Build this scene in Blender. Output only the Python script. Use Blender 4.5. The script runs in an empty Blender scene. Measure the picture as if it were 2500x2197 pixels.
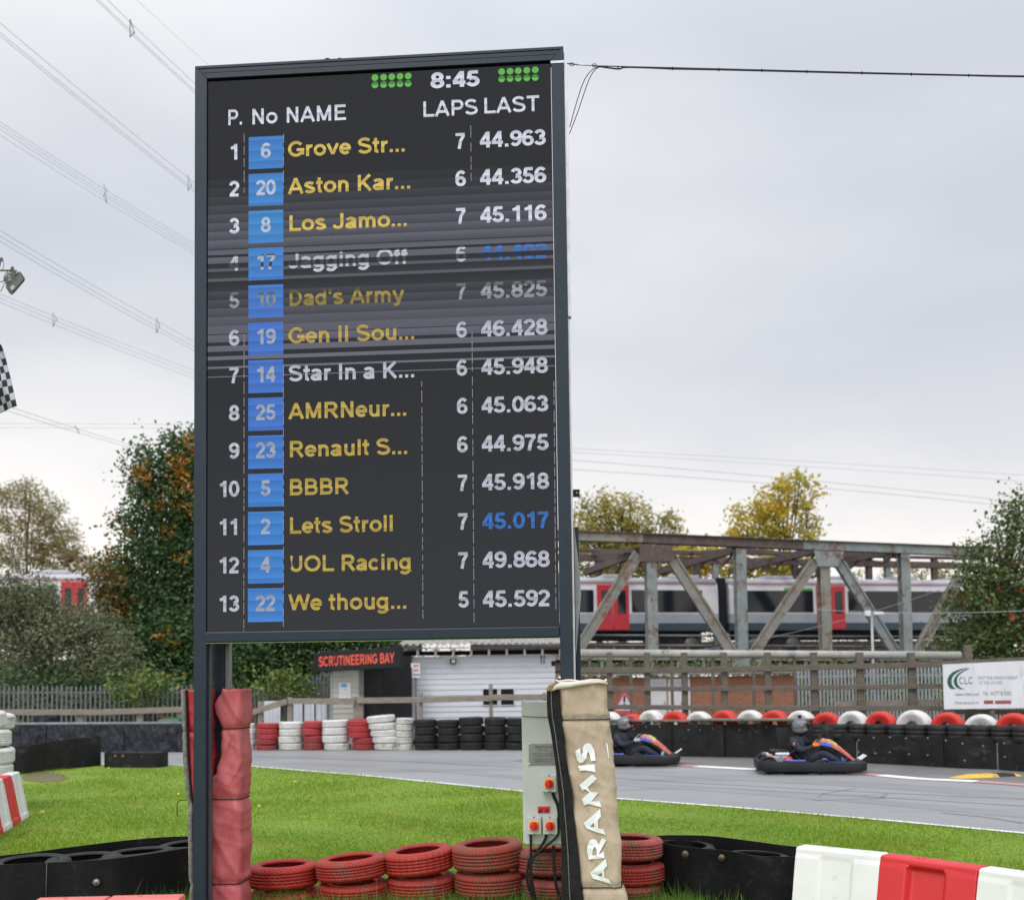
import bpy, math, random
import numpy as np
from mathutils import Matrix, Vector
R_ = math.radians
rnd = random.Random(7); nr = np.random.default_rng(7)
scene = bpy.context.scene; COL = scene.collection

# ------------------------------------------------------------------ camera
F, UC, VC, PW = 2600.0, 1250.0, 1524.0, 2500.0      # focal length and principal point, photo pixels
CAM_H, PITCH, ROLL = 1.9, 0.051, -0.013
CM = Matrix.Rotation(math.pi/2 + PITCH, 3, 'X') @ Matrix.Rotation(ROLL, 3, 'Z')
cam = bpy.data.cameras.new('camera'); camo = bpy.data.objects.new('camera', cam); COL.objects.link(camo)
camo.matrix_world = Matrix.Translation((0, 0, CAM_H)) @ CM.to_4x4()
cam.sensor_width = 36; cam.lens = 36*F/PW
cam.shift_y = (VC - 1098.5)/PW; cam.shift_x = 0
cam.clip_start = .1; cam.clip_end = 3000
cam.dof.use_dof = True; cam.dof.focus_distance = 8.9; cam.dof.aperture_fstop = 1.9
scene.camera = camo

# ------------------------------------------------------------------ sky, sun, exposure
SUN_EL, SUN_AZ = R_(52), R_(-150)                   # soft sun behind cloud, behind the camera to the left
w = bpy.data.worlds.new('World'); scene.world = w; w.use_nodes = True
nt = w.node_tree; N = nt.nodes; L = nt.links; N.clear()
out = N.new('ShaderNodeOutputWorld'); bg = N.new('ShaderNodeBackground'); L.new(bg.outputs[0], out.inputs[0])
sky = N.new('ShaderNodeTexSky'); sky.sky_type = 'NISHITA'; sky.sun_disc = False
sky.sun_elevation = SUN_EL; sky.sun_rotation = R_(210); sky.air_density = 1.4; sky.dust_density = 3
tc = N.new('ShaderNodeTexCoord')
sep = N.new('ShaderNodeSeparateXYZ'); L.new(tc.outputs['Generated'], sep.inputs[0])
mp = N.new('ShaderNodeMapping'); mp.inputs['Scale'].default_value = (1.6, 1.6, 4.0); mp.inputs['Location'].default_value = (.35, 0, .2)
L.new(tc.outputs['Generated'], mp.inputs[0])
nz = N.new('ShaderNodeTexNoise'); nz.inputs['Scale'].default_value = 1.25; nz.inputs['Detail'].default_value = 5; nz.inputs['Roughness'].default_value = .45
L.new(mp.outputs[0], nz.inputs[0])
cr = N.new('ShaderNodeValToRGB'); cr.color_ramp.elements[0].position = .36; cr.color_ramp.elements[1].position = .66
cr.color_ramp.elements[0].color = (.645, .68, .755, 1); cr.color_ramp.elements[1].color = (.845, .86, .90, 1)
L.new(nz.outputs['Fac'], cr.inputs[0])
# an overcast sky: thin bright band low down, grey middle, much brighter towards the zenith
hr = N.new('ShaderNodeValToRGB'); e = hr.color_ramp.elements
e[0].position = 0; e[0].color = (1.48, 1.35, 1.19, 1); e[1].position = 1; e[1].color = (2.3, 2.3, 2.3, 1)
for p, c in ((.10, (1.46, 1.35, 1.21, 1)), (.19, (1.22, 1.17, 1.11, 1)), (.30, (1.02, 1.01, 1.0, 1)), (.5, (1.06, 1.05, 1.04, 1)), (.62, (1.25, 1.25, 1.25, 1))):
    q = e.new(p); q.color = c
L.new(sep.outputs['Z'], hr.inputs[0])
mul = N.new('ShaderNodeMix'); mul.data_type = 'RGBA'; mul.blend_type = 'MULTIPLY'; mul.inputs[0].default_value = 1
L.new(cr.outputs[0], mul.inputs[6]); L.new(hr.outputs[0], mul.inputs[7])
sc_ = N.new('ShaderNodeVectorMath'); sc_.operation = 'SCALE'; sc_.inputs['Scale'].default_value = .1; L.new(sky.outputs[0], sc_.inputs[0])
mx = N.new('ShaderNodeMix'); mx.data_type = 'RGBA'; mx.inputs[0].default_value = .06
L.new(mul.outputs[2], mx.inputs[6]); L.new(sc_.outputs[0], mx.inputs[7]); # sky brightness added behind the camera, out of view, to light surfaces facing it
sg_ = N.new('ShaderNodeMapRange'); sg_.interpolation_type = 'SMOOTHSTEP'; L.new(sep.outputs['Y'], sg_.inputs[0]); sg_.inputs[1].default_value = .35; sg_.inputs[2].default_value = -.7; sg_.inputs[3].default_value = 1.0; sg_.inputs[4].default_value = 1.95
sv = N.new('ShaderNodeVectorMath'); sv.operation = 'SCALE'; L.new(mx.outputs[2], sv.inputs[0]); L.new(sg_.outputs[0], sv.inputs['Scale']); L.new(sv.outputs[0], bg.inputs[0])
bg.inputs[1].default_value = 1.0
sun = bpy.data.lights.new('sun', 'SUN'); sun.energy = 1.1; sun.angle = R_(18); sun.color = (1, .96, .9)
suno = bpy.data.objects.new('sun', sun); COL.objects.link(suno); suno.location = (0, 0, 50)
sd = Vector((math.sin(SUN_AZ)*math.cos(SUN_EL), math.cos(SUN_AZ)*math.cos(SUN_EL), math.sin(SUN_EL)))
suno.rotation_euler = (-sd).to_track_quat('-Z', 'Y').to_euler()
scene.view_settings.view_transform = 'Standard'; scene.view_settings.look = 'None'
scene.view_settings.exposure = 0.0; scene.view_settings.gamma = 1.0
scene.render.engine = 'CYCLES'; scene.cycles.max_bounces = 8; scene.cycles.transparent_max_bounces = 8

# ------------------------------------------------------------------ measuring helpers
def ray(u, v): return CM @ Vector(((u-UC)/F, -(v-VC)/F, -1))
def P(u, v, Y):
    d = ray(u, v); return Vector((0, 0, CAM_H)) + d*(Y/d.y)
def G(u, v, z=0):
    d = ray(u, v); return Vector((0, 0, CAM_H)) + d*((z-CAM_H)/d.z)
class Pl:
    """A vertical working plane through a point; x along it, y away from the camera, z up from the ground."""
    def __init__(s, p0, ang): s.o = Vector((p0.x, p0.y, 0)); s.a = ang; s.d = Vector((math.cos(ang), math.sin(ang), 0)); s.n = Vector((-math.sin(ang), math.cos(ang), 0))
    def m(s, u, v, dep=0):
        r = ray(u, v); c = Vector((0, 0, CAM_H)); t = (s.o + s.n*dep - c).dot(s.n)/r.dot(s.n); p = c + r*t
        return ((p-s.o).dot(s.d), p.z)
    def w(s, x, y, z): return s.o + s.d*x + s.n*y + Vector((0, 0, z))

# ------------------------------------------------------------------ materials
MATS = {}
def mat(name, c1, c2=None, rough=.6, metal=0, scale=6, bump=0, bscale=40, detail=4, c3=None, c3fac=.6, c3scale=2, spec=.5, stretch=(1, 1, 1), lo=.35, hi=.65, transl=0, coat=0, bdist=.01, crease=0, crscale=7):
    if name in MATS: return MATS[name]
    if spec == .5 and max(c1) < .045: spec = .2
    m = bpy.data.materials.new(name); m.use_nodes = True; t = m.node_tree; n = t.nodes; l = t.links
    b = n['Principled BSDF']; b.inputs['Roughness'].default_value = rough; b.inputs['Metallic'].default_value = metal
    b.inputs['Specular IOR Level'].default_value = spec; b.inputs['Coat Weight'].default_value = coat
    tc = n.new('ShaderNodeTexCoord'); mp = n.new('ShaderNodeMapping'); mp.inputs['Scale'].default_value = stretch
    l.new(tc.outputs['Object'], mp.inputs[0])
    col = None
    if c2 is None: b.inputs['Base Color'].default_value = (*c1, 1)
    else:
        z = n.new('ShaderNodeTexNoise'); z.inputs['Scale'].default_value = scale; z.inputs['Detail'].default_value = detail; z.inputs['Roughness'].default_value = .6
        l.new(mp.outputs[0], z.inputs[0])
        r = n.new('ShaderNodeValToRGB'); r.color_ramp.elements[0].position = lo; r.color_ramp.elements[1].position = hi
        r.color_ramp.elements[0].color = (*c1, 1); r.color_ramp.elements[1].color = (*c2, 1); l.new(z.outputs['Fac'], r.inputs[0]); col = r.outputs[0]
        if c3:
            z2 = n.new('ShaderNodeTexNoise'); z2.inputs['Scale'].default_value = c3scale; z2.inputs['Detail'].default_value = 6; z2.inputs['Roughness'].default_value = .7
            l.new(mp.outputs[0], z2.inputs[0])
            r2 = n.new('ShaderNodeValToRGB'); r2.color_ramp.elements[0].position = c3fac-.04; r2.color_ramp.elements[1].position = c3fac+.08; l.new(z2.outputs['Fac'], r2.inputs[0])
            x = n.new('ShaderNodeMix'); x.data_type = 'RGBA'; l.new(r2.outputs[0], x.inputs[0]); l.new(col, x.inputs[6]); x.inputs[7].default_value = (*c3, 1); col = x.outputs[2]
        l.new(col, b.inputs['Base Color'])
    if bump:
        z3 = n.new('ShaderNodeTexNoise'); z3.inputs['Scale'].default_value = bscale; z3.inputs['Detail'].default_value = 5; l.new(mp.outputs[0], z3.inputs[0])
        bm = n.new('ShaderNodeBump'); bm.inputs['Strength'].default_value = bump; bm.inputs['Distance'].default_value = bdist; l.new(z3.outputs['Fac'], bm.inputs['Height']); l.new(bm.outputs[0], b.inputs['Normal'])
    if crease:
        wz = n.new('ShaderNodeTexNoise'); wz.inputs['Scale'].default_value = crscale*.6; l.new(mp.outputs[0], wz.inputs[0])
        vm = n.new('ShaderNodeVectorMath'); vm.operation = 'MULTIPLY_ADD'; l.new(wz.outputs['Color'], vm.inputs[0]); vm.inputs[1].default_value = (.22,)*3; l.new(mp.outputs[0], vm.inputs[2])
        vo = n.new('ShaderNodeTexVoronoi'); vo.feature = 'F1'; vo.inputs['Scale'].default_value = crscale; l.new(vm.outputs[0], vo.inputs['Vector'])
        b4 = n.new('ShaderNodeBump'); b4.inputs['Strength'].default_value = crease; b4.inputs['Distance'].default_value = .05; l.new(vo.outputs['Distance'], b4.inputs['Height'])
        if bump: l.new(bm.outputs[0], b4.inputs['Normal'])
        l.new(b4.outputs[0], b.inputs['Normal'])
    if transl:
        tr = n.new('ShaderNodeBsdfTranslucent'); mxs = n.new('ShaderNodeMixShader'); mxs.inputs[0].default_value = transl
        if col: l.new(col, tr.inputs[0])
        else: tr.inputs[0].default_value = (*c1, 1)
        l.new(b.outputs[0], mxs.inputs[1]); l.new(tr.outputs[0], mxs.inputs[2]); l.new(mxs.outputs[0], n['Material Output'].inputs[0])
    MATS[name] = m; return m

def leafmat(name, cols, transl=.35, clump=None, cscale=.5, cthr=.58, spec=.35, jit=.12):
    """leaf colour varies leaf by leaf; clump is the autumn colour of whole patches"""
    m = bpy.data.materials.new(name); m.use_nodes = True; t = m.node_tree; n = t.nodes; l = t.links
    b = n['Principled BSDF']; b.inputs['Roughness'].default_value = .5; b.inputs['Specular IOR Level'].default_value = spec
    g = n.new('ShaderNodeNewGeometry'); r = n.new('ShaderNodeValToRGB'); el = r.color_ramp.elements
    el[0].color = (*cols[0], 1); el[1].color = (*cols[-1], 1)
    for i in range(1, len(cols)-1): q = el.new(i/(len(cols)-1)); q.color = (*cols[i], 1)
    l.new(g.outputs['Random Per Island'], r.inputs[0]); c = r.outputs[0]
    if clump:
        tc = n.new('ShaderNodeTexCoord'); z = n.new('ShaderNodeTexNoise'); z.inputs['Scale'].default_value = cscale; z.inputs['Detail'].default_value = 3; l.new(tc.outputs['Object'], z.inputs[0])
        ad = n.new('ShaderNodeMath'); ad.operation = 'MULTIPLY_ADD'; l.new(g.outputs['Random Per Island'], ad.inputs[0]); ad.inputs[1].default_value = jit; l.new(z.outputs['Fac'], ad.inputs[2])
        r2 = n.new('ShaderNodeValToRGB'); r2.color_ramp.elements[0].position = cthr; r2.color_ramp.elements[1].position = cthr+.06; l.new(ad.outputs[0], r2.inputs[0])
        x = n.new('ShaderNodeMix'); x.data_type = 'RGBA'; l.new(r2.outputs[0], x.inputs[0]); l.new(c, x.inputs[6]); x.inputs[7].default_value = (*clump, 1); c = x.outputs[2]
    l.new(c, b.inputs['Base Color'])
    tr = n.new('ShaderNodeBsdfTranslucent'); mxs = n.new('ShaderNodeMixShader'); mxs.inputs[0].default_value = transl; l.new(c, tr.inputs[0])
    l.new(b.outputs[0], mxs.inputs[1]); l.new(tr.outputs[0], mxs.inputs[2]); l.new(mxs.outputs[0], n['Material Output'].inputs[0])
    return m

def screenmat(name, col, strength=1.0, period=.086, depth=.35, phase=0, dims=None, hue=None):
    """a lit LED surface: emission with the refresh bands the display shows, by height on the board"""
    m = bpy.data.materials.new(name); m.use_nodes = True; t = m.node_tree; n = t.nodes; l = t.links; n.clear()
    o = n.new('ShaderNodeOutputMaterial'); em = n.new('ShaderNodeEmission'); gl = n.new('ShaderNodeBsdfGlossy'); gl.inputs['Roughness'].default_value = .5; gl.inputs[0].default_value = (.02, .02, .02, 1)
    ad = n.new('ShaderNodeAddShader'); l.new(em.outputs[0], ad.inputs[0]); l.new(gl.outputs[0], ad.inputs[1]); l.new(ad.outputs[0], o.inputs[0])
    tc = n.new('ShaderNodeTexCoord'); s = n.new('ShaderNodeSeparateXYZ'); l.new(tc.outputs['Object'], s.inputs[0])
    d = n.new('ShaderNodeMath'); d.operation = 'MULTIPLY_ADD'; l.new(s.outputs['Z'], d.inputs[0]); d.inputs[1].default_value = 1/period; d.inputs[2].default_value = phase
    f = n.new('ShaderNodeMath'); f.operation = 'FRACT'; l.new(d.outputs[0], f.inputs[0])
    k = n.new('ShaderNodeMapRange'); l.new(f.outputs[0], k.inputs[0]); k.inputs[3].default_value = 1.0; k.inputs[4].default_value = 1-depth
    fac = k.outputs[0]
    # fine LED module grain
    nz = n.new('ShaderNodeTexNoise'); nz.inputs['Scale'].default_value = 260; l.new(tc.outputs['Object'], nz.inputs[0])
    kr = n.new('ShaderNodeMapRange'); l.new(nz.outputs['Fac'], kr.inputs[0]); kr.inputs[3].default_value = .8; kr.inputs[4].default_value = 1.2
    mm = n.new('ShaderNodeMath'); mm.operation = 'MULTIPLY'; l.new(fac, mm.inputs[0]); l.new(kr.outputs[0], mm.inputs[1]); fac = mm.outputs[0]
    if dims:
        z0, z1, stops = dims
        mr = n.new('ShaderNodeMapRange'); l.new(s.outputs['Z'], mr.inputs[0]); mr.inputs[1].default_value = z0; mr.inputs[2].default_value = z1
        cr = n.new('ShaderNodeValToRGB'); cr.color_ramp.interpolation = 'LINEAR'; el = cr.color_ramp.elements
        el[0].position = stops[0][0]; el[0].color = (stops[0][1],)*3+(1,); el[1].position = stops[-1][0]; el[1].color = (stops[-1][1],)*3+(1,)
        for p, c in stops[1:-1]: q = el.new(p); q.color = (c, c, c, 1)
        l.new(mr.outputs[0], cr.inputs[0])
        m2 = n.new('ShaderNodeMath'); m2.operation = 'MULTIPLY'; l.new(fac, m2.inputs[0]); l.new(cr.outputs[0], m2.inputs[1]); fac = m2.outputs[0]
    if hue:
        z0, z1, cols = hue
        mr = n.new('ShaderNodeMapRange'); l.new(s.outputs['Z'], mr.inputs[0]); mr.inputs[1].default_value = z0; mr.inputs[2].default_value = z1
        cr = n.new('ShaderNodeValToRGB'); el = cr.color_ramp.elements; el[0].color = (*cols[0], 1); el[1].color = (*cols[-1], 1)
        for i in range(1, len(cols)-1): q = el.new(i/(len(cols)-1)); q.color = (*cols[i], 1)
        l.new(mr.outputs[0], cr.inputs[0]); l.new(cr.outputs[0], em.inputs[0])
    else: em.inputs[0].default_value = (*col, 1)
    m3 = n.new('ShaderNodeMath'); m3.operation = 'MULTIPLY'; l.new(fac, m3.inputs[0]); m3.inputs[1].default_value = strength; l.new(m3.outputs[0], em.inputs[1])
    return m

# ------------------------------------------------------------------ mesh builder and objects
class MB:
    def __init__(s): s.v = []; s.f = []; s.mi = []; s.sm = []; s.cur = 0; s.smooth = False
    def add(s, vs, fs, smooth=None):
        o = len(s.v); s.v += [tuple(p) for p in vs]
        for f in fs: s.f.append(tuple(i+o for i in f)); s.mi.append(s.cur); s.sm.append(s.smooth if smooth is None else smooth)
    def box(s, a, b, M=None):
        x0, y0, z0 = a; x1, y1, z1 = b
        vs = [Vector(p) for p in ((x0,y0,z0),(x1,y0,z0),(x1,y1,z0),(x0,y1,z0),(x0,y0,z1),(x1,y0,z1),(x1,y1,z1),(x0,y1,z1))]
        if M is not None: vs = [M @ p for p in vs]
        s.add(vs, [(0,3,2,1),(4,5,6,7),(0,1,5,4),(1,2,6,5),(2,3,7,6),(3,0,4,7)])
    def beam(s, p0, p1, wd, ht, up=(0, 0, 1)):
        p0, p1 = Vector(p0), Vector(p1); d = (p1-p0).normalized(); up = Vector(up)
        sx = d.cross(up)
        if sx.length < 1e-4: sx = d.cross(Vector((1, 0, 0)))
        sx.normalize(); sz = sx.cross(d)
        vs = []
        for p in (p0, p1):
            for a, b in ((-1,-1),(1,-1),(1,1),(-1,1)): vs.append(p + sx*(a*wd/2) + sz*(b*ht/2))
        s.add(vs, [(0,1,2,3),(7,6,5,4),(0,4,5,1),(1,5,6,2),(2,6,7,3),(3,7,4,0)])
    def tube(s, pts, r, n=8, caps=True):
        pts = [Vector(p) for p in pts]; rs = r if isinstance(r, (list, tuple)) else [r]*len(pts); vs = []; fs = []
        prev = None
        for i, p in enumerate(pts):
            d = (pts[min(i+1, len(pts)-1)] - pts[max(i-1, 0)]).normalized()
            ref = prev if prev is not None else (Vector((0, 0, 1)) if abs(d.z) < .9 else Vector((1, 0, 0)))
            a = (ref - d*ref.dot(d)).normalized(); b = d.cross(a); prev = a
            for k in range(n): t = 2*math.pi*k/n; vs.append(p + (a*math.cos(t) + b*math.sin(t))*rs[i])
        for i in range(len(pts)-1):
            for k in range(n): fs.append((i*n+k, i*n+(k+1) % n, (i+1)*n+(k+1) % n, (i+1)*n+k))
        if caps: fs += [tuple(range(n))[::-1], tuple((len(pts)-1)*n+k for k in range(n))]
        s.add(vs, fs, True)
    def lathe(s, prof, n=48, M=None, closed=True):
        vs = []; m = len(prof)
        for k in range(n):
            t = 2*math.pi*k/n
            for r, z in prof: vs.append(Vector((r*math.cos(t), r*math.sin(t), z)))
        if M is not None: vs = [M @ p for p in vs]
        fs = []
        for k in range(n):
            for j in range(m if closed else m-1): fs.append((k*m+j, ((k+1) % n)*m+j, ((k+1) % n)*m+(j+1) % m, k*m+(j+1) % m))
        s.add(vs, fs, True)
    def prism(s, poly, fn0, fn1):
        """poly of 2D points; fn0/fn1 map a 2D point to its front and back 3D place"""
        n = len(poly); s.add([fn0(p) for p in poly]+[fn1(p) for p in poly], [tuple(range(n)), tuple(range(2*n-1, n-1, -1))]+[(i, i+n, (i+1) % n+n, (i+1) % n) for i in range(n)])
    def loft(s, rings, caps=True, closed=True):
        n = len(rings[0]); vs = [p for r in rings for p in r]; fs = []
        for i in range(len(rings)-1):
            for k in range(n if closed else n-1): fs.append((i*n+k, i*n+(k+1) % n, (i+1)*n+(k+1) % n, (i+1)*n+k))
        if caps: fs += [tuple(range(n))[::-1], tuple((len(rings)-1)*n+k for k in range(n))]
        s.add(vs, fs)
    def sphere(s, c, r, nu=16, nv=10, sc=(1, 1, 1)):
        c = Vector(c); vs = []; fs = []
        for j in range(nv+1):
            ph = math.pi*j/nv
            for i in range(nu): th = 2*math.pi*i/nu; vs.append(c + Vector((r*sc[0]*math.sin(ph)*math.cos(th), r*sc[1]*math.sin(ph)*math.sin(th), r*sc[2]*math.cos(ph))))
        for j in range(nv):
            for i in range(nu): fs.append((j*nu+i, (j+1)*nu+i, (j+1)*nu+(i+1) % nu, j*nu+(i+1) % nu))
        s.add(vs, fs, True)
    def build(s, name, mats, parent=None, bevel=0, seg=2, autosm=False):
        me = bpy.data.meshes.new(name); me.from_pydata(s.v, [], s.f); me.update()
        for mm in (mats if isinstance(mats, (list, tuple)) else [mats]): me.materials.append(mm)
        me.polygons.foreach_set('material_index', s.mi); me.polygons.foreach_set('use_smooth', s.sm)
        return link(name, me, parent, bevel, seg)
def link(name, me, parent=None, bevel=0, seg=2):
    o = bpy.data.objects.new(name, me); COL.objects.link(o)
    if parent is not None: o.parent = parent
    if bevel:
        b = o.modifiers.new('Bevel', 'BEVEL'); b.width = bevel; b.segments = seg; b.limit_method = 'ANGLE'; b.angle_limit = R_(35); b.harden_normals = False
    return o
def tag(o, label, cat, group=None):
    o['label'] = label; o['category'] = cat
    if group: o['group'] = group
    return o
def struct(o): o['kind'] = 'structure'; return o
def thing(name, label, cat, loc=(0, 0, 0), rz=0, group=None):
    o = bpy.data.objects.new(name, None); COL.objects.link(o); o.location = loc; o.rotation_euler = (0, 0, rz); o.empty_display_size = .2
    return tag(o, label, cat, group)
def copy_tree(o, parent=None):
    c = o.copy(); COL.objects.link(c); c.parent = parent
    for ch in list(o.children): copy_tree(ch, c)
    return c
ORD = ['first', 'second', 'third', 'fourth', 'fifth', 'sixth', 'seventh', 'eighth', 'ninth', 'tenth', 'eleventh', 'twelfth', 'thirteenth', 'fourteenth', 'fifteenth', 'sixteenth']

# ------------------------------------------------------------------ lettering drawn with strokes (cap height 1)
def A(cx, cy, rx, ry, a0, a1, n=10): return [(cx+rx*math.cos(R_(a0+(a1-a0)*i/n)), cy+ry*math.sin(R_(a0+(a1-a0)*i/n))) for i in range(n+1)]
h = .095; X = .73
GL = {
 '0': (.66, [A(.33,.5,.235,.405,0,360,20)]), '1': (.66, [[(.42,0),(.42,1)], [(.46,.93),(.30,.80),(.12,.72)]]),
 '2': (.66, [A(.32,.68,.225,.225,170,-25,12)+[(.12,.12)], [(.04,.085),(.6,.085)]]),
 '3': (.66, [A(.32,.70,.205,.205,165,-90,12)+A(.32,.295,.235,.2,90,-165,12)]),
 '4': (.66, [[(.46,0),(.46,1)], [(.44,.95),(.08,.33)], [(.02,.29),(.63,.29)]]),
 '5': (.66, [[(.58,.905),(.17,.905)], [(.20,.95),(.13,.47)], A(.32,.315,.235,.225,140,-165,14)]),
 '6': (.66, [A(.33,.315,.23,.225,0,360,18), A(.36,.5,.265,.405,45,190,12)]),
 '7': (.66, [[(.03,.905),(.6,.905)], [(.55,.86),(.34,.5),(.25,0)]]),
 '8': (.66, [A(.33,.70,.195,.205,0,360,16), A(.33,.295,.235,.205,0,360,16)]),
 '9': (.66, [A(.33,.685,.23,.225,0,360,18), A(.30,.5,.265,.405,-135,10,12)]),
 '.': (.36, [[(.17,0),(.17,.19)]]), ':': (.40, [[(.2,0),(.2,.2)], [(.2,.53),(.2,.73)]]), "'": (.30, [[(.15,.66),(.15,1)]]), ' ': (.36, []),
 'A': (.98, [[(.09,0),(.49,.98)], [(.89,0),(.49,.98)], [(.25,.30),(.73,.30)]]),
 'B': (.95, [[(.2,0),(.2,1)], [(.12,.915),(.5,.915)]+A(.55,.71,.2,.205,80,-80,8)+[(.15,.51)], [(.5,.51)]+A(.6,.3,.21,.21,85,-85,8)+[(.12,.085)]]),
 'D': (.98, [[(.2,0),(.2,1)], [(.12,.915),(.42,.915)]+A(.44,.5,.37,.415,80,-80,12)+[(.12,.085)]]),
 'C': (.98, [A(.5,.5,.39,.41,40,320,18)]),
 'E': (.9, [[(.2,0),(.2,1)], [(.12,.915),(.82,.915)], [(.12,.51),(.76,.51)], [(.12,.085),(.85,.085)]]),
 'F': (.82, [[(.2,0),(.2,1)], [(.12,.915),(.78,.915)], [(.12,.5),(.68,.5)]]),
 'G': (1.05, [A(.52,.5,.405,.41,38,340,20)+[(.91,.3)], [(.93,.0+.12),(.93,.5)], [(.56,.43),(1.0,.43)]]),
 'I': (.4, [[(.2,0),(.2,1)]]), 'J': (.78, [[(.58,1),(.58,.3)]+A(.34,.3,.24,.21,0,-175,10)]),
 'K': (1.0, [[(.2,0),(.2,1)], [(.84,1),(.2,.36)], [(.40,.56),(.88,0)]]), 'L': (.84, [[(.2,0),(.2,1)], [(.12,.085),(.82,.085)]]),
 'M': (1.15, [[(.2,0),(.2,1)], [(.95,0),(.95,1)], [(.2,.98),(.575,.06)], [(.95,.98),(.575,.06)]]),
 'N': (.98, [[(.2,0),(.2,1)], [(.78,0),(.78,1)], [(.2,.96),(.78,.04)]]),
 'O': (1.08, [A(.54,.5,.42,.41,0,360,24)]), 'P': (.92, [[(.2,0),(.2,1)], [(.12,.915),(.5,.915)]+A(.55,.68,.24,.235,80,-80,10)+[(.12,.445)]]),
 'R': (1.0, [[(.2,0),(.2,1)], [(.12,.915),(.55,.915)]+A(.58,.7,.22,.215,80,-80,10)+[(.12,.485)], [(.52,.47),(.88,0)]]),
 'S': (.92, [A(.45,.72,.31,.2,25,180,10)+[(.2,.6),(.45,.52),(.72,.43)]+A(.46,.28,.33,.2,25,-165,12)]),
 'T': (.84, [[(.42,0),(.42,1)], [(.03,.915),(.81,.915)]]), 'U': (.98, [[(.2,1),(.2,.38)]+A(.49,.38,.29,.295,180,360,12)+[(.78,1)]]),
 'W': (1.32, [[(.08,1),(.34,.04)], [(.34,.04),(.66,.96)], [(.66,.96),(.98,.04)], [(.98,.04),(1.24,1)]]), 'Y': (.9, [[(.08,1),(.45,.46)], [(.82,1),(.45,.46)], [(.45,.5),(.45,0)]]),
 'V': (.9, [[(.08,1),(.45,.04)], [(.82,1),(.45,.04)]]),
 'a': (.76, [A(.34,.50,.24,.15,160,0,8)+[(.58,0)], A(.32,.2,.215,.125,0,360,14), [(.33,.425),(.6,.36)]]),
 'c': (.74, [A(.37,.365,.265,.28,42,318,14)]), 'd': (.82, [A(.36,.365,.265,.28,0,360,18), [(.62,0),(.62,1)]]),
 'e': (.76, [A(.38,.365,.27,.28,0,318,16), [(.12,.36),(.72,.36)]]), 'f': (.46, [[(.21,0),(.21,.8)]+A(.36,.8,.15,.115,180,85,6), [(.02,.65),(.42,.65)]]),
 'g': (.82, [A(.36,.375,.265,.27,0,360,18), [(.62,.73),(.62,-.02)]+A(.36,-.02,.26,.17,0,-160,10)]),
 'h': (.82, [[(.18,0),(.18,1)], A(.41,.42,.22,.225,170,0,8)+[(.63,0)]]), 'i': (.37, [[(.185,0),(.185,.73)], [(.185,.83),(.185,1)]]), 'l': (.37, [[(.185,0),(.185,1)]]),
 'm': (1.2, [[(.18,0),(.18,.73)], A(.39,.43,.2,.215,170,0,8)+[(.59,0)], A(.80,.43,.21,.215,170,0,8)+[(1.01,0)]]),
 'n': (.82, [[(.18,0),(.18,.73)], A(.41,.42,.22,.225,170,0,8)+[(.63,0)]]), 'o': (.82, [A(.41,.365,.29,.28,0,360,20)]),
 'r': (.53, [[(.18,0),(.18,.73)], A(.42,.38,.24,.26,165,75,6)]), 's': (.74, [A(.36,.53,.23,.125,20,190,8)+[(.3,.40),(.46,.34)]+A(.37,.205,.25,.125,40,-165,10)]),
 't': (.46, [[(.21,.95),(.21,.22)]+A(.33,.22,.12,.13,180,290,5), [(.02,.65),(.42,.65)]]), 'u': (.82, [[(.19,.73),(.19,.3)]+A(.41,.3,.22,.225,180,350,8), [(.63,0),(.63,.73)]]),
 'v': (.76, [[(.08,.73),(.38,.06)], [(.68,.73),(.38,.06)]]), 'y': (.76, [[(.08,.73),(.39,.06)], [(.68,.73),(.36,-.12),(.12,-.2)]]),
}
def strokes(text, t=.19, track=0):
    """quads of a line of lettering in units of cap height: list of (polygon, layer) and its width"""
    out = []; x = 0; lay = 0
    for ch in text:
        wd, ss = GL[ch]
        for st in ss:
            n = len(st); closed = n > 3 and abs(st[0][0]-st[-1][0]) < 1e-6 and abs(st[0][1]-st[-1][1]) < 1e-6
            Lf = []; Rt = []
            for i, (px, py) in enumerate(st):
                a = st[i-1] if i else (st[-2] if closed else None); b = st[i+1] if i < n-1 else (st[1] if closed else None)
                def nrm(p, q):
                    dx, dy = q[0]-p[0], q[1]-p[1]; q_ = math.hypot(dx, dy) or 1; return (-dy/q_, dx/q_)
                if a is None: nx, ny = nrm((px, py), b)
                elif b is None: nx, ny = nrm(a, (px, py))
                else:
                    n1, n2 = nrm(a, (px, py)), nrm((px, py), b); nx, ny = n1[0]+n2[0], n1[1]+n2[1]; q_ = math.hypot(nx, ny) or 1; nx /= q_; ny /= q_
                    k = 1/max(.5, nx*n1[0]+ny*n1[1]); nx *= k; ny *= k
                Lf.append((x+px+nx*t/2, py+ny*t/2)); Rt.append((x+px-nx*t/2, py-ny*t/2))
            for i in range(n-1): out.append(([Lf[i], Rt[i], Rt[i+1], Lf[i+1]], lay))
            lay += 1
        x += wd + track
    return out, x-track
def put_text(mb, text, fn, x0, x1, y0, cap, t=.19, track=0):
    """lettering from x0 to x1 (None keeps proportions), baseline y0, cap height cap; fn(x, y, lift) -> 3D"""
    q, wd = strokes(text, t, track); sx = cap if x1 is None else (x1-x0)/wd
    vs = []; fs = []
    for poly, lay in q:
        o = len(vs); vs += [fn(x0+px*sx, y0+py*cap, .0002*(lay % 5)) for px, py in poly]; fs.append((o, o+1, o+2, o+3))
    mb.add(vs, fs, False); return wd*sx
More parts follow.
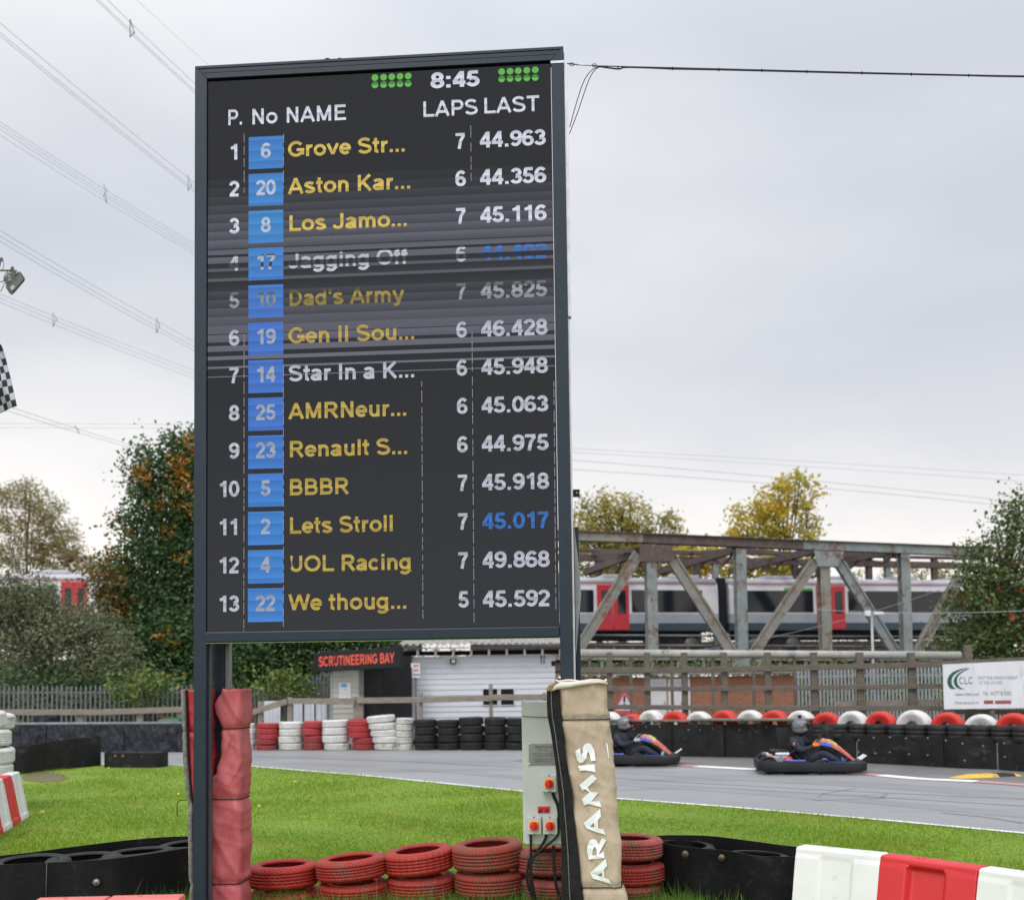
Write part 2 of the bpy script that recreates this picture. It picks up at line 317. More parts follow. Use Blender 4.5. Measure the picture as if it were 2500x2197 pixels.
def put_font(mb, text, fn, x0, y0, size, width=None):
    """small print with Blender's own letter shapes"""
    c = bpy.data.curves.new('t', 'FONT'); c.body = text; c.size = size; c.resolution_u = 2
    o = bpy.data.objects.new('t', c); COL.objects.link(o); dg = bpy.context.evaluated_depsgraph_get(); me = bpy.data.meshes.new_from_object(o.evaluated_get(dg))
    bpy.data.objects.remove(o); bpy.data.curves.remove(c)
    xs = [p.co.x for p in me.vertices] or [0, 1]; k = 1 if width is None else width/(max(xs)-min(xs))
    mb.add([fn(x0+(p.co.x-min(xs))*k, y0+p.co.y, 0) for p in me.vertices], [tuple(f.vertices) for f in me.polygons], False); bpy.data.meshes.remove(me)

def skin(points, edges, radii, sub=2, root=0):
    """one continuous surface grown round a skeleton"""
    me = bpy.data.meshes.new('s'); me.from_pydata([tuple(p) for p in points], edges, []); o = bpy.data.objects.new('s', me); COL.objects.link(o)
    m = o.modifiers.new('Skin', 'SKIN'); m.use_smooth_shade = True
    for i, r in enumerate(radii):
        sv = me.skin_vertices[0].data[i]; sv.radius = (r, r) if not isinstance(r, tuple) else r; sv.use_root = (i == root)
    s_ = o.modifiers.new('Subdivision', 'SUBSURF'); s_.levels = sub; s_.render_levels = sub
    dg = bpy.context.evaluated_depsgraph_get(); r = bpy.data.meshes.new_from_object(o.evaluated_get(dg))
    bpy.data.objects.remove(o); bpy.data.meshes.remove(me)
    for p in r.polygons: p.use_smooth = True
    return r
def np_mesh(name, verts, faces_n, k, material, parent=None):
    """many separate k-cornered leaves or blades; verts is (n*k, 3)"""
    me = bpy.data.meshes.new(name); nv = len(verts); me.vertices.add(nv); me.vertices.foreach_set('co', verts.astype(np.float32).ravel())
    me.loops.add(nv); me.loops.foreach_set('vertex_index', np.arange(nv, dtype=np.int32)); me.polygons.add(faces_n)
    me.polygons.foreach_set('loop_start', np.arange(0, nv, k, dtype=np.int32)); me.polygons.foreach_set('loop_total', np.full(faces_n, k, dtype=np.int32))
    me.update(calc_edges=True); me.materials.append(material); return link(name, me, parent)
# ================================================================== SETTING: ground, track, paint
m_ground = mat('earth', (.045,.04,.032), (.08,.07,.055), rough=.95, scale=.6)
m_lawn = mat('lawn', (.11,.20,.010), (.17,.26,.018), rough=.9, scale=.55, bump=.6, bscale=30, bdist=.03, c3=(.17,.22,.045), c3fac=.6, c3scale=1.4)
m_track = mat('tarmac', (.205,.207,.211), (.255,.257,.261), rough=.55, scale=.35, bump=.25, bscale=90, c3=(.165,.167,.17), c3fac=.56, c3scale=.7, stretch=(.25,1,1), spec=.6)
m_runoff = mat('runoff_tarmac', (.11,.106,.104), (.155,.148,.143), rough=.75, scale=.8, bump=.3, bscale=60, c3=(.19,.175,.16), c3fac=.62)
m_white = mat('line_white', (.78,.78,.76), (.62,.62,.60), rough=.7, scale=3)
m_kred = mat('kerb_red', (.46,.21,.20), (.36,.24,.23), rough=.8, scale=4)
m_dirt = mat('bare_soil', (.16,.115,.07), (.10,.08,.05), rough=1, scale=5, bump=.6, bscale=40)

def sheet(name, pts, z, m):
    mb = MB(); mb.add([(p[0], p[1], z) for p in pts], [tuple(range(len(pts)))]); return struct(mb.build(name, m))
sheet('ground', [(-1500,-300),(1500,-300),(1500,2500),(-1500,2500)], 0, m_ground)
near = [(-700,1862),(100,1864),(392,1868),(610,1871),(900,1895),(1280,1933),(1510,1951),(1800,1973),(2160,2004),(2500,2036),(3000,2095),(3600,2180)]
ng = [G(u, v) for u, v in near]
far = [(-700,1826),(0,1828),(610,1828),(1290,1828),(1480,1836),(1650,1845),(1850,1849),(2090,1861),(2300,1871),(2500,1882),(3000,1915),(3600,1960)]
fg = [G(u, v-6) for u, v in far]
sheet('lawn', [(-14,1.5),(9,1.5)] + [(p.x, p.y) for p in ng[::-1]], .004, m_lawn)
sheet('track', [(p.x, p.y) for p in ng] + [(p.x, p.y) for p in fg[::-1]], .006, m_track)
def stripe(name, pts, wd, z, m):
    mb = MB(); L_ = []; R2 = []
    for i, p in enumerate(pts):
        a = pts[max(i-1, 0)]; b = pts[min(i+1, len(pts)-1)]; d = (b-a); n_ = Vector((-d.y, d.x, 0)).normalized()
        L_.append(p+n_*wd/2); R2.append(p-n_*wd/2)
    vs = [(q.x, q.y, z) for q in L_+R2]; n_ = len(pts)
    mb.add(vs, [(i, i+1, i+1+n_, i+n_) for i in range(n_-1)]); return struct(mb.build(name, m))
def smooth_path_(pts, n=8):
    out = []
    for i in range(len(pts)-1):
        p0, p1, p2, p3 = pts[max(i-1,0)], pts[i], pts[i+1], pts[min(i+2,len(pts)-1)]
        for k in range(n): t = k/n; out.append(.5*((2*p1)+(p2-p0)*t+(2*p0-5*p1+4*p2-p3)*t*t+(3*p1-p0-3*p2+p3)*t**3))
    return out+[pts[-1]]
stripe('track_edge_line', [p + Vector((0, .06, 0)) for p in ng], .11, .012, m_white)
kerb = [(1250,1858),(1655,1869),(1840,1879),(1960,1883),(2090,1888),(2240,1902),(2390,1909),(2500,1917),(2900,1950),(3600,2010)]
kg = [G(u, v) for u, v in kerb]
sheet('runoff', [(p.x, p.y) for p in kg] + [(p.x, p.y) for p in fg[:3:-1]], .011, m_runoff)
# painted kerb line, white with red lengths
def seg(u0, u1):
    us = [u0+(u1-u0)*i/6 for i in range(7)]; r = []
    for u in us:
        for (a, va), (b, vb) in zip(kerb, kerb[1:]):
            if a <= u <= b: r.append(G(u, va+(vb-va)*(u-a)/(b-a))); break
    return r
for a, b, mm, nm in ((1400,1655,m_white,'kerb_paint_white'),(1655,1700,m_kred,'kerb_paint_red'),(1700,1850,m_white,'kerb_paint_white'),(1850,1985,m_kred,'kerb_paint_red'),(1985,2060,m_white,'kerb_paint_white'),
                     (2060,2150,m_kred,'kerb_paint_red'),(2150,2385,m_white,'kerb_paint_white'),(2385,2560,m_kred,'kerb_paint_red'),(2560,2800,m_white,'kerb_paint_white')):
    stripe(nm, seg(a, b), .34, .016, mm)
m_groove = mat('rubbered_line', (.185,.187,.192), (.225,.227,.232), rough=.6, scale=.8, stretch=(.3,1,1))
for pts, wd in (([(700,1862),(1000,1876),(1300,1900),(1700,1925),(2100,1955),(2600,2000)],.55), ([(500,1842),(900,1850),(1300,1870),(1700,1893),(2150,1918),(2600,1950)],.9)):
    stripe('rubbered_line', smooth_path_([G(u, v) for u, v in pts]), wd, .0085, m_groove)
# rubber marks left on the tarmac
m_skid = mat('tyre_mark', (.15,.152,.157), (.19,.192,.197), rough=.6, scale=3)
for k, pts in enumerate([[(1400,1893),(1700,1912),(2000,1928),(2500,1952)], [(1400,1905),(1800,1926),(2200,1950),(2500,1968)], [(620,1848),(900,1856),(1250,1872)], [(1995,1948),(2010,1938),(2090,1925)], [(1990,1955),(2150,1949),(2165,1938)], [(2300,1985),(2400,1994),(2500,2010)]]):
    stripe('tyre_mark', [G(u, v) for u, v in pts], .05+.02*(k % 3), .0095, m_skid)
pt = [G(u, v) for u, v in ((52,1898),(75,1887),(110,1884),(150,1889),(168,1900),(150,1908),(100,1910),(60,1906))]
sheet('bare_soil_patch', [(p.x, p.y) for p in pt], .009, m_dirt)

# grass: short lawn blades and long tufts round the foreground tyres
m_blade = leafmat('grass_blade', [(.105,.21,.008),(.15,.265,.012),(.195,.30,.018),(.25,.30,.04)], transl=.4, clump=(.25,.27,.03), cscale=.9, cthr=.62, spec=.12)
m_long = leafmat('long_grass', [(.045,.12,.012),(.07,.19,.016),(.12,.26,.03),(.24,.27,.10)], transl=.4)
def blades(name, xy, hgt, wid, material, lean=.5, z0=0):
    n = len(xy); a = nr.uniform(0, 2*np.pi, n); l_ = nr.normal(0, lean, (n, 2))*hgt[:, None]
    dx = np.stack([np.cos(a), np.sin(a)], 1)*wid[:, None]/2
    v = np.zeros((n, 3, 3)); v[:, 0, :2] = xy-dx; v[:, 1, :2] = xy+dx; v[:, 2, :2] = xy+l_; v[:, 2, 2] = hgt; v[:, :, 2] += z0
    o = np_mesh(name, v.reshape(-1, 3), n, 3, material); o['kind'] = 'stuff'; return o
ngy = np.array([[p.x, p.y] for p in ng])
N_ = 370000
yy = 8.2/(1-nr.uniform(0, 1, N_)*(1-8.2/24)); xx = nr.uniform(-.58, .60, N_)*yy
keep = yy < np.interp(xx, ngy[:, 0], ngy[:, 1])-.03+.05*np.sin(xx*5.3)*np.sin(xx*1.9+1)
soil = np.hypot((xx+9.4)/1.0, (yy-21.5)/.9) < 1; keep &= ~soil | (nr.uniform(0, 1, N_) < .15)
xx, yy = xx[keep], yy[keep]; n_ = len(xx)
pat = .75+.35*np.sin(xx*1.7+np.sin(yy*.9)*2)*np.sin(yy*1.3+xx*.4)
tag(blades('lawn_grass', np.stack([xx, yy], 1), nr.uniform(.018, .045, n_)*pat*(.7+yy/22), nr.uniform(.004, .0075, n_)*yy/9, m_blade, .7), 'short bright green mown grass between the barriers and the track', 'grass')
xs = []; 
for _ in range(150):
    cx = rnd.uniform(-3.2, 1.6); cy = rnd.uniform(8.75, 9.45) + abs(rnd.gauss(0, .05)); k = rnd.randint(14, 46)
    xs.append(np.stack([nr.normal(cx, .07, k), nr.normal(cy, .05, k)], 1))
xs.append(np.stack([nr.uniform(-3.6, 2.4, 5200), nr.uniform(8.5, 9.35, 5200)], 1))
xs = np.concatenate(xs); n_ = len(xs)
tag(blades('long_grass', xs, nr.gamma(6, .016, n_), nr.uniform(.004, .009, n_), m_long, .35), 'long untrimmed grass growing round the red foreground tyres', 'grass')
# a few dandelions
m_dand = mat('dandelion', (.75,.55,.02), rough=.7); m_stalk = mat('flower_stalk', (.10,.22,.03))
for u, v in ((435,1946),(103,1991),(265,1880),(632,1976),(720,1915)):
    g = G(u, v); t = thing('dandelion', 'tiny yellow dandelion standing in the mown lawn', 'flower', g, 0, 'dandelions in the lawn')
    mb = MB(); mb.tube([(0,0,0),(.004,.003,.05)], .003, 5); mb.build('stalk', m_stalk, t)
    mb = MB(); mb.sphere((.004,.003,.056), .026, 8, 5, (1,1,.5)); mb.build('flower_head', m_dand, t)

# ================================================================== SCOREBOARD
PLB = Pl(P(476, 160, 8.65), R_(-4)); m_ = PLB.m
m_frame = mat('slate_paint', (.008,.017,.029), (.011,.021,.034), rough=.45, spec=.35, scale=8, bump=.05, bscale=200, c3=(.03,.04,.046), c3fac=.68, c3scale=7)
m_frame_in = mat('post_side', (.055,.055,.07), (.04,.042,.055), rough=.45, scale=3, stretch=(1,1,.3))
m_alu = mat('raw_aluminium', (.55,.56,.58), (.45,.46,.48), rough=.35, metal=.6, scale=12)
m_black = mat('black_gap', (.008,.008,.009), rough=.8)
m_tie = mat('tie_cord', (.012,.012,.012), rough=.7)
board = thing('led_scoreboard', 'tall dark framed electronic lap time display on two posts', 'scoreboard', PLB.o, PLB.a)
sL0 = m_(473.5,1100)[0]; sL1 = m_(503.5,1100)[0]; sR0 = m_(1358.5,1000)[0]; sR1 = m_(1389.5,1000)[0]
zT = (m_(476,160)[1]+m_(1381,115)[1])/2; zI = (m_(510,190)[1]+m_(1352,149)[1])/2; zB1 = m_(930,1535)[1]; zB0 = m_(930,1563)[1]
D_ = .11
def bx(name, a, b, m, bev=.004, par=None):
    mb = MB(); mb.box(a, b); return mb.build(name, m, par or board, bev)
# top rail with mitred ends and a shadow groove
mb = MB()
for za, zb, y0 in ((zI, zI+.045, 0), (zI+.048, zT-.028, .003), (zT-.025, zT, 0)):
    def q(z): k = (z-zI)/(zT-zI); return (sL1+(sL0-sL1)*k, sR0+(sR1-sR0)*k)
    a0, a1 = q(za); b0, b1 = q(zb)
    mb.loft([[Vector((a0+.001, y0, za)), Vector((a1-.001, y0, za)), Vector((b1-.001, y0, zb)), Vector((b0+.001, y0, zb))], [Vector((a0+.001, D_, za)), Vector((a1-.001, D_, za)), Vector((b1-.001, D_, zb)), Vector((b0+.001, D_, zb))]])
mb.build('top_rail', m_frame, board, .003)
def post(s0, s1, inner, outer_top, name):
    mb = MB(); k0, k1 = (s0, s1)
    mb.loft([[Vector(p) for p in ((k0,0,-.3),(k1,0,-.3),(k1,D_,-.3),(k0,D_,-.3))], [Vector(p) for p in ((k0,0,zI if inner == k0 else zT),(k1,0,zI if inner == k1 else zT),(k1,D_,zI if inner == k1 else zT),(k0,D_,zI if inner == k0 else zT))]])
    return mb.build(name, m_frame, board, .004)
post(sL0, sL1, sL1, sL0, 'front_post'); post(sR0, sR1, sR0, sR1, 'front_post')
bx('post_strip', (sL1+.001, .055, -.3), (sL1+.02, .105, zB0-.004), m_frame_in, .002)
bx('bottom_rail', (sL1-.004, -.012, zB0), (sR0-.002, D_-.02, zB1), m_frame, .012)
mb = MB(); mb.box((sL1, -.018, zB0-.004), (sR0, .02, zB0-.0005)); mb.build('drip_edge', mat('algae_edge', (.22,.27,.10), rough=.8), board)
bx('edge_strip', (sR1+.001, .03, m_(1385,770)[1]), (sR1+.028, .10, zT-.03), m_alu, .002)
bx('edge_strip', (sR1+.001, .05, m_(1390,1680)[1]), (sR1+.017, .10, m_(1385,775)[1]), m_alu, .002)
# the narrow metal strap round the top corner
bx('corner_strap', (sR0-.004, -.004, m_(1365,155)[1]), (sR1+.004, -.001, m_(1365,149)[1]), m_alu, .001)
bx('rear_post', (sL0+.075, .26, -.3), (sL1+.062, .36, zB1), m_frame, .004)
bx('post_strip', (sL1+.063, .28, -.3), (sL1+.10, .35, zB1), mat('post_side_light', (.22,.225,.24), (.17,.175,.19), rough=.5, scale=3), .003)
bx('rear_post', (sR0+.07, .26, -.3), (sR1+.058, .36, m_(1400,1275)[1]), m_frame, .004)
mb = MB(); a = m_(1397,1275, .2); b = m_(1412,1400, .2); c_ = m_(1414,1450,.2)
mb.prism([(sR1+.02, a[1]), (sR1+.062, b[1]), (sR1+.07, c_[1]), (sR1+.02, c_[1]-.5)], lambda p: Vector((p[0], .18, p[1])), lambda p: Vector((p[0], .34, p[1]))); mb.build('side_cover', mat('side_cover_grey', (.30,.31,.32), (.22,.23,.24), rough=.5, scale=6), board, .003)
bx('cabinet', (sL1+.01, .06, zB1-.02), (sR0-.01, .25, zI+.02), m_black, .004)
bk = bx('mount_bracket', (sR1+.018, .12, m_(1405,1205)[1]), (sR1+.072, .17, m_(1405,1188)[1]), mat('bracket_black', (.015,.015,.016), rough=.5), .002)
mb = MB(); mb.tube([(sR1+.05, .118, m_(1405,1197)[1]), (sR1+.05, .125, m_(1405,1197)[1])], .006, 10); mb.build('bolt_hole', m_alu, bk)
for s_, r in ((m_(797,143)[0], .018), (m_(827,141)[0], .015)):
    mb = MB(); mb.sphere((s_, .03, zT+r*.55), r, 10, 7, (1.5,1,.8)); mb.sphere((s_+r*1.3, .035, zT+r*.45), r*.6, 8, 6, (1,1,.8)); mb.build('moss_lump', mat('dry_moss', (.10,.07,.045), (.05,.04,.03), rough=1, scale=60), board)

# ---- the lit screen
SY = .014
sS0, sS1 = sL1+.006, sR0-.004; zS0, zS1 = zB1+.002, zI-.022
zv = lambda v: m_(520, v)[1]                        # heights read off the photo along the left side of the screen
strips = []                                          # (top v, bottom v, brightness at top, at bottom)
def crop4(y): return 480+y/3.454
edges = [zv(crop4(-143+73*k)) for k in range(9)]
mb = MB(); cols = []
def strip(z1, z0, c1, c0):
    mb.add([(sS0, SY, z0), (sS1, SY, z0), (sS1, SY, z1), (sS0, SY, z1)], [(0,1,2,3)]); cols.extend([c0, c0, c1, c1])
zc = zS1
lv = [.05,.10,.17,.26,.34,.44,.52,.62]
strip(zS1, edges[0], 0, 0)
for k in range(8): strip(edges[k], edges[k+1], lv[k]*1.25, lv[k]*.55)
seq = [(441,449,.05,.05),(449,490,.62,.74),(490,512,.0,.0),(512,563,.74,.66),(563,607,.0,.05),(607,632,.66,.5),(632,690,.02,.12),(690,715,.6,.55),(715,800,.0,.10),(800,870,.30,.08),(870,942,.36,.16),(942,1015,.5,.26),(1015,1090,.60,.40),
       (1090,1158,.66,.62),(1158,1166,.1,.1),(1166,1228,.76,.60),(1228,1258,.02,.02),(1258,1306,.80,.75),(1306,1346,.0,.0),(1346,1377,.9,.9),(1377,1432,.0,.0),(1432,1449,1.0,1.0),(1449,1515,.0,.0),(1515,1522,1.15,1.15)]
for a, b, c1, c0 in seq: strip(zv(crop4(a)), zv(crop4(b)), c1, c0)
strip(zv(crop4(1522)), zS0, .0, .06)
m_scr = bpy.data.materials.new('screen_lit'); m_scr.use_nodes = True; t_ = m_scr.node_tree; n = t_.nodes; l = t_.links; n.clear()
o = n.new('ShaderNodeOutputMaterial'); em = n.new('ShaderNodeEmission'); at = n.new('ShaderNodeAttribute'); at.attribute_name = 'level'
mxx = n.new('ShaderNodeMix'); mxx.data_type = 'RGBA'; mxx.clamp_factor = False; l.new(at.outputs['Fac'], mxx.inputs[0]); mxx.inputs[6].default_value = (.027,.028,.031,1); mxx.inputs[7].default_value = (.155,.16,.20,1)
tcx = n.new('ShaderNodeTexCoord'); nz = n.new('ShaderNodeTexNoise'); nz.inputs['Scale'].default_value = 240; l.new(tcx.outputs['Object'], nz.inputs[0])
kr = n.new('ShaderNodeMapRange'); l.new(nz.outputs['Fac'], kr.inputs[0]); kr.inputs[1].default_value = .25; kr.inputs[2].default_value = .75; kr.inputs[3].default_value = .78; kr.inputs[4].default_value = 1.22
l.new(mxx.outputs[2], em.inputs[0]); l.new(kr.outputs[0], em.inputs[1])
gl = n.new('ShaderNodeBsdfDiffuse'); gl.inputs[0].default_value = (.008,.008,.009,1); ad = n.new('ShaderNodeAddShader'); l.new(em.outputs[0], ad.inputs[0]); l.new(gl.outputs[0], ad.inputs[1]); l.new(ad.outputs[0], o.inputs[0])
screen = mb.build('screen', m_scr, board); ca = screen.data.attributes.new('level', 'FLOAT', 'POINT'); ca.data.foreach_set('value', cols)

zrow = lambda v: (v)
zz0, zz1 = zv(780), zv(480)
# row 4 and 5 lettering fades behind the dark refresh bands: (height, level) from low to high
def stp(lst): return sorted([((zv(crop4(y))-zz0)/(zz1-zz0), c) for y, c in lst])
st45 = stp([(0,1),(425,1),(436,.95),(440,.45),(448,.45),(452,1),(488,1),(493,.10),(510,.10),(515,.95),(560,.8),(566,.06),(604,.06),(610,.95),(640,.85),(700,.6),(790,.25),(835,.20),(850,.55),(900,.45),(960,.42),(1010,.6)])
st45 = [p for p in st45 if 0 < p[0] < 1]
dims = (zz0, zz1, [(0., .75)] + st45 + [(1., 1.)])
dims[2][:] = dims[2][:31]
if dims[2][-1][0] < 1: dims[2][-1] = (1., 1.)
M_wh = screenmat('display_white', (.72,.73,.84), 1.0, .075, .38, dims=dims)
M_ye = screenmat('display_yellow', (.72,.52,.10), 1.0, .083, .40, .3, dims=dims)
M_bl = screenmat('display_blue_text', (.045,.22,.72), 1.0, .083, .35, dims=dims)
M_gr = screenmat('display_green', (.13,.55,.07), 1.0, .30, .25)
M_gl = screenmat('display_green_low', (.05,.25,.04), 1.0, .3, .2)
M_tile = screenmat('display_tile', (.05,.2,.7), 1.0, .089, .30, .2, hue=(zv(1520), zv(320), [(.055,.23,.66),(.045,.23,.66),(.048,.18,.62),(.05,.17,.60),(.04,.25,.62),(.04,.20,.60)]))
M_dig = screenmat('display_digit', (.50,.56,.68), 1.0, .083, .35, .6, dims=dims)
zl1, zl13 = m_(575,387)[1], m_(575,1492)[1]; zr1, zr13 = m_(1250,358)[1], m_(1250,1481)[1]
zbase = lambda i: ((zl1+zr1)/2*(12-i) + (zl13+zr13)/2*i)/12
CAP = (m_(575,349)[1]-zl1)
scol = lambda u1, u13, i: (m_(u1,380)[0]*(12-i) + m_(u13,1480)[0]*i)/12
fnB = lambda lift0: (lambda x, z, lf: Vector((x, SY-lift0-lf, z)))
rows = [('1','6','Grove Str...','7','44.963',810),('2','20','Aston Kar...','6','44.356',821),('3','8','Los Jamo...','7','45.116',814),('4','17','Jagging Off','6','44.402',814),('5','10',"Dad's Army",'7','45.825',806),
        ('6','19','Gen II Sou...','6','46.428',829),('7','14','Star In a K...','6','45.948',829),('8','25','AMRNeur...','6','45.063',813),('9','23','Renault S...','6','44.975',815),('10','5','BBBR','7','45.918',697),
        ('11','2','Lets Stroll','7','45.017',786),('12','4','UOL Racing','7','49.868',822),('13','22','We thoug...','5','45.592',813)]
DW = lambda s: strokes(s, .19)[1]*CAP
for i, (p_, no, nm, lp, tm, uend) in enumerate(rows):
    z = zbase(i)
    def piece(name, tx, x0, x1, m): q_ = MB(); put_text(q_, tx, fnB(.004), x0, x1, z, CAP); q_.build(name, m, screen)
    xr = scol(584,583.5,i); piece('position_digits', p_, xr-DW(p_)*1.02, xr, M_wh)
    xl = scol(1124,1131.5,i); w_ = DW(lp); piece('lap_count', lp, xl-w_/2, xl+w_/2, M_wh)
    piece('lap_time', tm, scol(1171,1178,i), scol(1333.5,1343.5,i), M_bl if tm in ('44.402', '45.017') else M_wh)
    piece('team_name', nm, scol(701.5,703.5,i), m_(uend*1.2231, 300+92*i)[0], M_wh if nm in ('Jagging Off', 'Star In a K...') else M_ye)
    x0, x1 = scol(606,604,i), scol(690.7,690.3,i); zt0, zt1 = z-CAP*.66, z+CAP*1.40
    tl = MB(); tl.box((x0, SY-.002, zt0), (x1, SY-.0005, zt1)); tl.cur = 1
    cx = (x0+x1)/2; w_ = DW(no)*.97; put_text(tl, no, fnB(.004), cx-w_/2, cx+w_/2, z, CAP*.98)
    tl.build('number_tile', [M_tile, M_dig], screen)
for tx, u0, u1, vb, ub in (('P.',553,593,304,575),('No',611,678,301.5,645),('NAME',695,846,295.5,770),('LAPS',1029,1168,282,1098),('LAST',1178,1318,273.5,1248)):
    hd = MB(); z = m_(ub, vb)[1]; put_text(hd, tx, fnB(.004), m_(u0,280)[0], m_(u1,280)[0], z, CAP, .17); hd.build('column_heading', M_wh, screen)
ck = MB(); put_text(ck, '8:45', fnB(.004), m_(1051,200)[0], m_(1171,200)[0], m_(1110,212)[1], m_(1110,173.5)[1]-m_(1110,212)[1], .21); ck.build('clock_digits', M_wh, screen)
for us, v0, v1 in (((915,936,956,976,996),(188.6,206.5),(184.6,203)), ((1224.5,1245,1265,1286,1306.5),(174,192),(169.6,188.5))):
    for r in range(2):
        for k, u in enumerate(us):
            s_, z = m_(u, v0[r]+(v1[r]-v0[r])*k/4); d = MB(); rr = m_(u+8.2, 190)[0]-m_(u, 190)[0]
            cyc = [Vector((s_+rr*math.cos(2*math.pi*j/20), SY-.004, z+rr*math.sin(2*math.pi*j/20))) for j in range(20)]; d.add(cyc, [tuple(range(20))])
            if r == 1:
                d.cur = 1; rr *= 1.005; d.add([Vector((s_+rr*math.cos(math.pi*j/12), SY-.0045, z+rr*math.sin(math.pi*j/12)+.001)) for j in range(13)], [tuple(range(13))])
            d.build('signal_dot', [M_gr, M_gl], screen)
# thin broken column lines
ln = MB(); m_ln = screenmat('display_line', (.33,.34,.40), 1.0, .05, .3)
for u0, u1, va, vb in ((595,595,325,470),(691.5,691,325,460),(691,691,890,1530),(595,594,815,1540),(1149,1150,305,440),(1152,1157,810,1520),(1029,1032,930,1510),(1352,1357,930,1490)):
    v = va
    while v < vb:
        d = rnd.choice((14,22,30)); k = (v-va)/(vb-va); u = u0+(u1-u0)*k
        s_, z = m_(u, v); s2, z2 = m_(u, min(v+d, vb)); ln.add([(s_-.0024, SY-.003, z2), (s_+.0024, SY-.003, z2), (s_+.0024, SY-.003, z), (s_-.0024, SY-.003, z)], [(0,1,2,3)])
        v += d + rnd.choice((4,8,12))
ln.build('column_lines', m_ln, screen)
# ================================================================== TYRES
def tyremat(name, c1, c2, c3, fac=.62, rough=.7, tread='block', R=.31, dist=.009):
    m = mat(name, c1, c2, rough=rough, scale=9, c3=c3, c3fac=fac, c3scale=4.5); t = m.node_tree; n = t.nodes; l = t.links
    tc = n.new('ShaderNodeTexCoord'); s = n.new('ShaderNodeSeparateXYZ'); l.new(tc.outputs['Object'], s.inputs[0])
    a = n.new('ShaderNodeMath'); a.operation = 'ARCTAN2'; l.new(s.outputs['Y'], a.inputs[0]); l.new(s.outputs['X'], a.inputs[1])
    sk = n.new('ShaderNodeMath'); sk.operation = 'MULTIPLY_ADD'; l.new(s.outputs['Z'], sk.inputs[0]); sk.inputs[1].default_value = {'block': .8, 'wave': 4.0, 'rib': 0}[tread]; l.new(a.outputs[0], sk.inputs[2])
    mu = n.new('ShaderNodeMath'); mu.operation = 'MULTIPLY'; l.new(sk.outputs[0], mu.inputs[0]); mu.inputs[1].default_value = {'block': 62, 'wave': 40, 'rib': 30}[tread]
    sn = n.new('ShaderNodeMath'); sn.operation = 'SINE'; l.new(mu.outputs[0], sn.inputs[0])
    # only the tread (outermost radius) carries the blocks
    r2 = n.new('ShaderNodeVectorMath'); r2.operation = 'LENGTH'; cm = n.new('ShaderNodeCombineXYZ'); l.new(s.outputs['X'], cm.inputs[0]); l.new(s.outputs['Y'], cm.inputs[1]); l.new(cm.outputs[0], r2.inputs[0])
    mr = n.new('ShaderNodeMapRange'); l.new(r2.outputs['Value'], mr.inputs[0]); mr.inputs[1].default_value = R*.90; mr.inputs[2].default_value = R*.965
    rp = n.new('ShaderNodeValToRGB'); rp.color_ramp.elements[0].position = .1; rp.color_ramp.elements[1].position = .35; ms = n.new('ShaderNodeMapRange'); ms.inputs[1].default_value = -1; l.new(sn.outputs[0], ms.inputs[0]); l.new(ms.outputs[0], rp.inputs[0])
    pr = n.new('ShaderNodeMath'); pr.operation = 'MULTIPLY'; l.new(rp.outputs[0], pr.inputs[0]); l.new(mr.outputs[0], pr.inputs[1])
    b = n.new('ShaderNodeBump'); b.inputs['Strength'].default_value = .9; b.inputs['Distance'].default_value = dist; l.new(pr.outputs[0], b.inputs['Height'])
    z = n.new('ShaderNodeTexNoise'); z.inputs['Scale'].default_value = 45; l.new(tc.outputs['Object'], z.inputs[0]); b2 = n.new('ShaderNodeBump'); b2.inputs['Strength'].default_value = .25; b2.inputs['Distance'].default_value = .006; l.new(z.outputs['Fac'], b2.inputs['Height']); l.new(b.outputs[0], b2.inputs['Normal'])
    l.new(b2.outputs[0], n['Principled BSDF'].inputs['Normal']); return m
def tyreprof(R, H, grooves=4, rin=.62):
    g = []; z0, z1 = .23, .77
    g += [(.985*R,.15*H), (R*.998,z0*H-.004)]
    for k in range(grooves):
        zc = z0+(z1-z0)*(k+.5)/grooves; d = .010 if grooves < 5 else .007
        g += [(R, (zc-.03)*H), (R-d, (zc-.018)*H), (R-d, (zc+.018)*H), (R, (zc+.03)*H)]
    g += [(R*.998,z1*H+.004), (.985*R,.85*H)]
    return [(rin*R,.12*H), (rin*R+.012,.03*H), (.70*R,.035*H), (.72*R,.012*H), (.82*R,0), (.93*R,.05*H)] + g + [(.93*R,.95*H), (.82*R,H), (.72*R,.988*H), (.70*R,.965*H), (rin*R+.012,.97*H), (rin*R,.88*H), (rin*R+.03,.84*H), (.86*R,.72*H), (.93*R,.5*H), (.86*R,.28*H), (rin*R+.03,.16*H)]
TY = {}
def tyre(label, loc, mm, R=.31, H=.2, tilt=(0, 0), rz=0, grooves=4, rin=.62, group=None, upright=False, sc=1, n=56, name='tyre'):
    k = (mm.name, R, H, grooves, rin, n)
    if k not in TY:
        mb = MB(); mb.lathe([(r, z-H/2) for r, z in tyreprof(R, H, grooves, rin)], n); TY[k] = mb.build(name, mm).data; bpy.data.objects.remove(bpy.data.objects[-1] if False else [o for o in COL.objects if o.data == TY[k]][0])
    o = bpy.data.objects.new(name, TY[k]); COL.objects.link(o); o.location = loc; o.scale = (sc,)*3
    o.rotation_euler = (R_(90)+tilt[0], 0, rz) if upright else (tilt[0], tilt[1], 0)
    if not upright: o.rotation_euler = (Matrix.Rotation(tilt[0], 3, 'X') @ Matrix.Rotation(tilt[1], 3, 'Y') @ Matrix.Rotation(rz, 3, 'Z')).to_euler()
    return tag(o, label, 'tyre', group)
dirt = (.10,.075,.045)
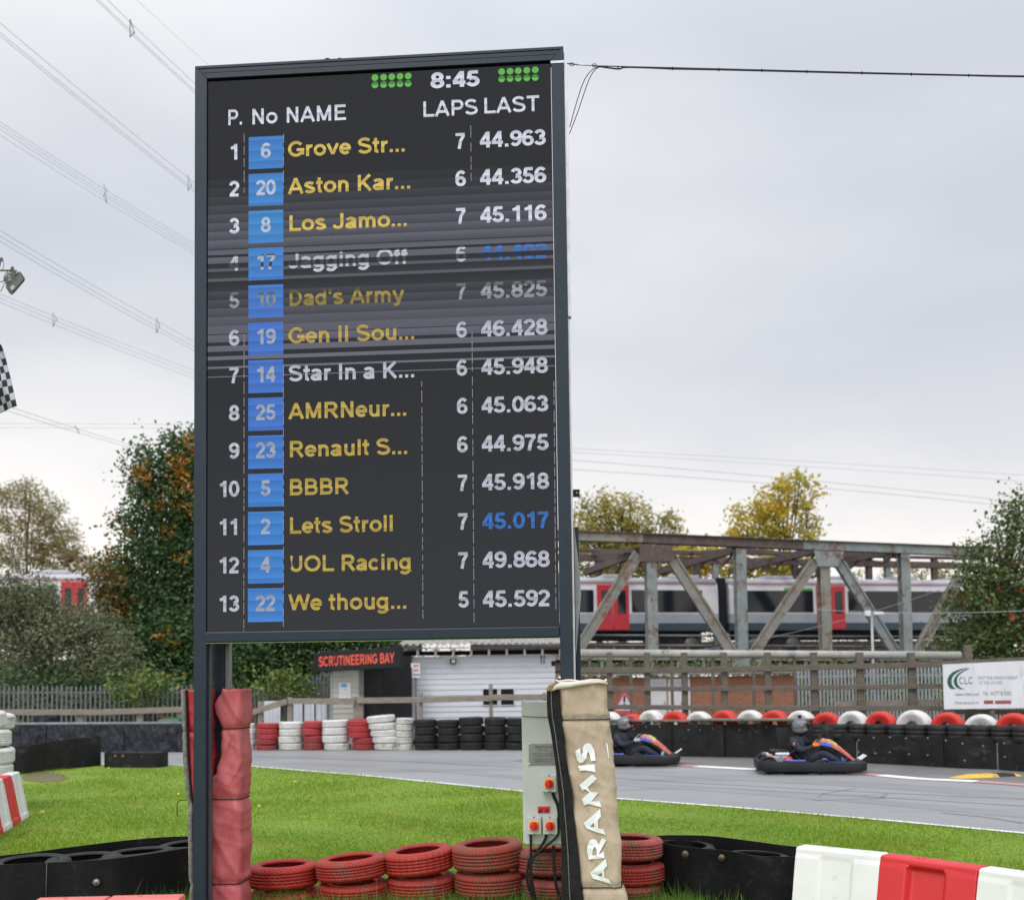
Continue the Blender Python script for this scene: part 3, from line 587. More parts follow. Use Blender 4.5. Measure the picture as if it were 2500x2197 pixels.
T_red = [tyremat('red_tyre_wave', (.29,.013,.006), (.36,.018,.009), (.24,.055,.04), .60, .65, 'wave'), tyremat('red_tyre_block', (.30,.016,.008), (.35,.022,.012), (.22,.05,.04), .57, .7, 'block'), tyremat('red_tyre_rib', (.31,.015,.007), (.34,.028,.016), (.20,.05,.04), .60, .65, 'rib')]
T_redold = tyremat('red_tyre_faded', (.33,.06,.05), (.24,.05,.035), (.10,.075,.04), .56, .8, 'block')
T_black = tyremat('black_tyre', (.016,.016,.017), (.026,.026,.027), (.05,.045,.04), .66, .6, 'block')
T_white = tyremat('white_tyre', (.58,.58,.56), (.48,.48,.46), (.30,.27,.23), .64, .65, 'rib', dist=.0015)
T_whited = tyremat('white_tyre_dirty', (.50,.49,.45), (.45,.43,.40), (.20,.18,.15), .56, .75, 'rib', dist=.0015)
T_redf = tyremat('trackside_red_tyre', (.30,.020,.025), (.36,.03,.035), (.20,.05,.045), .62, .65, 'rib', dist=.0015)
T_redb = tyremat('trackside_dark_red_tyre', (.22,.022,.022), (.26,.03,.03), (.13,.05,.045), .56, .7, 'rib', dist=.0015)
T_redhalf = tyremat('barrier_red_tyre', (.50,.024,.018), (.56,.034,.026), (.40,.05,.04), .64, .6, 'wave', dist=.008)

# ---- foreground red stacks
grp = 'red tyres in the foreground stacks'
def stack(u, v, lean, ms, zt, n, desc, hs=.2):
    p = G(u, v, zt); z = zt
    for k in range(n):
        f = max(0, 1-k*.75); ly = -R_(lean)*f
        nm = ('topmost tyre' if k == 0 else ('middle tyre' if (n == 3 and k == 1) else 'lowest tyre sunk in grass')) 
        tyre(f'{desc[k]} red {nm} of {desc[-1]}', (p.x+(.03*(k % 2)-.012*k), p.y+.02*(k % 2), z-hs/2-(.02 if k else 0)), ms[k], H=hs, tilt=(R_(rnd.uniform(-1.5,1.5)), ly), rz=rnd.uniform(0,6), group=grp, n=72); z -= hs+.008
stack(692, 2106, 1.0, [T_red[0], T_red[2]], .30, 2, ['single upper scratched', 'bright', 'the stack beside the red pad'])
stack(858, 2090, 4.2, [T_red[1], T_red[1], T_red[2]], .365, 3, ['honeycomb treaded', 'honeycomb treaded', 'bright', 'the second stack from the red pad'], .185)
stack(1023, 2070, 5.5, [T_red[2], T_red[1], T_red[2]], .42, 3, ['glossy', 'grooved', 'bright', 'the third stack from the red pad'], .2)
stack(1190, 2055, 3.0, [tyremat('red_tyre_muddy', (.33,.03,.022), (.13,.06,.03), (.34,.018,.014), .60, .75, 'block'), MATS['red_tyre_muddy'], T_redold], .48, 3, ['mud stained', 'mud stained', 'faded', 'the stack left of the cabinet'], .215)
stack(1345, 2072, 0, [T_redold, T_redold, T_redold], .415, 3, ['faded pinkish', 'faded pinkish', 'faded', 'the stack behind the grey cabinet'], .2)
stack(1532, 2042, -1.0, [T_redold, T_red[1], T_redold], .50, 3, ['weathered pale', 'dark', 'dull', 'the stack beside the beige pad'], .18)

# ================================================================== BELT BARRIERS IN THE FOREGROUND
m_belt = mat('rubber_belt', (.004,.004,.005), (.008,.008,.009), rough=.6, scale=2.5, bump=.25, bscale=18, c3=(.024,.023,.022), c3fac=.62, c3scale=5, bdist=.02, spec=.18)
m_bolt = mat('bolt_rust', (.16,.11,.07), (.10,.08,.06), rough=.6, metal=.6, scale=60)
m_bolt2 = mat('bolt_pale', (.25,.245,.22), (.16,.16,.15), rough=.5, metal=.5, scale=60)
def smooth_path(pts, n=8):
    pts = [Vector(p) for p in pts]; out = []
    for i in range(len(pts)-1):
        p0 = pts[max(i-1,0)]; p1 = pts[i]; p2 = pts[i+1]; p3 = pts[min(i+2,len(pts)-1)]
        for k in range(n):
            t = k/n; out.append(.5*((2*p1)+(p2-p0)*t+(2*p0-5*p1+4*p2-p3)*t*t+(3*p1-p0-3*p2+p3)*t**3))
    return out+[pts[-1]]
def ribbon(name, tops, m, parent, th=.012, z0=-.05, wob=.0):
    """upright sheet following its top edge; hangs to z0"""
    pt = smooth_path(tops); mb = MB(); n_ = len(pt); rings = []
    for i, p in enumerate(pt):
        d = (pt[min(i+1, n_-1)]-pt[max(i-1, 0)]); d.z = 0; d.normalize(); nn = Vector((-d.y, d.x, 0)); o_ = nn*(wob*math.sin(i*1.3)); rings.append([p-nn*th/2+Vector((0,0,0)), p+nn*th/2, Vector((p.x, p.y, z0))+nn*th/2+o_, Vector((p.x, p.y, z0))-nn*th/2+o_])
    mb.loft(rings)
    for k in range(len(mb.sm)-2): mb.sm[k] = True
    o = mb.build(name, m, parent); e_ = o.modifiers.new('Edge', 'EDGE_SPLIT'); e_.split_angle = R_(40); return o
def bolt(parent, p, nrm, m, r=.018):
    nrm = Vector(nrm).normalized(); mb = MB(); mb.tube([p, p+nrm*.006], r*1.6, 16); mb.tube([p+nrm*.006, p+nrm*.014], r*.7, 6); return mb.build('bolt', m, parent)
zt = .45
b1 = thing('belt_barrier', 'long black rubber belt barrier holding black tyres left of the red pad', 'barrier', (0,0,0))
ribbon('front_belt', [G(u, v, zt) for u, v in ((-330,2122),(-120,2116),(0,2110),(113,2105),(266,2096),(380,2081),(480,2065))], m_belt, b1, z0=-.05, wob=.01)
ribbon('rear_belt', [G(u, v, zt) for u, v in ((-330,2110),(0,2088),(188,2065),(344,2047),(457,2041),(560,2046))], m_belt, b1, z0=0)
for u, v, mm in ((235,2153,m_bolt2),(371,2124,m_bolt),(115,2118,m_belt)):
    y_ = G(u, v-55, zt).y-.016; bolt(b1, P(u, v, y_-.01), (0,-1,.1), mm)
mb = MB(); q0 = P(114,2105,G(113,2105,zt).y-.02); mb.tube([q0, q0+Vector((0,-.01,-.35))], .0035, 5); mb.build('belt_seam', mat('seam_grey',(.07,.07,.07)), b1)
for k, (u, vb, tl) in enumerate(((88,2106,(2,0)),(222,2098.5,(0,-1)),(360,2083.5,(-1,-3)),(492,2064,(0,-2)))):
    rr = .32; p = G(u, vb, zt)+Vector((-.5,.866,0))*(rr+.035)
    for j in range(2): tyre(['leftmost', 'second', 'third', 'fourth'][k]+(' black tyre lying on top inside the left belt barrier' if j == 0 else ' black tyre buried under another inside the left belt barrier'), (p.x, p.y, zt-.018-.085-.18*j), T_black, R=rr, H=.17, tilt=(R_(tl[0]), R_(tl[1])) if j == 0 else (0,0), rz=k, group='black tyres inside the left belt barrier', rin=.66)
zt = .45
b2 = thing('belt_barrier', 'black rubber belt loop holding black tyres between the beige pad and white barrier', 'barrier', (0,0,0))
pts = [G(1985,2071,zt), G(1900,2061,zt), G(1745,2041,zt), G(1660,2038,zt), G(1610,2039,zt), G(1583,2043,zt), G(1577,2050,zt), G(1600,2054,zt), G(1671,2066,zt), G(1769,2075,zt), G(1842,2087,zt), G(1900,2090,zt), G(1985,2090,zt)]
ribbon('belt_loop', pts, m_belt, b2, z0=-.05)
for u, v in ((1673,2084),(1762,2093)):
    bolt(b2, P(u, v, G(u, 2070 if u < 1700 else 2075, zt).y-.03), (-.1,-1,.1), m_bolt)
for k, (u, v, dz) in enumerate(((1618,2056,0),(1703,2069,-.175),(1797,2080,0))):
    p = G(u, v, .45)+Vector((.69,.72,0))*.315
    tyre(['leftmost black tyre seen on top', 'lower middle black tyre half hidden', 'rightmost black tyre seen on top'][k]+' inside the belt loop by the white barrier', (p.x, p.y, .45-.045-.09+dz), T_black, R=.285, H=.17, tilt=(R_((2,0,-2)[k]), R_(2)), rz=k, group='black tyres inside the right belt barrier', rin=.68)
    if k != 1: tyre(['left', '', 'right'][k]+'most hidden black tyre at the bottom of the belt loop by the white barrier', (p.x, p.y, .09), T_black, R=.285, H=.17, rz=k, group='black tyres inside the right belt barrier', rin=.68)

# ================================================================== PLASTIC BARRIERS
m_pw = mat('white_plastic', (.64,.64,.63), (.58,.58,.57), rough=.42, scale=2, c3=(.44,.42,.38), c3fac=.62, c3scale=5, bump=.08, bscale=7, bdist=.03)
m_pr = mat('red_plastic', (.50,.012,.016), (.54,.022,.026), rough=.42, scale=2, c3=(.66,.10,.10), c3fac=.68, c3scale=5, bump=.08, bscale=7, bdist=.03)
m_pp = mat('faded_red_plastic', (.60,.13,.12), (.62,.19,.17), rough=.5, scale=3)
def pbarrier(label, p0, p1, mm, H=.57, recess=True, group='plastic road barriers', bw=.22, tw=.085):
    p0 = Vector((p0.x, p0.y, 0)); p1 = Vector((p1.x, p1.y, 0)); Lg = (p1-p0).length; t = thing('plastic_barrier', label, 'barrier', p0, math.atan2(p1.y-p0.y, p1.x-p0.x), group)
    def sec(x, ins):
        h_ = [(bw,0,0),(bw*.96,.07,0),(bw*.90,.10,1),(tw*1.25,H*.86,1),(tw*1.08,H*.92,0),(tw,H*.985,0),(tw*.7,H,0)]
        r = [Vector((x, -(a-(ins if i else 0)), z)) for a, z, i in h_]; return r+[Vector((x, -q.y, q.z)) for q in r[::-1]]
    i_ = .06 if recess else .012
    xs = [(0.004,0),(.29*Lg,0),(.33*Lg,i_),(.66*Lg,i_),(.70*Lg,0),(Lg-.004,0)]
    mb = MB(); mb.loft([sec(x, q) for x, q in xs]); mb.build('body', mm, t, .012, 3)
    mb = MB(); mb.tube([(.38*Lg,0,H-.004),(.38*Lg,0,H+.004)], .03, 16); mb.build('filler_cap', mm, t); return t
Z = .57
a_, b_, c_, d_ = G(1960,2066,Z), G(2172,2087,Z), G(2416,2120,Z), G(2700,2160,Z)
pbarrier('white plastic barrier module beside the black belt loop', a_+Vector((0,.08,0)), b_+Vector((0,.08,0)), m_pw, recess=False)
pbarrier('bright red plastic barrier module with recessed panel between two white ones', b_+Vector((0,.08,0)), c_+Vector((0,.08,0)), m_pr)
pbarrier('white plastic barrier module at the right edge beside the red one', c_+Vector((0,.08,0)), d_+Vector((0,.08,0)), m_pw, recess=False)
for u0, u1, v, lb in ((86,262,2192,'faded red plastic barrier top at the bottom edge, left of the pair'),(266,446,2187,'faded red plastic barrier top at the bottom edge, nearest the red pad')):
    pbarrier(lb, G(u0, v+3, Z), G(u1, v-1, Z), m_pp, group='faded plastic barriers at the bottom edge')
# the striped run at the left edge, seen almost end on
q0, q1 = G(72,1994), G(-40,2066); dv = (q1-q0)/5; nv = Vector((dv.y, -dv.x, 0)).normalized()
if nv.x > 0: nv = -nv
for k in range(6):
    pbarrier(['white end module of the striped barrier run at the left edge', 'red module next to the white end of the left striped barrier', 'narrow white module between two red ones in the left striped barrier', 'red module nearer the camera in the left striped barrier', 'white module cut by the left edge of the picture', 'red module beyond the left edge of the striped barrier'][k],
             q0+dv*k+nv*.22, q0+dv*(k+1)+nv*.22, m_pw if k % 2 == 0 else m_pr, H=.66, recess=False, group='striped barrier run at the left edge')
# ================================================================== LEFT: white stack, belts, banner wall
pw = G(-8,1992); 
for k in range(6):
    tyre(f'white painted tyre, {ORD[k]} from the ground in the stack at the left edge', (-7.86+(-.01,.01,.0,.02,-.03,-.10)[k], pw.y+.3, .13+.245*k), T_white, R=.38, H=.25, tilt=(R_((0,1,-1,2,-2,5)[k]), R_((0,1,0,2,-2,-7)[k])), rz=k, group='white tyres stacked at the left edge', grooves=5)
tyre('single white tyre peeking out behind the white stack at the left edge', (-8.10, pw.y+.9, 1.36), T_white, R=.36, H=.24, tilt=(0,R_(4)))
tyre('lower white tyre under the one peeking out behind the left stack', (-8.16, pw.y+.9, 1.10), T_white, R=.36, H=.24); tyre('lowest visible white tyre behind the left stack', (-8.16, pw.y+.9, .84), T_white, R=.36, H=.24)
for k in range(3): tyre(f'hidden white tyre, {ORD[k]} from the ground behind the left stack', (-8.16, pw.y+.9, .12+.24*k), T_white, R=.36, H=.24)
m_sheet = mat('worn_rubber_sheet', (.008,.008,.009), (.016,.016,.016), rough=.7, scale=3, bump=.5, bscale=5, c3=(.05,.047,.042), c3fac=.62, c3scale=2.2, bdist=.05)
b3 = thing('rubber_sheet_barrier', 'worn black rubber sheet barrier standing on the grass beside the soil patch', 'barrier', (0,0,0))
a_, b_ = G(30,1890), G(244,1869); k_ = .62
ribbon('sheet', [a_+Vector((-.6,-.2,.6)), a_+Vector((.2,0,.60)), a_.lerp(b_,.35)+Vector((0,.12,.64)), a_.lerp(b_,.65)+Vector((0,-.03,.67)), b_+Vector((0,0,.69))], m_sheet, b3, .03, 0, .03)
for q in (.25,.6,.92): p = a_.lerp(b_, q); mb = MB(); mb.box((p.x-.04,p.y+.1,0),(p.x+.04,p.y+.18,.55)); mb.build('stake', m_sheet, b3)
b4 = thing('belt_barrier', 'low black belt wrapped round two tyres on the far edge of the lawn', 'barrier', (0,0,0))
a_, b_ = G(252,1874), G(391,1874); H4 = .34
loop = [Vector((a_.x+.1, a_.y+.7, H4)), Vector((a_.x-.02, a_.y+.45, H4)), Vector((a_.x-.01, a_.y+.12, H4)), Vector((a_.x+.12, a_.y, H4)), a_.lerp(b_,.5)+Vector((0,.0,H4)), Vector((b_.x-.15,b_.y,H4)), Vector((b_.x, b_.y+.15, H4)), Vector((b_.x+.01,b_.y+.5,H4)), Vector((b_.x-.12,b_.y+.7,H4))]
ribbon('belt_loop', loop, m_sheet, b4, .02, 0)
for q in (.22,.35,.7): bolt(b4, a_.lerp(b_, q)+Vector((0,-.02,.26)), (0,-1,0), m_bolt, .025)
for k in range(2): tyre(['left', 'right'][k]+' black tyre inside the low belt on the far edge of the lawn', a_.lerp(b_, .27+.46*k)+Vector((0,.33,.235)), T_black, R=.31, H=.22, rz=k)
m_tarp = mat('navy_tarp', (.007,.009,.014), (.014,.017,.024), rough=.4, scale=1.5, bump=1, bscale=3, bdist=.22, stretch=(2.2,1,.9), spec=.35)
a_, b_ = G(-250,1836), G(470,1836); tw = thing('banner_wall', 'long low wall covered in dark navy tarpaulin across the track', 'barrier', (0,0,0))
hh = .78
for q0, q1 in ((0,.27),(.27,.52),(.52,.78),(.78,1)):
    ribbon('tarp_panel', [a_.lerp(b_, q0)+Vector((.02,0,hh)), a_.lerp(b_,(q0+q1)/2)+Vector((0,-.02,hh-.015)), a_.lerp(b_, q1)+Vector((-.02,0,hh))], m_tarp, tw, .06, 0, .03)
mb = MB(); mb.tube([a_+Vector((0,0,hh+.02)), b_+Vector((0,0,hh+.02))], .045, 10); mb.build('top_pipe', mat('grey_pipe', (.16,.165,.18), (.11,.11,.12), rough=.5, scale=3), tw)
m_card = mat('sign_white', (.62,.63,.66), (.55,.56,.58), rough=.6, scale=9); m_blue = mat('print_blue', (.03,.06,.28)); m_redp = mat('print_red', (.45,.03,.03)); m_ink = mat('print_black', (.02,.02,.022))
for u in (113, 292):
    p = P(u, 1776, a_.y-.06); mb = MB(); mb.box((p.x-.15,p.y,p.z-.08),(p.x+.15,p.y+.008,p.z+.08)); mb.cur = 1; mb.box((p.x-.145,p.y-.003,p.z-.075),(p.x+.145,p.y-.0005,p.z-.045)); mb.box((p.x-.145,p.y-.003,p.z+.02),(p.x+.06,p.y-.0005,p.z+.045)); mb.cur = 2; mb.box((p.x-.1,p.y-.003,p.z-.03),(p.x+.1,p.y-.0005,p.z-.01))
    mb.build('label_board', [m_card, m_blue, m_redp], tw)

# ================================================================== TRACKSIDE TYRE STACKS
g_ = 'tyres in the trackside stacks'
ST = [(584,616,5,'w',1765),(622,675,5,'r',1764),(677,734,4,'w',1761),(735,783,4,'r',1759),(784,846,4,'w',1756),(847,904,5,'r',1755),(902,968,5,'w',1745),(965,1008,5,'d',1751),(1009,1064,4,'k',1755),(1066,1121,4,'k',1756),(1123,1181,4,'k',1749),(1182,1235,4,'k',1750),(1236,1290,4,'k',1751),(1291,1345,4,'k',1752),(1346,1400,4,'k',1752),(1402,1456,4,'k',1752)]
cn = {'w': 'white', 'r': 'red', 'd': 'dirty cream', 'k': 'black'}
for j, (u0, u1, n_, c, vt) in enumerate(ST):
    p = G((u0+u1)/2, 1832); wd = (u1-u0)/F*p.y; R = .31; H = ((1832-vt)/F*p.y)/n_*.97
    for k in range(n_):
        mm = {'w': T_white if k else T_whited, 'r': T_redf if k > 1 else T_redb, 'd': T_whited, 'k': T_black}[c]
        if j == 4 and k == 0: mm = T_whited
        dx = rnd.uniform(-.03,.03); 
        if j == 6: dx = .11-.05*k
        if j == 5: dx = .12 if k < 2 else 0
        if j == 4: dx = .05 if k == 0 else 0
        tyre(f'{cn[c]} tyre, {ORD[k]} from the ground in the {ORD[j]} trackside stack from the left', (p.x+dx, p.y+.32, H*(k+.5)), mm, R=round(wd/2*1.06, 2), H=round(H*1.0, 3), tilt=(R_(rnd.uniform(-2,2)), R_(rnd.uniform(-2,2)-(5 if j == 6 and k == 4 else 0))), rz=rnd.uniform(0,6), group=g_, grooves=3, n=40)
# ================================================================== PADS ON THE POSTS
def wr(s_, z, k=0):
    """small folds of the hanging cover"""
    rg = 0
    for q, (fs, fz, am) in enumerate(((4.0,3.1,.012),(-5.5,2.3,.010),(2.2,6.1,.007))):
        f_ = (s_*fs+z*fz+k*.37+q*.31+.25*math.sin(z*5+q)) % 1; rg += am*max(0, 1-abs(f_-.5)*7)*(.5+.5*math.sin(z*4.3+q*2+k))
    return rg+.005*math.sin(3.1*s_*9+z*7.3+k)+.004*math.sin(z*17+math.sin(s_*11+k)*2.2)+.003*math.sin(s_*40+z*23+k*2)
def cover(name, prof, m, parent, zs, s_off, ties, k=0, depth=.0, sag=.026, top_open=True):
    """closed tube of cloth: prof(t) is a ring of (s, depth) points at height fraction; ties pinch it"""
    rings = []; mb = MB()
    for z in zs:
        pin = sum(math.exp(-((z-t)/.028)**2) for t in ties); pts = prof(z); cx = sum(p[0] for p in pts)/len(pts); cy = sum(p[1] for p in pts)/len(pts); r = []
        for i, (a, b) in enumerate(pts):
            q = 1-.075*pin; wv = wr(a, z, k)*(1-.4*pin) + .007*pin*math.sin(i*2.1)
            dx, dy = a-cx, b-cy; L_ = math.hypot(dx, dy) or 1
            r.append(Vector((cx+dx*q+dx/L_*wv, cy+dy*q+dy/L_*wv, z + (.006*math.sin(i*.6+k) if z == zs[-1] else 0))))
        rings.append(r)
    mb.smooth = True; mb.loft(rings, caps=False); o = mb.build(name, m, parent)
    for f in o.data.polygons: f.use_smooth = True
    so = o.modifiers.new('Thickness', 'SOLIDIFY'); so.thickness = .006; so.offset = -1; return o, rings
def ringof(s0, s1, d0, d1, n=10, rad=.05):
    """rounded rectangle ring, n points a side"""
    pts = []
    for (ax, ay, bx_, by) in ((s0,d0,s1,d0),(s1,d0,s1,d1),(s1,d1,s0,d1),(s0,d1,s0,d0)):
        for i in range(n): t = i/n; pts.append((ax+(bx_-ax)*t, ay+(by-ay)*t))
    cx, cy = (s0+s1)/2, (d0+d1)/2; out = []
    for x, y in pts:
        kx = max(0, abs(x-cx)-((s1-s0)/2-rad)); ky = max(0, abs(y-cy)-((d1-d0)/2-rad)); q = math.hypot(kx, ky)
        if q > rad: f = rad/q; x = cx+math.copysign(abs(x-cx)-kx+kx*f, x-cx); y = cy+math.copysign(abs(y-cy)-ky+ky*f, y-cy)
        out.append((x, y))
    return out
m_redpad = mat('faded_red_vinyl', (.37,.058,.070), (.43,.095,.107), rough=.5, scale=3, bump=.3, bscale=9, crease=.5, crscale=4.5, stretch=(1,1,.7), c3=(.28,.045,.055), c3fac=.58, c3scale=3.2, bdist=.03)
m_redpad2 = mat('bright_red_vinyl', (.42,.02,.03), (.34,.015,.02), rough=.45, scale=4, bump=.4, bscale=8, bdist=.03)
m_trim = mat('grey_trim', (.24,.22,.20), (.12,.11,.10), rough=.8, scale=30, bump=.3, bscale=60)
red = thing('post_pad', 'faded red vinyl crash pad tied round the left scoreboard legs', 'crash pad', PLB.o, PLB.a)
def interp(tab, z):
    tab = sorted(tab)
    if z <= tab[0][0]: return tab[0][1]
    for (a, va), (b, vb) in zip(tab, tab[1:]):
        if z <= b: return va+(vb-va)*(z-a)/(b-a)
    return tab[-1][1]
DR = .16
rt = [(m_(609,v,DR)[1], m_(u,v,DR+.22)[0]) for u, v in ((613,1684),(612,1740),(606,1790),(610,1850),(611,1920),(606,1955),(610,2000),(609,2150),(606,2160),(610,2190),(610,2240))]
lt = [(m_(520,v,DR)[1], m_(u,v,DR)[0]) for u, v in ((541,1684),(520,1720),(524,1745),(537,1775),(540,1800),(535,1850),(525,1888),(505,1905),(495,2000),(495,2240))]
zs = [-.06+ (m_(560,1682,DR)[1]+.06)*i/110 for i in range(111)]
ties = [m_(560,1778,DR)[1], m_(560,1951,DR)[1], m_(560,2158,DR)[1]]
o, rg = cover('front_cover', lambda z: ringof(interp(lt, z), interp(rt, z), DR, DR+.30, 20, .045), m_redpad, red, zs, 0, ties)
def cord(ring, z, m, parent, r=.004, off=.006):
    cx = sum(p.x for p in ring)/len(ring); cy = sum(p.y for p in ring)/len(ring); mb = MB(); pts = []
    for p in ring+ring[:1]: d = Vector((p.x-cx, p.y-cy, 0)); pts.append(Vector((p.x, p.y, z))+d.normalized()*off)
    mb.tube(pts, r, 6); return mb.build('tie_cord', m, parent)
for t in ties: cord(min(rg, key=lambda r: abs(r[0].z-t)), t, m_tie, red)
lt2 = [(m_(450,v,DR)[1], m_(u,v,DR)[0]) for u, v in ((442,1684),(444,1760),(445,1790),(447,1850),(455,1950),(461,1970),(459,2000),(461,2150),(464,2160),(461,2200),(461,2240))]
zs2 = [-.06+(m_(450,1683,DR)[1]+.06)*i/110 for i in range(111)]; ties2 = [m_(450,1783,DR)[1], m_(450,1951,DR)[1], m_(450,2158,DR)[1]]
o, rg2 = cover('rear_cover', lambda z: ringof(interp(lt2, z)+.012, sL1-.01, DR+.02, DR+.30, 10, .03), m_redpad2, red, zs2, 0, ties2, 3)
mb = MB(); pts = [Vector((interp(lt2, z)+.016, DR+.012, z)) for z in zs2]
mb.smooth = True; mb.tube(pts, [.021*(1-.4*sum(math.exp(-((z-t)/.03)**2) for t in ties2)) for z in zs2], 10); mb.build('edge_trim', m_trim, red)
mb = MB(); pts = [Vector((interp(lt2, z)+.043, DR+.008, z)) for z in zs2]; mb.tube(pts, .008, 6); mb.build('edge_piping', m_tie, red)
for t in ties2: cord(min(rg2, key=lambda r: abs(r[0].z-t)), t, m_tie, red, .004, .012)
for v0, du, dv_ in ((1783,-11,40),(1951,-23,40)):
    z_ = m_(450, v0, DR)[1]; a = interp(lt2, z_); mb = MB(); x2, z2 = m_(446+du+(12 if v0 > 1900 else 0), v0+dv_, DR)
    mb.tube(smooth_path([(a+.02, DR-.02, z_), ((a+x2)/2-.02, DR-.03, z_-.01), (x2, DR-.025, (z_*.5+z2*.5)), (x2, DR-.02, z2)]), .0035, 6); mb.build('loose_cord_end', m_tie, red)

# ---- beige pad with white lettering
m_beige = mat('beige_canvas', (.36,.275,.205), (.42,.33,.25), rough=.75, scale=2.5, bump=.4, bscale=8, crease=.55, crscale=5, stretch=(1,1,.7), c3=(.22,.18,.14), c3fac=.64, c3scale=5, bdist=.025)
m_pale = mat('pale_lining', (.66,.60,.54), (.58,.52,.47), rough=.8, scale=6)
m_blk = mat('black_webbing', (.008,.008,.009), (.016,.016,.017), rough=.8, scale=16, bump=.5, bscale=60)
m_lett = mat('white_lettering', (.74,.75,.77), (.68,.69,.71), rough=.6, scale=6)
bei = thing('post_pad', 'beige canvas crash pad with white vertical lettering tied round the right scoreboard leg', 'crash pad', PLB.o, PLB.a)
DB = -.16
mB = lambda u, v: m_(u, v, DB)
def crp(x, y): return (1240+x/3.225, 1640+y/3.225)
def tabz(pts): return [(mB(*crp(x, y))[1], mB(*crp(x, y))[0]) for x, y in pts]
bl = tabz([(388,95),(395,250),(408,370),(425,500),(440,640),(470,820),(495,950),(505,1100),(525,1280),(545,1450),(565,1700),(577,1800),(585,1880)])   # beige begins
br = tabz([(785,95),(785,200),(780,290),(800,330),(815,500),(835,750),(850,900),(868,1100),(888,1300),(895,1500),(898,1640),(893,1680),(915,1730),(935,1800),(945,1880)])
kl = tabz([(300,120),(300,250),(305,360),(325,450),(345,570),(370,750),(385,900),(395,1020),(408,1200),(415,1400),(418,1700),(420,1880)])             # black panel begins
zt_ = mB(*crp(560,72))[1]; zb_ = -.06
zs3 = [zb_+(zt_-zb_)*i/110 for i in range(111)]
tz = [mB(*crp(560,375))[1], mB(*crp(560,1698))[1]]
def bring(z):
    a, b = interp(bl, z), interp(br, z); return ringof(a, b, DB, DB+.36, 20, .06)
o, rg3 = cover('canvas_cover', bring, m_beige, bei, zs3, 0, tz, 5)
# rolled pale lip round the top
mb = MB(); mb.smooth = True; mb.tube([p+Vector((0,0,.002)) for p in rg3[-1]+rg3[-1][:1]], .008, 8); mb.build('top_hem', m_pale, bei)
# foam filling inside
mb = MB(); mb.loft([[Vector((q[0], q[1], z)) for q in ringof(interp(bl, z)+.03, interp(br, z)-.03, DB+.03, DB+.33, 6, .05)] for z in (zs3[0], zs3[35], zs3[75], zs3[107])]); mb.build('foam_core', mat('foam', (.30,.18,.09), (.2,.12,.06), rough=1, scale=20), bei)
# black webbing panel with its zip along the left of the canvas
rings = []
for z in zs3[:108]:
    a, b = interp(kl, z), interp(bl, z)+.012; w0 = wr(a, z, 9)*.5; rings.append([Vector((a, DB+.16+w0, z)), Vector((a+.01, DB+.05+w0, z)), Vector((a*.5+b*.5, DB+.012+w0, z)), Vector((b, DB-.006, z)), Vector((b, DB+.02, z)), Vector((a+.02, DB+.18, z))])
mb = MB(); mb.loft(rings); o = mb.build('webbing_panel', m_blk, bei)
mb = MB(); zz = [z for z in zs3[:108]]; mb.tube([Vector((interp(kl, z)*.55+interp(bl, z)*.45, DB+.012+wr(0, z, 9)*.5, z)) for z in zz], .005, 6); mb.build('zip', mat('zip_grey', (.14,.14,.14), (.05,.05,.05), rough=.6, scale=120), bei)
for t in tz:
    rr = min(rg3, key=lambda r: abs(r[0].z-t)); cord(rr, t, m_tie, bei, .004, .010)
# lettering read off the photo, laid on the canvas
def crq(x, y): return (1400+x/4.729, 1800+y/4.729)
lt_c = {
 'S': [[(20,155),(75,120),(85,185),(98,195),(110,170),(105,125),(125,80),(165,60),(205,75),(240,140),(258,262),(200,272),(190,205),(170,160),(158,180),(150,240),(110,285),(75,292),(42,260)]],
 'I': [[(48,328),(245,308),(255,400),(205,385),(140,375),(75,382)]],
 'M': [[(68,545),(215,422),(272,470),(162,575),(195,622),(290,632),(262,665),(205,735),(300,732),(325,798),(240,780),(180,762),(125,780),(95,712),(185,625),(135,590),(105,612)]],
 'A2': [[(118,985),(308,818),(318,908),(283,945),(235,980),(190,1025),(155,1045)], [(155,1045),(190,1025),(245,1035),(287,1045),(345,1052),(375,1118),(270,1090)], [(283,945),(287,1045),(245,1035),(235,980)]],
 'R': [[(175,1405),(170,1365),(220,1358),(270,1355),(290,1345),(352,1312),(358,1385)], [(170,1365),(155,1320),(160,1240),(185,1185),(225,1165),(245,1255),(222,1290),(220,1358)], [(225,1165),(262,1180),(290,1235),(268,1290),(245,1255)], [(268,1290),(290,1235),(330,1155),(375,1180),(300,1325),(290,1345),(270,1355)]],
 'A1': [[(192,1555),(372,1392),(388,1475),(352,1512),(325,1550),(278,1590),(225,1620)], [(225,1620),(278,1590),(328,1605),(360,1612),(410,1632),(435,1685),(330,1655)], [(352,1512),(360,1612),(328,1605),(325,1550)]],
}
def onpad(u, v):
    x, z = mB(u, v); a, b = interp(bl, z), interp(br, z); j = min(range(len(zs3)-1), key=lambda i: abs(zs3[i]-z))
    best = min((p for p in rg3[j] if p.y < DB+.05), key=lambda p: abs(p.x-x)); j2 = min(j+1, len(rg3)-1)
    b2_ = min((p for p in rg3[j2] if p.y < DB+.05), key=lambda p: abs(p.x-x)); f = (z-zs3[j])/(zs3[1]-zs3[0]); f = max(-.5, min(1, f))
    return Vector((x, min(best.y, best.y+(b2_.y-best.y)*f)-.012, z))
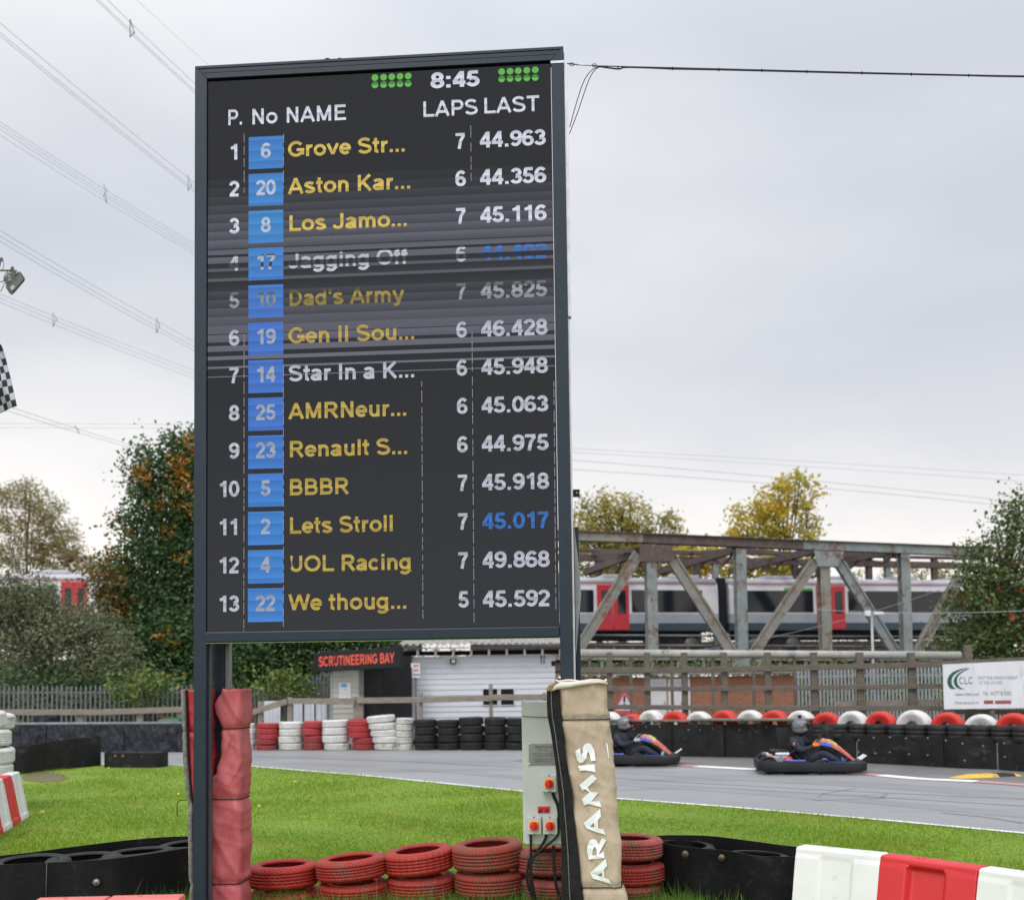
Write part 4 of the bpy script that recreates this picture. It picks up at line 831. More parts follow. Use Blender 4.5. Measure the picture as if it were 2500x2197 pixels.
for nm, polys in lt_c.items():
    mb = MB()
    for li, po in enumerate(polys):
        c = [crq(*p) for p in po]
        vs = [onpad(*p) for p in c]; n_ = len(vs); mb.add(vs+[v_+Vector((0,.006,0)) for v_ in vs], [tuple(range(n_))]+[(i, i+n_, (i+1) % n_+n_, (i+1) % n_) for i in range(n_)])
    o = mb.build('letter', m_lett, bei); o.modifiers.new('Tri', 'TRIANGULATE')
# small pale scrap at the right edge of the cover
mb = MB(); vs = [onpad(*crq(*p)) for p in ((372,45),(395,80),(412,240),(405,235),(385,130))]; mb.add(vs, [tuple(range(5))]); mb.build('pale_patch', m_lett, bei)
# loose pale flap folded over the top and the foam showing beside it
def crt(x, y): return (1310+x/9.733, 1640+y/9.733)
mb = MB(); top_ = [(500,285),(600,218),(900,222),(1300,203),(1500,225),(1690,290)]; bot_ = [(345,462),(480,412),(750,378),(1100,312),(1500,268),(1690,296)]
r0 = [Vector((mB(*crt(*p))[0], DB+.02, mB(*crt(*p))[1])) for p in top_]; r1 = [Vector((mB(*crt(*p))[0], DB-.022, mB(*crt(*p))[1])) for p in bot_]
rm = [(a+b)/2+Vector((0,-.026,.01)) for a, b in zip(r0, r1)]; rb_ = [a+Vector((0,.22,.0)) for a in r0]
mb.smooth = True; mb.loft([rb_, r0, rm, r1], caps=False, closed=False); o = mb.build('pale_flap', m_pale, bei); so = o.modifiers.new('Thickness','SOLIDIFY'); so.thickness = .005
mb = MB(); po = [(220,405),(290,315),(430,262),(545,236),(480,320),(345,455),(250,440)]; mb.prism([mB(*crt(*p)) for p in po], lambda p: Vector((p[0], DB-.004, p[1])), lambda p: Vector((p[0], DB+.20, p[1]))); mb.build('foam_edge', mat('foam', (.30,.18,.09)), bei)

# ================================================================== CONTROL CABINET
m_cab = mat('cabinet_grey', (.46,.485,.46), (.50,.525,.50), rough=.45, scale=3, c3=(.42,.44,.41), c3fac=.66, c3scale=2)
m_cabs = mat('box_grey', (.46,.47,.48), (.50,.51,.52), rough=.5, scale=5)
PC = Pl(G(1330, 2232), R_(-3)); DC = .0
PC.o = Vector((P(1325,1900,8.98).x, 8.98, 0)); mC = PC.m
cab = thing('control_cabinet', 'tall pale grey electrical cabinet with three red and yellow isolator switches', 'electrical cabinet', PC.o, PC.a)
def cbox(name, u0, v1, u1, v0, d0, d1, m, bev=.004, par=None):
    x0, z0 = mC(u0, (v0)); x1, z1 = mC(u1, v1); mb = MB(); mb.box((x0, d0, min(z0,z1)), (x1, d1, max(z0,z1))); return mb.build(name, m, par or cab, bev)
cbox('body', 1282, 1710, 1420, 2063, .03, .26, m_cab, .006)
cbox('door', 1284, 1712, 1418, 2061, .008, .027, m_cab, .005)
cbox('side_panel', 1277.5, 1709, 1281.5, 2059, .012, .26, m_cab, .003)
x0, z0 = mC(1292, 1868); x1, z1 = mC(1362, 1815)
pq = cbox('plaque', 1291, 1814, 1375, 1867, .0, .007, mat('brushed_plaque', (.33,.34,.34), (.22,.23,.23), rough=.32, metal=.7, scale=3), .002)
for u, v in ((1293,1816),(1293,1865)):
    x, z = mC(u, v); mb = MB(); mb.sphere((x,-.001,z), .010, 12, 8, (1,.5,1)); mb.build('screw', m_alu, pq)
ft = lambda x, y, l_: Vector((x, -.0035, y))
for tx, u0, u1, vb, sz in (('TONY MULLINS',1304.5,1353,1826,.030),('1959 - 1999',1316,1337,1832.5,.018),('Lived his life in the fast lane',1300,1360,1841,.018),('as was seen here in Rye',1306,1352,1846,.018),('Eternally missed by those',1302,1358,1854.5,.018),('who loved him most',1307,1346,1859.5,.018)):
    mb = MB(); xx0, zz = mC(u0, vb); xx1, _ = mC(u1, vb); put_font(mb, tx, ft, xx0, zz, sz, xx1-xx0); mb.build('engraved_line', m_ink, pq)
m_yel = mat('switch_yellow', (.80,.42,.01), rough=.4); m_knob = mat('switch_red', (.62,.012,.02), rough=.35)
def isolator(u0, v1, u1, v0):
    sw = cbox('isolator_switch', u0, v1, u1, v0, -.052, .007, m_cabs, .006)
    uc, vc = (u0+u1)/2, (v0+v1)/2; x, z = mC(uc, vc); w_ = mC(u1, vc)[0]-mC(u0, vc)[0]; k = w_*.34
    mb = MB(); mb.box((x-k,-.060,z-k),(x+k,-.0522,z+k)); mb.build('yellow_plate', m_yel, sw, .003)
    mb = MB(); q = k*.92; mb.tube([(x,-.0602,z),(x,-.076,z)], [q, q*.95], 28); mb.box((x-q*.22,-.093,z-q*.85),(x+q*.22,-.0765,z+q*.85)); mb.build('rotary_knob', m_knob, sw, .002)
    for dz in (-1, 1):
        mb = MB(); zz = z+dz*w_*.60; mb.tube([(x,-.0545,zz),(x,-.0515,zz)], .006, 10); mb.build('screw', m_ink, sw)
isolator(1324,1889.5,1357.5,1932); isolator(1287,1991.5,1321.5,2034.5); isolator(1326,1991.5,1360,2034.5)
st_ = cbox('red_sticker', 1313, 1968, 1342.5, 1984, .0, .0072, mat('sticker_red', (.55,.015,.03), rough=.5), .001)
for (u0, v0, u1, v1) in ((1325,1973,1316,1982),(1331,1973,1338,1981)):
    mb = MB(); a, b = mC(u0, v0), mC(u1, v1); a = Vector((a[0],-.0015,a[1])); b = Vector((b[0],-.0015,b[1])); mb.tube([a,b], .0035, 6); d = (b-a).normalized(); n_ = Vector((d.z,0,-d.x))
    mb.tube([b-d*.02+n_*.016, b, b-d*.02-n_*.016], .0035, 6); mb.build('arrow', m_ink, st_)
mb = MB(); a = mC(1274,1748); b = mC(1420,1754); mb.tube([(a[0],.02,a[1]),(a[0]+.02,-.006,a[1]-.002),(b[0],-.006,b[1])], .0028, 6); mb.build('string', m_tie, cab)
m_cable = mat('cable_black', (.012,.012,.013), rough=.5)
def cable(pts, r=.012):
    mb = MB(); mb.tube(smooth_path([Vector((mC(u,v)[0], d, mC(u,v)[1])) for u, v, d in pts], 6), r, 8); mb.build('cable', m_cable, cab)
cable([(1296,2034,-.02),(1296,2060,-.02),(1296,2085,-.03),(1289,2110,-.04),(1288,2150,-.05),(1300,2190,-.05),(1305,2240,-.05)], .010)
cable([(1334,2034,-.02),(1330,2050,-.025),(1315,2072,-.03),(1297,2100,-.04),(1296,2150,-.05),(1303,2190,-.05),(1310,2240,-.05)], .012)
cable([(1365,2025,-.03),(1358,2042,-.03),(1330,2066,-.035),(1300,2095,-.045),(1299,2140,-.06),(1308,2190,-.06),(1316,2240,-.06)], .010)
cable([(1349,1932,-.02),(1353,1945,-.02),(1362,1965,-.01),(1366,2000,-.01),(1366,2024,-.02)], .014)
cable([(1352,2064,.02),(1352,2100,.0),(1356,2150,-.02),(1366,2190,-.03),(1370,2240,-.03)], .014)
cable([(1310,2078,-.02),(1330,2078,-.01),(1350,2070,.0)], .007)

# ================================================================== RIGHT-HAND BELT BARRIER WITH HALF BURIED TYRES
m_bolt3 = mat('bolt_dull', (.22,.21,.20), (.12,.115,.11), rough=.6, metal=.4, scale=60)
b5 = thing('belt_barrier', 'long bolted black rubber belt barrier along the far side of the track', 'barrier', (0,0,0))
bp = [(1400,1838),(1480,1841),(1650,1847),(1760,1848.5),(1850,1850.5),(1960,1855),(2085,1862),(2230,1869),(2340,1876),(2430,1879),(2500,1884),(2620,1894),(2800,1908)]
def bat(u):
    for (a, va), (b, vb) in zip(bp, bp[1:]):
        if a <= u <= b: return va+(vb-va)*(u-a)/(b-a)
def topat(u, vt): g = G(u, bat(u)); return P(u, vt, g.y)
def panel(us, vts, name='belt_panel', mm=None, off=0):
    pts = []
    n_ = max(6, int((us[-1]-us[0])/9)); q = rnd.uniform(0, 3)
    for i in range(n_+1):
        u = us[0]+(us[-1]-us[0])*i/n_; v = np.interp(u, us, vts)+1.2*math.sin(u*.09+q); p = topat(u, v); pts.append(p+Vector((0, off-.035*(1+math.sin(u*2*math.pi/61+q))*(.6+.4*math.sin(u*.031+q)), 0)))
    return ribbon(name, pts, mm or m_sheet, b5, .05, 0, .0)
panel([1405,1480,1560,1640], [1770,1770,1768,1767]); panel([1641,1700,1765], [1768,1767,1768], off=-.03); panel([1766,1840,1910], [1768,1766,1768], off=.0); panel([1911,1960,2000,2034], [1768,1766,1766,1767], off=-.03)
panel([2035,2060,2088], [1789,1788,1789]); panel([2089,2160,2230,2300], [1793,1792,1796,1796], off=-.06); panel([2301,2370,2430], [1797,1798,1801], off=-.02); panel([2431,2500,2600,2780], [1801,1804,1812,1824], off=-.08)
for u0, u1, v0, v1 in ((1405,1700,1757,1760),(1701,1990,1757,1757)):
    a = topat(u0, v0); b = topat(u1, v1); a.y += .22; b.y += .22; mb = MB(); mb.beam(a, b, .5, .05); mb.build('top_board', mat('dirty_board', (.09,.085,.07), (.16,.15,.125), rough=.9, scale=5, bump=.4, bscale=20), b5, .01)
for cx, cy in ((525,700),(650,708),(770,708),(1095,703),(1025,737),(1130,735),(1245,725),(1480,740),(1605,733),(1720,710),(890,742),(540,728)):
    u, v = 1400+cx/3.65, 1580+cy/3.65; bolt(b5, P(u, v, G(u, bat(u)).y-.06), (-.15,-1,.05), m_bolt3, .013)
for cx, cy in ((570,830),(705,805),(850,800),(993,812),(1187,808),(1348,830),(1680,880),(1868,857),(570,935),(720,945),(850,935),(1018,953),(1185,962),(1515,1010),(1873,978),(1495,858)):
    u, v = 1940+cx/3.65, 1580+cy/3.65; bolt(b5, P(u, v, G(u, bat(u)).y-.13), (-.15,-1,.05), m_bolt3, .014)
# upper row of black tyres
tx = [1988,2035,2081,2125,2176,2222,2276,2325,2377,2433,2486,2540,2600]
for j, u in enumerate(tx):
    if j == 0: continue
    u0 = (tx[j-1]+u)/2; wd = (u-tx[j-1]); p = topat(u0, 1766+max(0,(u0-2100))*.012); R = wd/F*p.y/2*1.04
    tyre(f'black tyre lying flat, {ORD[j-1]} from the left on the right belt barrier', (p.x, p.y+R-.02, p.z-.17), T_black, R=round(R,2), H=.33, rz=j, group='black tyres lying on the right belt barrier', grooves=2, n=36)
    for q in (1, 2): pass
# alternating upright tyres
HT = [(1467,1510,'w',1737),(1523,1566,'r',1742),(1562,1619,'w',1733),(1620,1677,'r',1735),(1677,1737,'w',1736),(1737,1802,'r',1733),(1803,1861,'w',1733),(1861,1922,'r',1733),(1921,1990,'w',1734),(1989,2047,'r',1738),(2047,2118,'w',1735),(2115,2188,'r',1736),(2189,2274,'w',1733),(2276,2351,'r',1738),(2358,2434,'w',1743),(2438,2512,'r',1740),(2516,2590,'w',1742)]
for j, (u0, u1, c, vt) in enumerate(HT):
    uc_ = (u0+u1)/2; p = topat(min(uc_, 2790), vt); R = .35; p.y += .40
    p = P(uc_, vt, p.y); wd = (u1-u0)/F*p.y; R = max(.34, min(.42, wd*.5))
    tyre(f'{"white" if c == "w" else "red"} tyre standing upright, {ORD[j] if j < 16 else "last"} from the left along the right belt barrier', (p.x, p.y, p.z-R), T_white if c == 'w' else T_redhalf, R=round(R,2), H=.30, upright=True, rz=R_(-40+rnd.uniform(-6,6)), rin=.36, group='red and white tyres standing along the right barrier', grooves=4, n=48)

# the yellow and black rubber kerb block
m_ky = mat('kerb_yellow', (.62,.40,.02), (.50,.33,.04), rough=.7, scale=12, c3=(.08,.07,.05), c3fac=.6, c3scale=8)
kb = thing('rubber_kerb', 'low yellow and black rubber kerb block lying on the runoff', 'kerb', (0,0,0))
a, b = G(2322,1900), G(2486,1893); ax = (b-a); ln_ = ax.length; ax.normalize(); up = Vector((0,0,1)); sd_ = Vector((-ax.y, ax.x, 0))
def wedge(t0, t1, m, nm):
    mb = MB(); r = []
    for t in (t0, (t0+t1)/2, t1):
        hh_ = .06*min(1, t/.25+.15, (1-t)/.12+.15); c = a+ax*ln_*t; r.append([c-sd_*.2, c-sd_*.1+up*hh_, c+sd_*.1+up*hh_, c+sd_*.2])
    mb.loft(r); mb.build(nm, m, kb, .008)
wedge(0,.62,m_ky,'yellow_section'); wedge(.625,.87,m_ink,'black_section'); wedge(.875,1,m_ky,'yellow_section')

# ================================================================== TIMBER FENCES, PALISADES
m_wood = mat('weathered_timber', (.085,.072,.057), (.135,.118,.096), rough=.9, scale=4, bump=.5, bscale=30, stretch=(1,1,5), c3=(.075,.08,.045), c3fac=.62, c3scale=3)
m_woodp = mat('pale_timber', (.24,.205,.17), (.17,.15,.125), rough=.9, scale=4, bump=.4, bscale=30, stretch=(1,1,4), c3=(.17,.16,.11), c3fac=.62)
m_galv = mat('galvanised', (.24,.26,.285), (.31,.33,.36), rough=.5, metal=.3, scale=6)
m_galvd = mat('galvanised_dull', (.11,.115,.12), (.16,.165,.175), rough=.6, metal=.3, scale=6)
fw = thing('timber_fence', 'tall weathered timber post and rail fence behind the red and white tyres', 'fence', (0,0,0)); YF = 29.0
def fwY(u): return YF-(u-1400)*.0022
for k, u in enumerate((1488,1580,1671,1768,1875,1988,2100,2226,2365)):
    tp = P(u, 1592-(18 if k == 8 else 0), fwY(u)); wd = .075+.002*k; mb = MB(); mb.box((tp.x-wd,tp.y,0),(tp.x+wd,tp.y+.14,tp.z)); mb.build('post', m_wood, fw, .01)
for vs in (((1400,1636),(1700,1635),(2000,1629),(2300,1621),(2620,1605)), ((1470,1681),(1700,1681),(2000,1678),(2310,1674)), ((1470,1725),(1700,1727),(2000,1729),(2310,1728)), ((2300,1737),(2600,1738))):
    for (u0, v0), (u1, v1) in zip(vs, vs[1:]):
        a = P(u0, v0, fwY(u0)-.05); b = P(u1, v1, fwY(u1)-.05); mb = MB(); mb.beam(a, b, .07, .125+.02*(vs[0][1] == 1636)); mb.build('rail', m_wood, fw, .008)
# pale timber gravel boards low down on the right
mb = MB(); mb.beam(P(2040,1717,fwY(2040)+.15), P(2300,1713,fwY(2300)+.15), .05, .13); mb.build('gravel_board', m_woodp, fw, .005)
def palisade(name, label, pts, vt, pitch, mm, Y, base=0, wd=.065, rails=(.88,.12), bend=True):
    f = thing(name, label, 'fence', (0,0,0)); pm = MB(); a, b = pts
    n_ = int((b-a).length/pitch)
    for i in range(n_):
        p = a.lerp(b, (i+.5)/n_); zt = p.z+rnd.uniform(-.02,.02); p = Vector((p.x, p.y, 0))
        d = (b-a); d.z = 0; d.normalize(); nn = Vector((-d.y, d.x, 0))
        r = [];
        for z in (base, zt-.10):
            r.append([p-d*wd/2+Vector((0,0,z)), p-nn*.02+Vector((0,0,z)), p+d*wd/2+Vector((0,0,z)), p+nn*.004+Vector((0,0,z))])
        tp = Vector((0,0,zt)); r.append([p-d*.008+tp, p-nn*.004+tp, p+d*.008+tp, p+nn*.002+tp]); pm.loft(r)
    pm.build('pales', mm, f)
    for q in rails:
        mb = MB(); z0 = base+(a.z-base)*q; z1 = base+(b.z-base)*q; mb.beam(Vector((a.x,a.y+.05,z0)), Vector((b.x,b.y+.05,z1)), .05, .06); mb.build('rail', mm, f)
    return f
palisade('palisade_fence', 'grey steel palisade fence in front of the bushes at the left', (P(-300,1672,33), P(520,1672,33)), 0, .147, m_galvd, 33)
palisade('palisade_fence', 'grey steel palisade fence between the red pad and the sign building', (P(596,1680,33.5), P(712,1678,33.5)), 0, .128, m_galvd, 33.5)
palisade('palisade_fence', 'taller palisade panels beside the pale wall of the sign building', (P(714,1648,33.5), P(806,1644,33.5)), 0, .118, m_galvd, 33.5)
palisade('palisade_fence', 'pale grey steel palisade fence seen through the timber rails at the right', (P(1944,1630,30.5), P(2560,1622,30)), 0, .10, m_galv, 30.5, wd=.055)
fl = thing('timber_rail_fence', 'low timber rail fence behind the navy banner wall', 'fence', (0,0,0))
for (u0, v0), (u1, v1) in (((-200,1739),(250,1738)),((250,1738),(460,1731))):
    mb = MB(); mb.beam(P(u0,v0,31.5), P(u1,v1,31.5), .06, .17); mb.build('rail', m_woodp, fl, .008)
for u in (35,195,340,440): p = P(u,1733,31.56); mb = MB(); mb.box((p.x-.09,p.y,0),(p.x+.09,p.y+.12,p.z)); mb.build('post', m_woodp, fl, .008)
fc = thing('timber_rail_fence', 'pale timber rail fence in front of the white building', 'fence', (0,0,0))
for (u0,v0),(u1,v1) in (((600,1743),(700,1712)),((704,1711),(866,1712)),((872,1710),(1030,1708)),((1030,1708),(1200,1704)),((1200,1702),(1340,1701)),((540,1746),(600,1743))):
    mb = MB(); mb.beam(P(u0,v0,30.6), P(u1,v1,30.6), .05, .165); mb.build('rail', m_woodp, fc, .008)
for u, vt, wd in ((635,1712,.07),(707,1702,.07),(874,1700,.14),(1027,1690,.05),(1198,1670,.055),(1330,1690,.06)):
    p = P(u, vt, 30.66); mb = MB(); mb.box((p.x-wd,p.y,0),(p.x+wd,p.y+.12,p.z)); mb.build('post', m_woodp, fc, .008)
# black board and green bin behind the banner wall
p = P(110,1745,31); bb = thing('black_board', 'dark navy board standing behind the banner wall at the left', 'board', Vector((p.x,31,0))); mb = MB(); mb.box((-.36,0,0),(.36,.05,p.z)); mb.build('panel', m_tarp, bb, .01); mb = MB(); mb.box((-.3,.06,0),(-.24,.4,.9)); mb.build('strut', m_wood, bb)
m_bin = mat('bin_green', (.02,.07,.035), (.03,.085,.045), rough=.5, scale=5)
p = P(415,1755,31); bn = thing('wheelie_bin', 'dark green wheelie bin behind the banner wall', 'bin', Vector((p.x,31.2,0))); z = p.z
mb = MB(); mb.loft([[Vector((-.22,-.25,.1)),Vector((.22,-.25,.1)),Vector((.22,.25,.1)),Vector((-.22,.25,.1))],[Vector((-.29,-.33,z-.07)),Vector((.29,-.33,z-.07)),Vector((.29,.33,z-.07)),Vector((-.29,.33,z-.07))]]); mb.build('body', m_bin, bn, .02)
mb = MB(); mb.loft([[Vector((-.32,-.36,z-.068)),Vector((.32,-.36,z-.068)),Vector((.32,.36,z-.068)),Vector((-.32,.36,z-.068))],[Vector((-.28,-.3,z)),Vector((.28,-.3,z)),Vector((.28,.3,z+.04)),Vector((-.28,.3,z+.04))]]); mb.build('lid', m_bin, bn, .02)
for s_ in (-1,1): mb = MB(); mb.tube([(s_*.26,.25,.1),(s_*.31,.25,.1)], .1, 14); mb.build('wheel', m_black, bn)
# white corrugated sheets leaning behind the rails
m_corr = mat('white_sheet_metal', (.52,.54,.58), (.44,.46,.50), rough=.55, scale=3, c3=(.30,.31,.33), c3fac=.66)
for k, (u0, u1, vt) in enumerate(((644,684,1711),(716,738,1716),(743,767,1715),(771,798,1716),(801,822,1718),(824,848,1718))):
    a = P(u0, vt, 31.6); b = P(u1, vt+1, 31.6); t = thing('metal_sheet', f'{["widest pale","narrow white","ribbed white","broad white","grey","darker grey"][k]} metal sheet standing behind the timber rail, {ORD[k]} from the left', 'metal sheet', Vector((a.x, a.y, 0)), 0, 'metal sheets behind the timber rail'); w_ = b.x-a.x
    mb = MB(); n_ = max(4, int(w_/.06)); f_ = [(w_*i/n_, .018*(i % 2)) for i in range(n_+1)]
    mb.loft([[Vector((x, y, 0)) for x, y in f_]+[Vector((x, y+.01, 0)) for x, y in f_[::-1]], [Vector((x, y, a.z)) for x, y in f_]+[Vector((x, y+.01, a.z)) for x, y in f_[::-1]]]); mb.build('sheet', m_corr if k < 4 else m_galv, t)
    mb = MB(); mb.box((w_*.4, .04, 0), (w_*.6, .09, a.z*.95)); mb.build('brace', m_wood, t)
# ================================================================== BUILDINGS BEYOND THE TRACK
m_clap = mat('white_boards', (.52,.54,.58), (.57,.59,.63), rough=.7, scale=1.2, c3=(.42,.43,.46), c3fac=.66, c3scale=3, stretch=(1,1,6), bump=.2, bscale=30)
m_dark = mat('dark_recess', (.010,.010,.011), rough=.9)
m_charc = mat('black_boards', (.012,.012,.014), (.020,.020,.022), rough=.7, scale=3)
YB = 32.0; PW_ = Pl(P(983, 1700, YB), 0); mW = PW_.m
hut = thing('white_building', 'white weatherboarded building with corrugated roof and two small dark windows', 'building', PW_.o)
def wbox(name, u0, v1, u1, v0, d0, d1, m, par, bev=0, mf=None, z0=None):
    mf = mf or mW; x0, zb = mf(u0, v0); x1, zt = mf(u1, v1); zb = z0 if z0 is not None else zb
    mb = MB(); mb.box((min(x0,x1), d0, min(zb,zt)), (max(x0,x1), d1, max(zb,zt))); return mb.build(name, m, par, bev)
# weatherboards: overlapping sloped laths, one wall with the window openings left dark
mb = MB(); vb = 1602
xL, xR = mW(984,1700)[0], mW(1356,1700)[0]; xD = mW(1006,1700)[0]
while vb < 1800:
    z1 = mW(1100, vb)[1]; z0 = max(.0, mW(1100, vb+13.4)[1]-.012); x0 = xL if vb < 1655 else xD
    xe = xR if vb > 1624 else (mW(1358,1700)[0] if vb < 1612 else mW(1347,1700)[0])
    mb.add([(x0,.0,z1),(xe,.0,z1),(xe,-.022,z0),(x0,-.022,z0),(x0,.05,z0),(xe,.05,z0),(xe,.05,z1),(x0,.05,z1)], [(0,3,2,1),(3,4,5,2),(4,7,6,5),(7,0,1,6),(0,7,4,3),(1,2,5,6)]); vb += 13.4
mb.build('wall', m_clap, hut)
mb = MB(); mb.box((xL,.06,0),(xR,6,mW(1100,1603)[1])); mb.build('body', m_charc, hut)
wbox('corner_board', 1003, 1655, 1010, 1760, -.045, -.0235, m_clap, hut)
for u0, u1 in ((1180,1214),(1223,1254)):
    wn = wbox('window', u0-2.5, 1678, u1+2.5, 1722.5, -.045, -.024, m_clap, hut, .005); wbox('pane', u0, 1681, u1, 1720, -.049, -.046, mat('dark_glass', (.008,.009,.010), rough=.15), wn)
# eaves: dark gap with bracket ends, fascia and the corrugated sheet edge
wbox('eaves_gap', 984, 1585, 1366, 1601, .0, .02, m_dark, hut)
wbox('fascia', 980, 1578, 1372, 1585, -.5, -.44, m_galvd, hut)
for k in range(9): wbox('bracket', 1020+k*43, 1585, 1025+k*43, 1601, -.42, -.002, m_galv, hut)
mb = MB(); x0, zf = mW(978,1577); x1, _ = mW(1374,1577); n_ = 150; top = []; 
r0 = [Vector((x0+(x1-x0)*i/n_, -.62, zf+.03+.035*math.sin(i*2*math.pi/6.2))) for i in range(n_+1)]; r1 = [p+Vector((0,4.5,.5)) for p in r0]
mb.loft([r0+[p-Vector((0,0,.012)) for p in r0[::-1]], r1+[p-Vector((0,0,.012)) for p in r1[::-1]]]); mb.build('corrugated_roof', mat('asbestos_sheet', (.34,.32,.29), (.22,.20,.18), rough=.9, scale=4, c3=(.12,.11,.08), c3fac=.6), hut)
lp = wbox('flood_lamp', 1100, 1608, 1114, 1620, -.22, -.03, m_black, hut, .01); wbox('lamp_glass', 1104, 1610, 1112, 1618, -.226, -.2215, mat('lamp_glass', (.5,.5,.46), rough=.2), lp)
for u in (1321, 1328): mb = MB(); a = mW(u,1592); b = mW(u,1620); mb.tube([(a[0],-.035,a[1]),(b[0],-.035,b[1])], .012, 6); mb.build('downpipe', m_black, hut)

PS = Pl(P(765, 1610, 30.9), R_(-9)); mS = PS.m
bay = thing('inspection_bay', 'dark open inspection bay under a black sign with orange red lettering', 'building', PS.o, PS.a)
x0, zt0 = mS(765,1594); x1, zt1 = mS(978,1578); _, zb0 = mS(767,1640); _, zb1 = mS(979,1629)
mb = MB(); mb.loft([[Vector((x0,0,zb0)),Vector((x1,0,zb1)),Vector((x1,0,zt1)),Vector((x0,0,zt0))],[Vector((x0,.3,zb0)),Vector((x1,.3,zb1)),Vector((x1,.3,zt1)),Vector((x0,.3,zt0))]]); sg = mb.build('sign_board', m_charc, bay, .01)
# lettering squared like the sign's, slightly rising with the board
ra, rz_ = mS(778,1627); rb, rzb = mS(963,1617); m_or = mat('sign_orange', (.62,.075,.045), (.55,.06,.035), rough=.5, scale=8)
tl_ = (rzb-rz_)/(rb-ra); capS = mS(780,1603)[1]-mS(780,1627)[1]; mb = MB()
put_text(mb, 'SCRUTINEERING BAY', lambda x, y, l_: Vector((x, -.004-l_, y+tl_*(x-ra))), ra, rb, rz_, capS, .22); mb.build('lettering', m_or, sg)
for a, b in ((872,1580),(924,1572)): mb = MB(); p = mS(a, b); q = mS(a, b+9); mb.tube([(q[0],-.02,q[1]),(p[0],-.02,p[1])], .02, 6); mb.build('sign_stay', m_galvd, sg)
PS2 = Pl(P(811, 1700, 31.3), 0); mS2 = PS2.m
def sbox(name, u0, v1, u1, v0, d0, d1, m, par=bay, z0=None):
    o = wbox(name, u0, v1, u1, v0, d0, d1, m, None, 0, mS2, z0); o.parent = par; o.matrix_parent_inverse = Matrix.Identity(4)
    o.matrix_basis = (Matrix.Translation(PS.o) @ Matrix.Rotation(PS.a, 4, 'Z')).inverted() @ Matrix.Translation(PS2.o); return o
mb = MB(); vb = 1636
m_cream = mat('cream_boards', (.36,.34,.31), (.42,.40,.37), rough=.7, scale=2, c3=(.28,.26,.24), c3fac=.64)
x0 = mS2(812,1700)[0]; x1 = mS2(877,1700)[0]
while vb < 1830:
    z1 = mS2(840, vb)[1]; z0 = max(0, mS2(840, vb+13)[1]-.012); mb.add([(x0,0,z1),(x1,0,z1),(x1,-.022,z0),(x0,-.022,z0),(x0,.05,z0),(x1,.05,z0),(x1,.05,z1),(x0,.05,z1)], [(0,3,2,1),(3,4,5,2),(4,7,6,5),(7,0,1,6),(0,7,4,3),(1,2,5,6)]); vb += 13
    if z0 <= 0: break
o = mb.build('cream_wall', m_cream, bay); o.matrix_basis = (Matrix.Translation(PS.o) @ Matrix.Rotation(PS.a, 4, 'Z')).inverted() @ Matrix.Translation(PS2.o)
sbox('grey_post', 878, 1630, 888, 1800, -.04, .06, m_galvd, z0=0); sbox('corner_trim', 807, 1640, 812, 1800, -.03, .05, m_galv, z0=0)
sbox('door_panel', 889, 1628, 932, 1800, .10, .14, m_charc, z0=0); sbox('door_panel', 933, 1628, 1004, 1800, .12, .16, m_charc, z0=0)
sbox('side_body', 806, 1600, 1000, 1800, .3, 3, m_charc, z0=0)
ps = sbox('notice', 828.5, 1666, 856.5, 1704, -.04, -.026, m_card)
sbox('blue_print', 833, 1668, 847, 1677, -.044, -.041, mat('cyan_print', (.08,.32,.45)), bay); sbox('pink_print', 838, 1682, 848, 1684, -.044, -.041, mat('pink_print', (.45,.25,.28)), bay)
for v in (1690,1694,1698): sbox('grey_print', 831, v, 853, v+1, -.044, -.041, mat('grey_print', (.36,.36,.38)), bay)
# small flat A-frame sign boards at the corner
for nm, u0, v1, u1, v0, d, prints in (('direction_sign',972,1629,1003,1657,-.5,(('r',986,1622,1003,1628),('r',983,1634,990,1639),('b',981,1645,996,1651))), ('direction_sign',1003.5,1618,1025,1654,-.52,(('r',1009,1622,1022,1628),('r',1009,1633,1022,1639),('b',1008,1644,1024,1649)))):
    x0, za = mW(u0, v0, d); x1, zb = mW(u1, v1, d); t = thing(nm, 'left white notice board with red and navy print under the black sign' if u0 < 1000 else 'right white notice board with two red lines and navy arrow on the white wall', 'sign', PW_.w(x0, d, 0)); 
    mb = MB(); mb.box((0,0,za),(x1-x0,.015,zb)); mb.build('board', m_card, t); 
    mb = MB()
    for c, a, b, e_, f_ in prints:
        mb.cur = 0 if c == 'r' else 1
        if b < v1: continue
        q0, z1 = mW(a, b, d); q1, z0 = mW(e_, f_, d); hh2 = (z1-z0); nn_ = max(2, int((q1-q0)/(hh2*.62)))
        put_text(mb, ('STOP','NO','PITS','EXIT','IN')[len(t.children) % 1] if False else 'I'*nn_, lambda x, y, l_: Vector((x-x0, -.003, y)), q0, q1, z0, hh2, .26)
    mb.build('print', [m_redp, m_blue], t)
    mb = MB(); mb.box(((x1-x0)*.4,.016,0),((x1-x0)*.6,.06,zb*.99)); mb.build('stake', m_galvd, t)

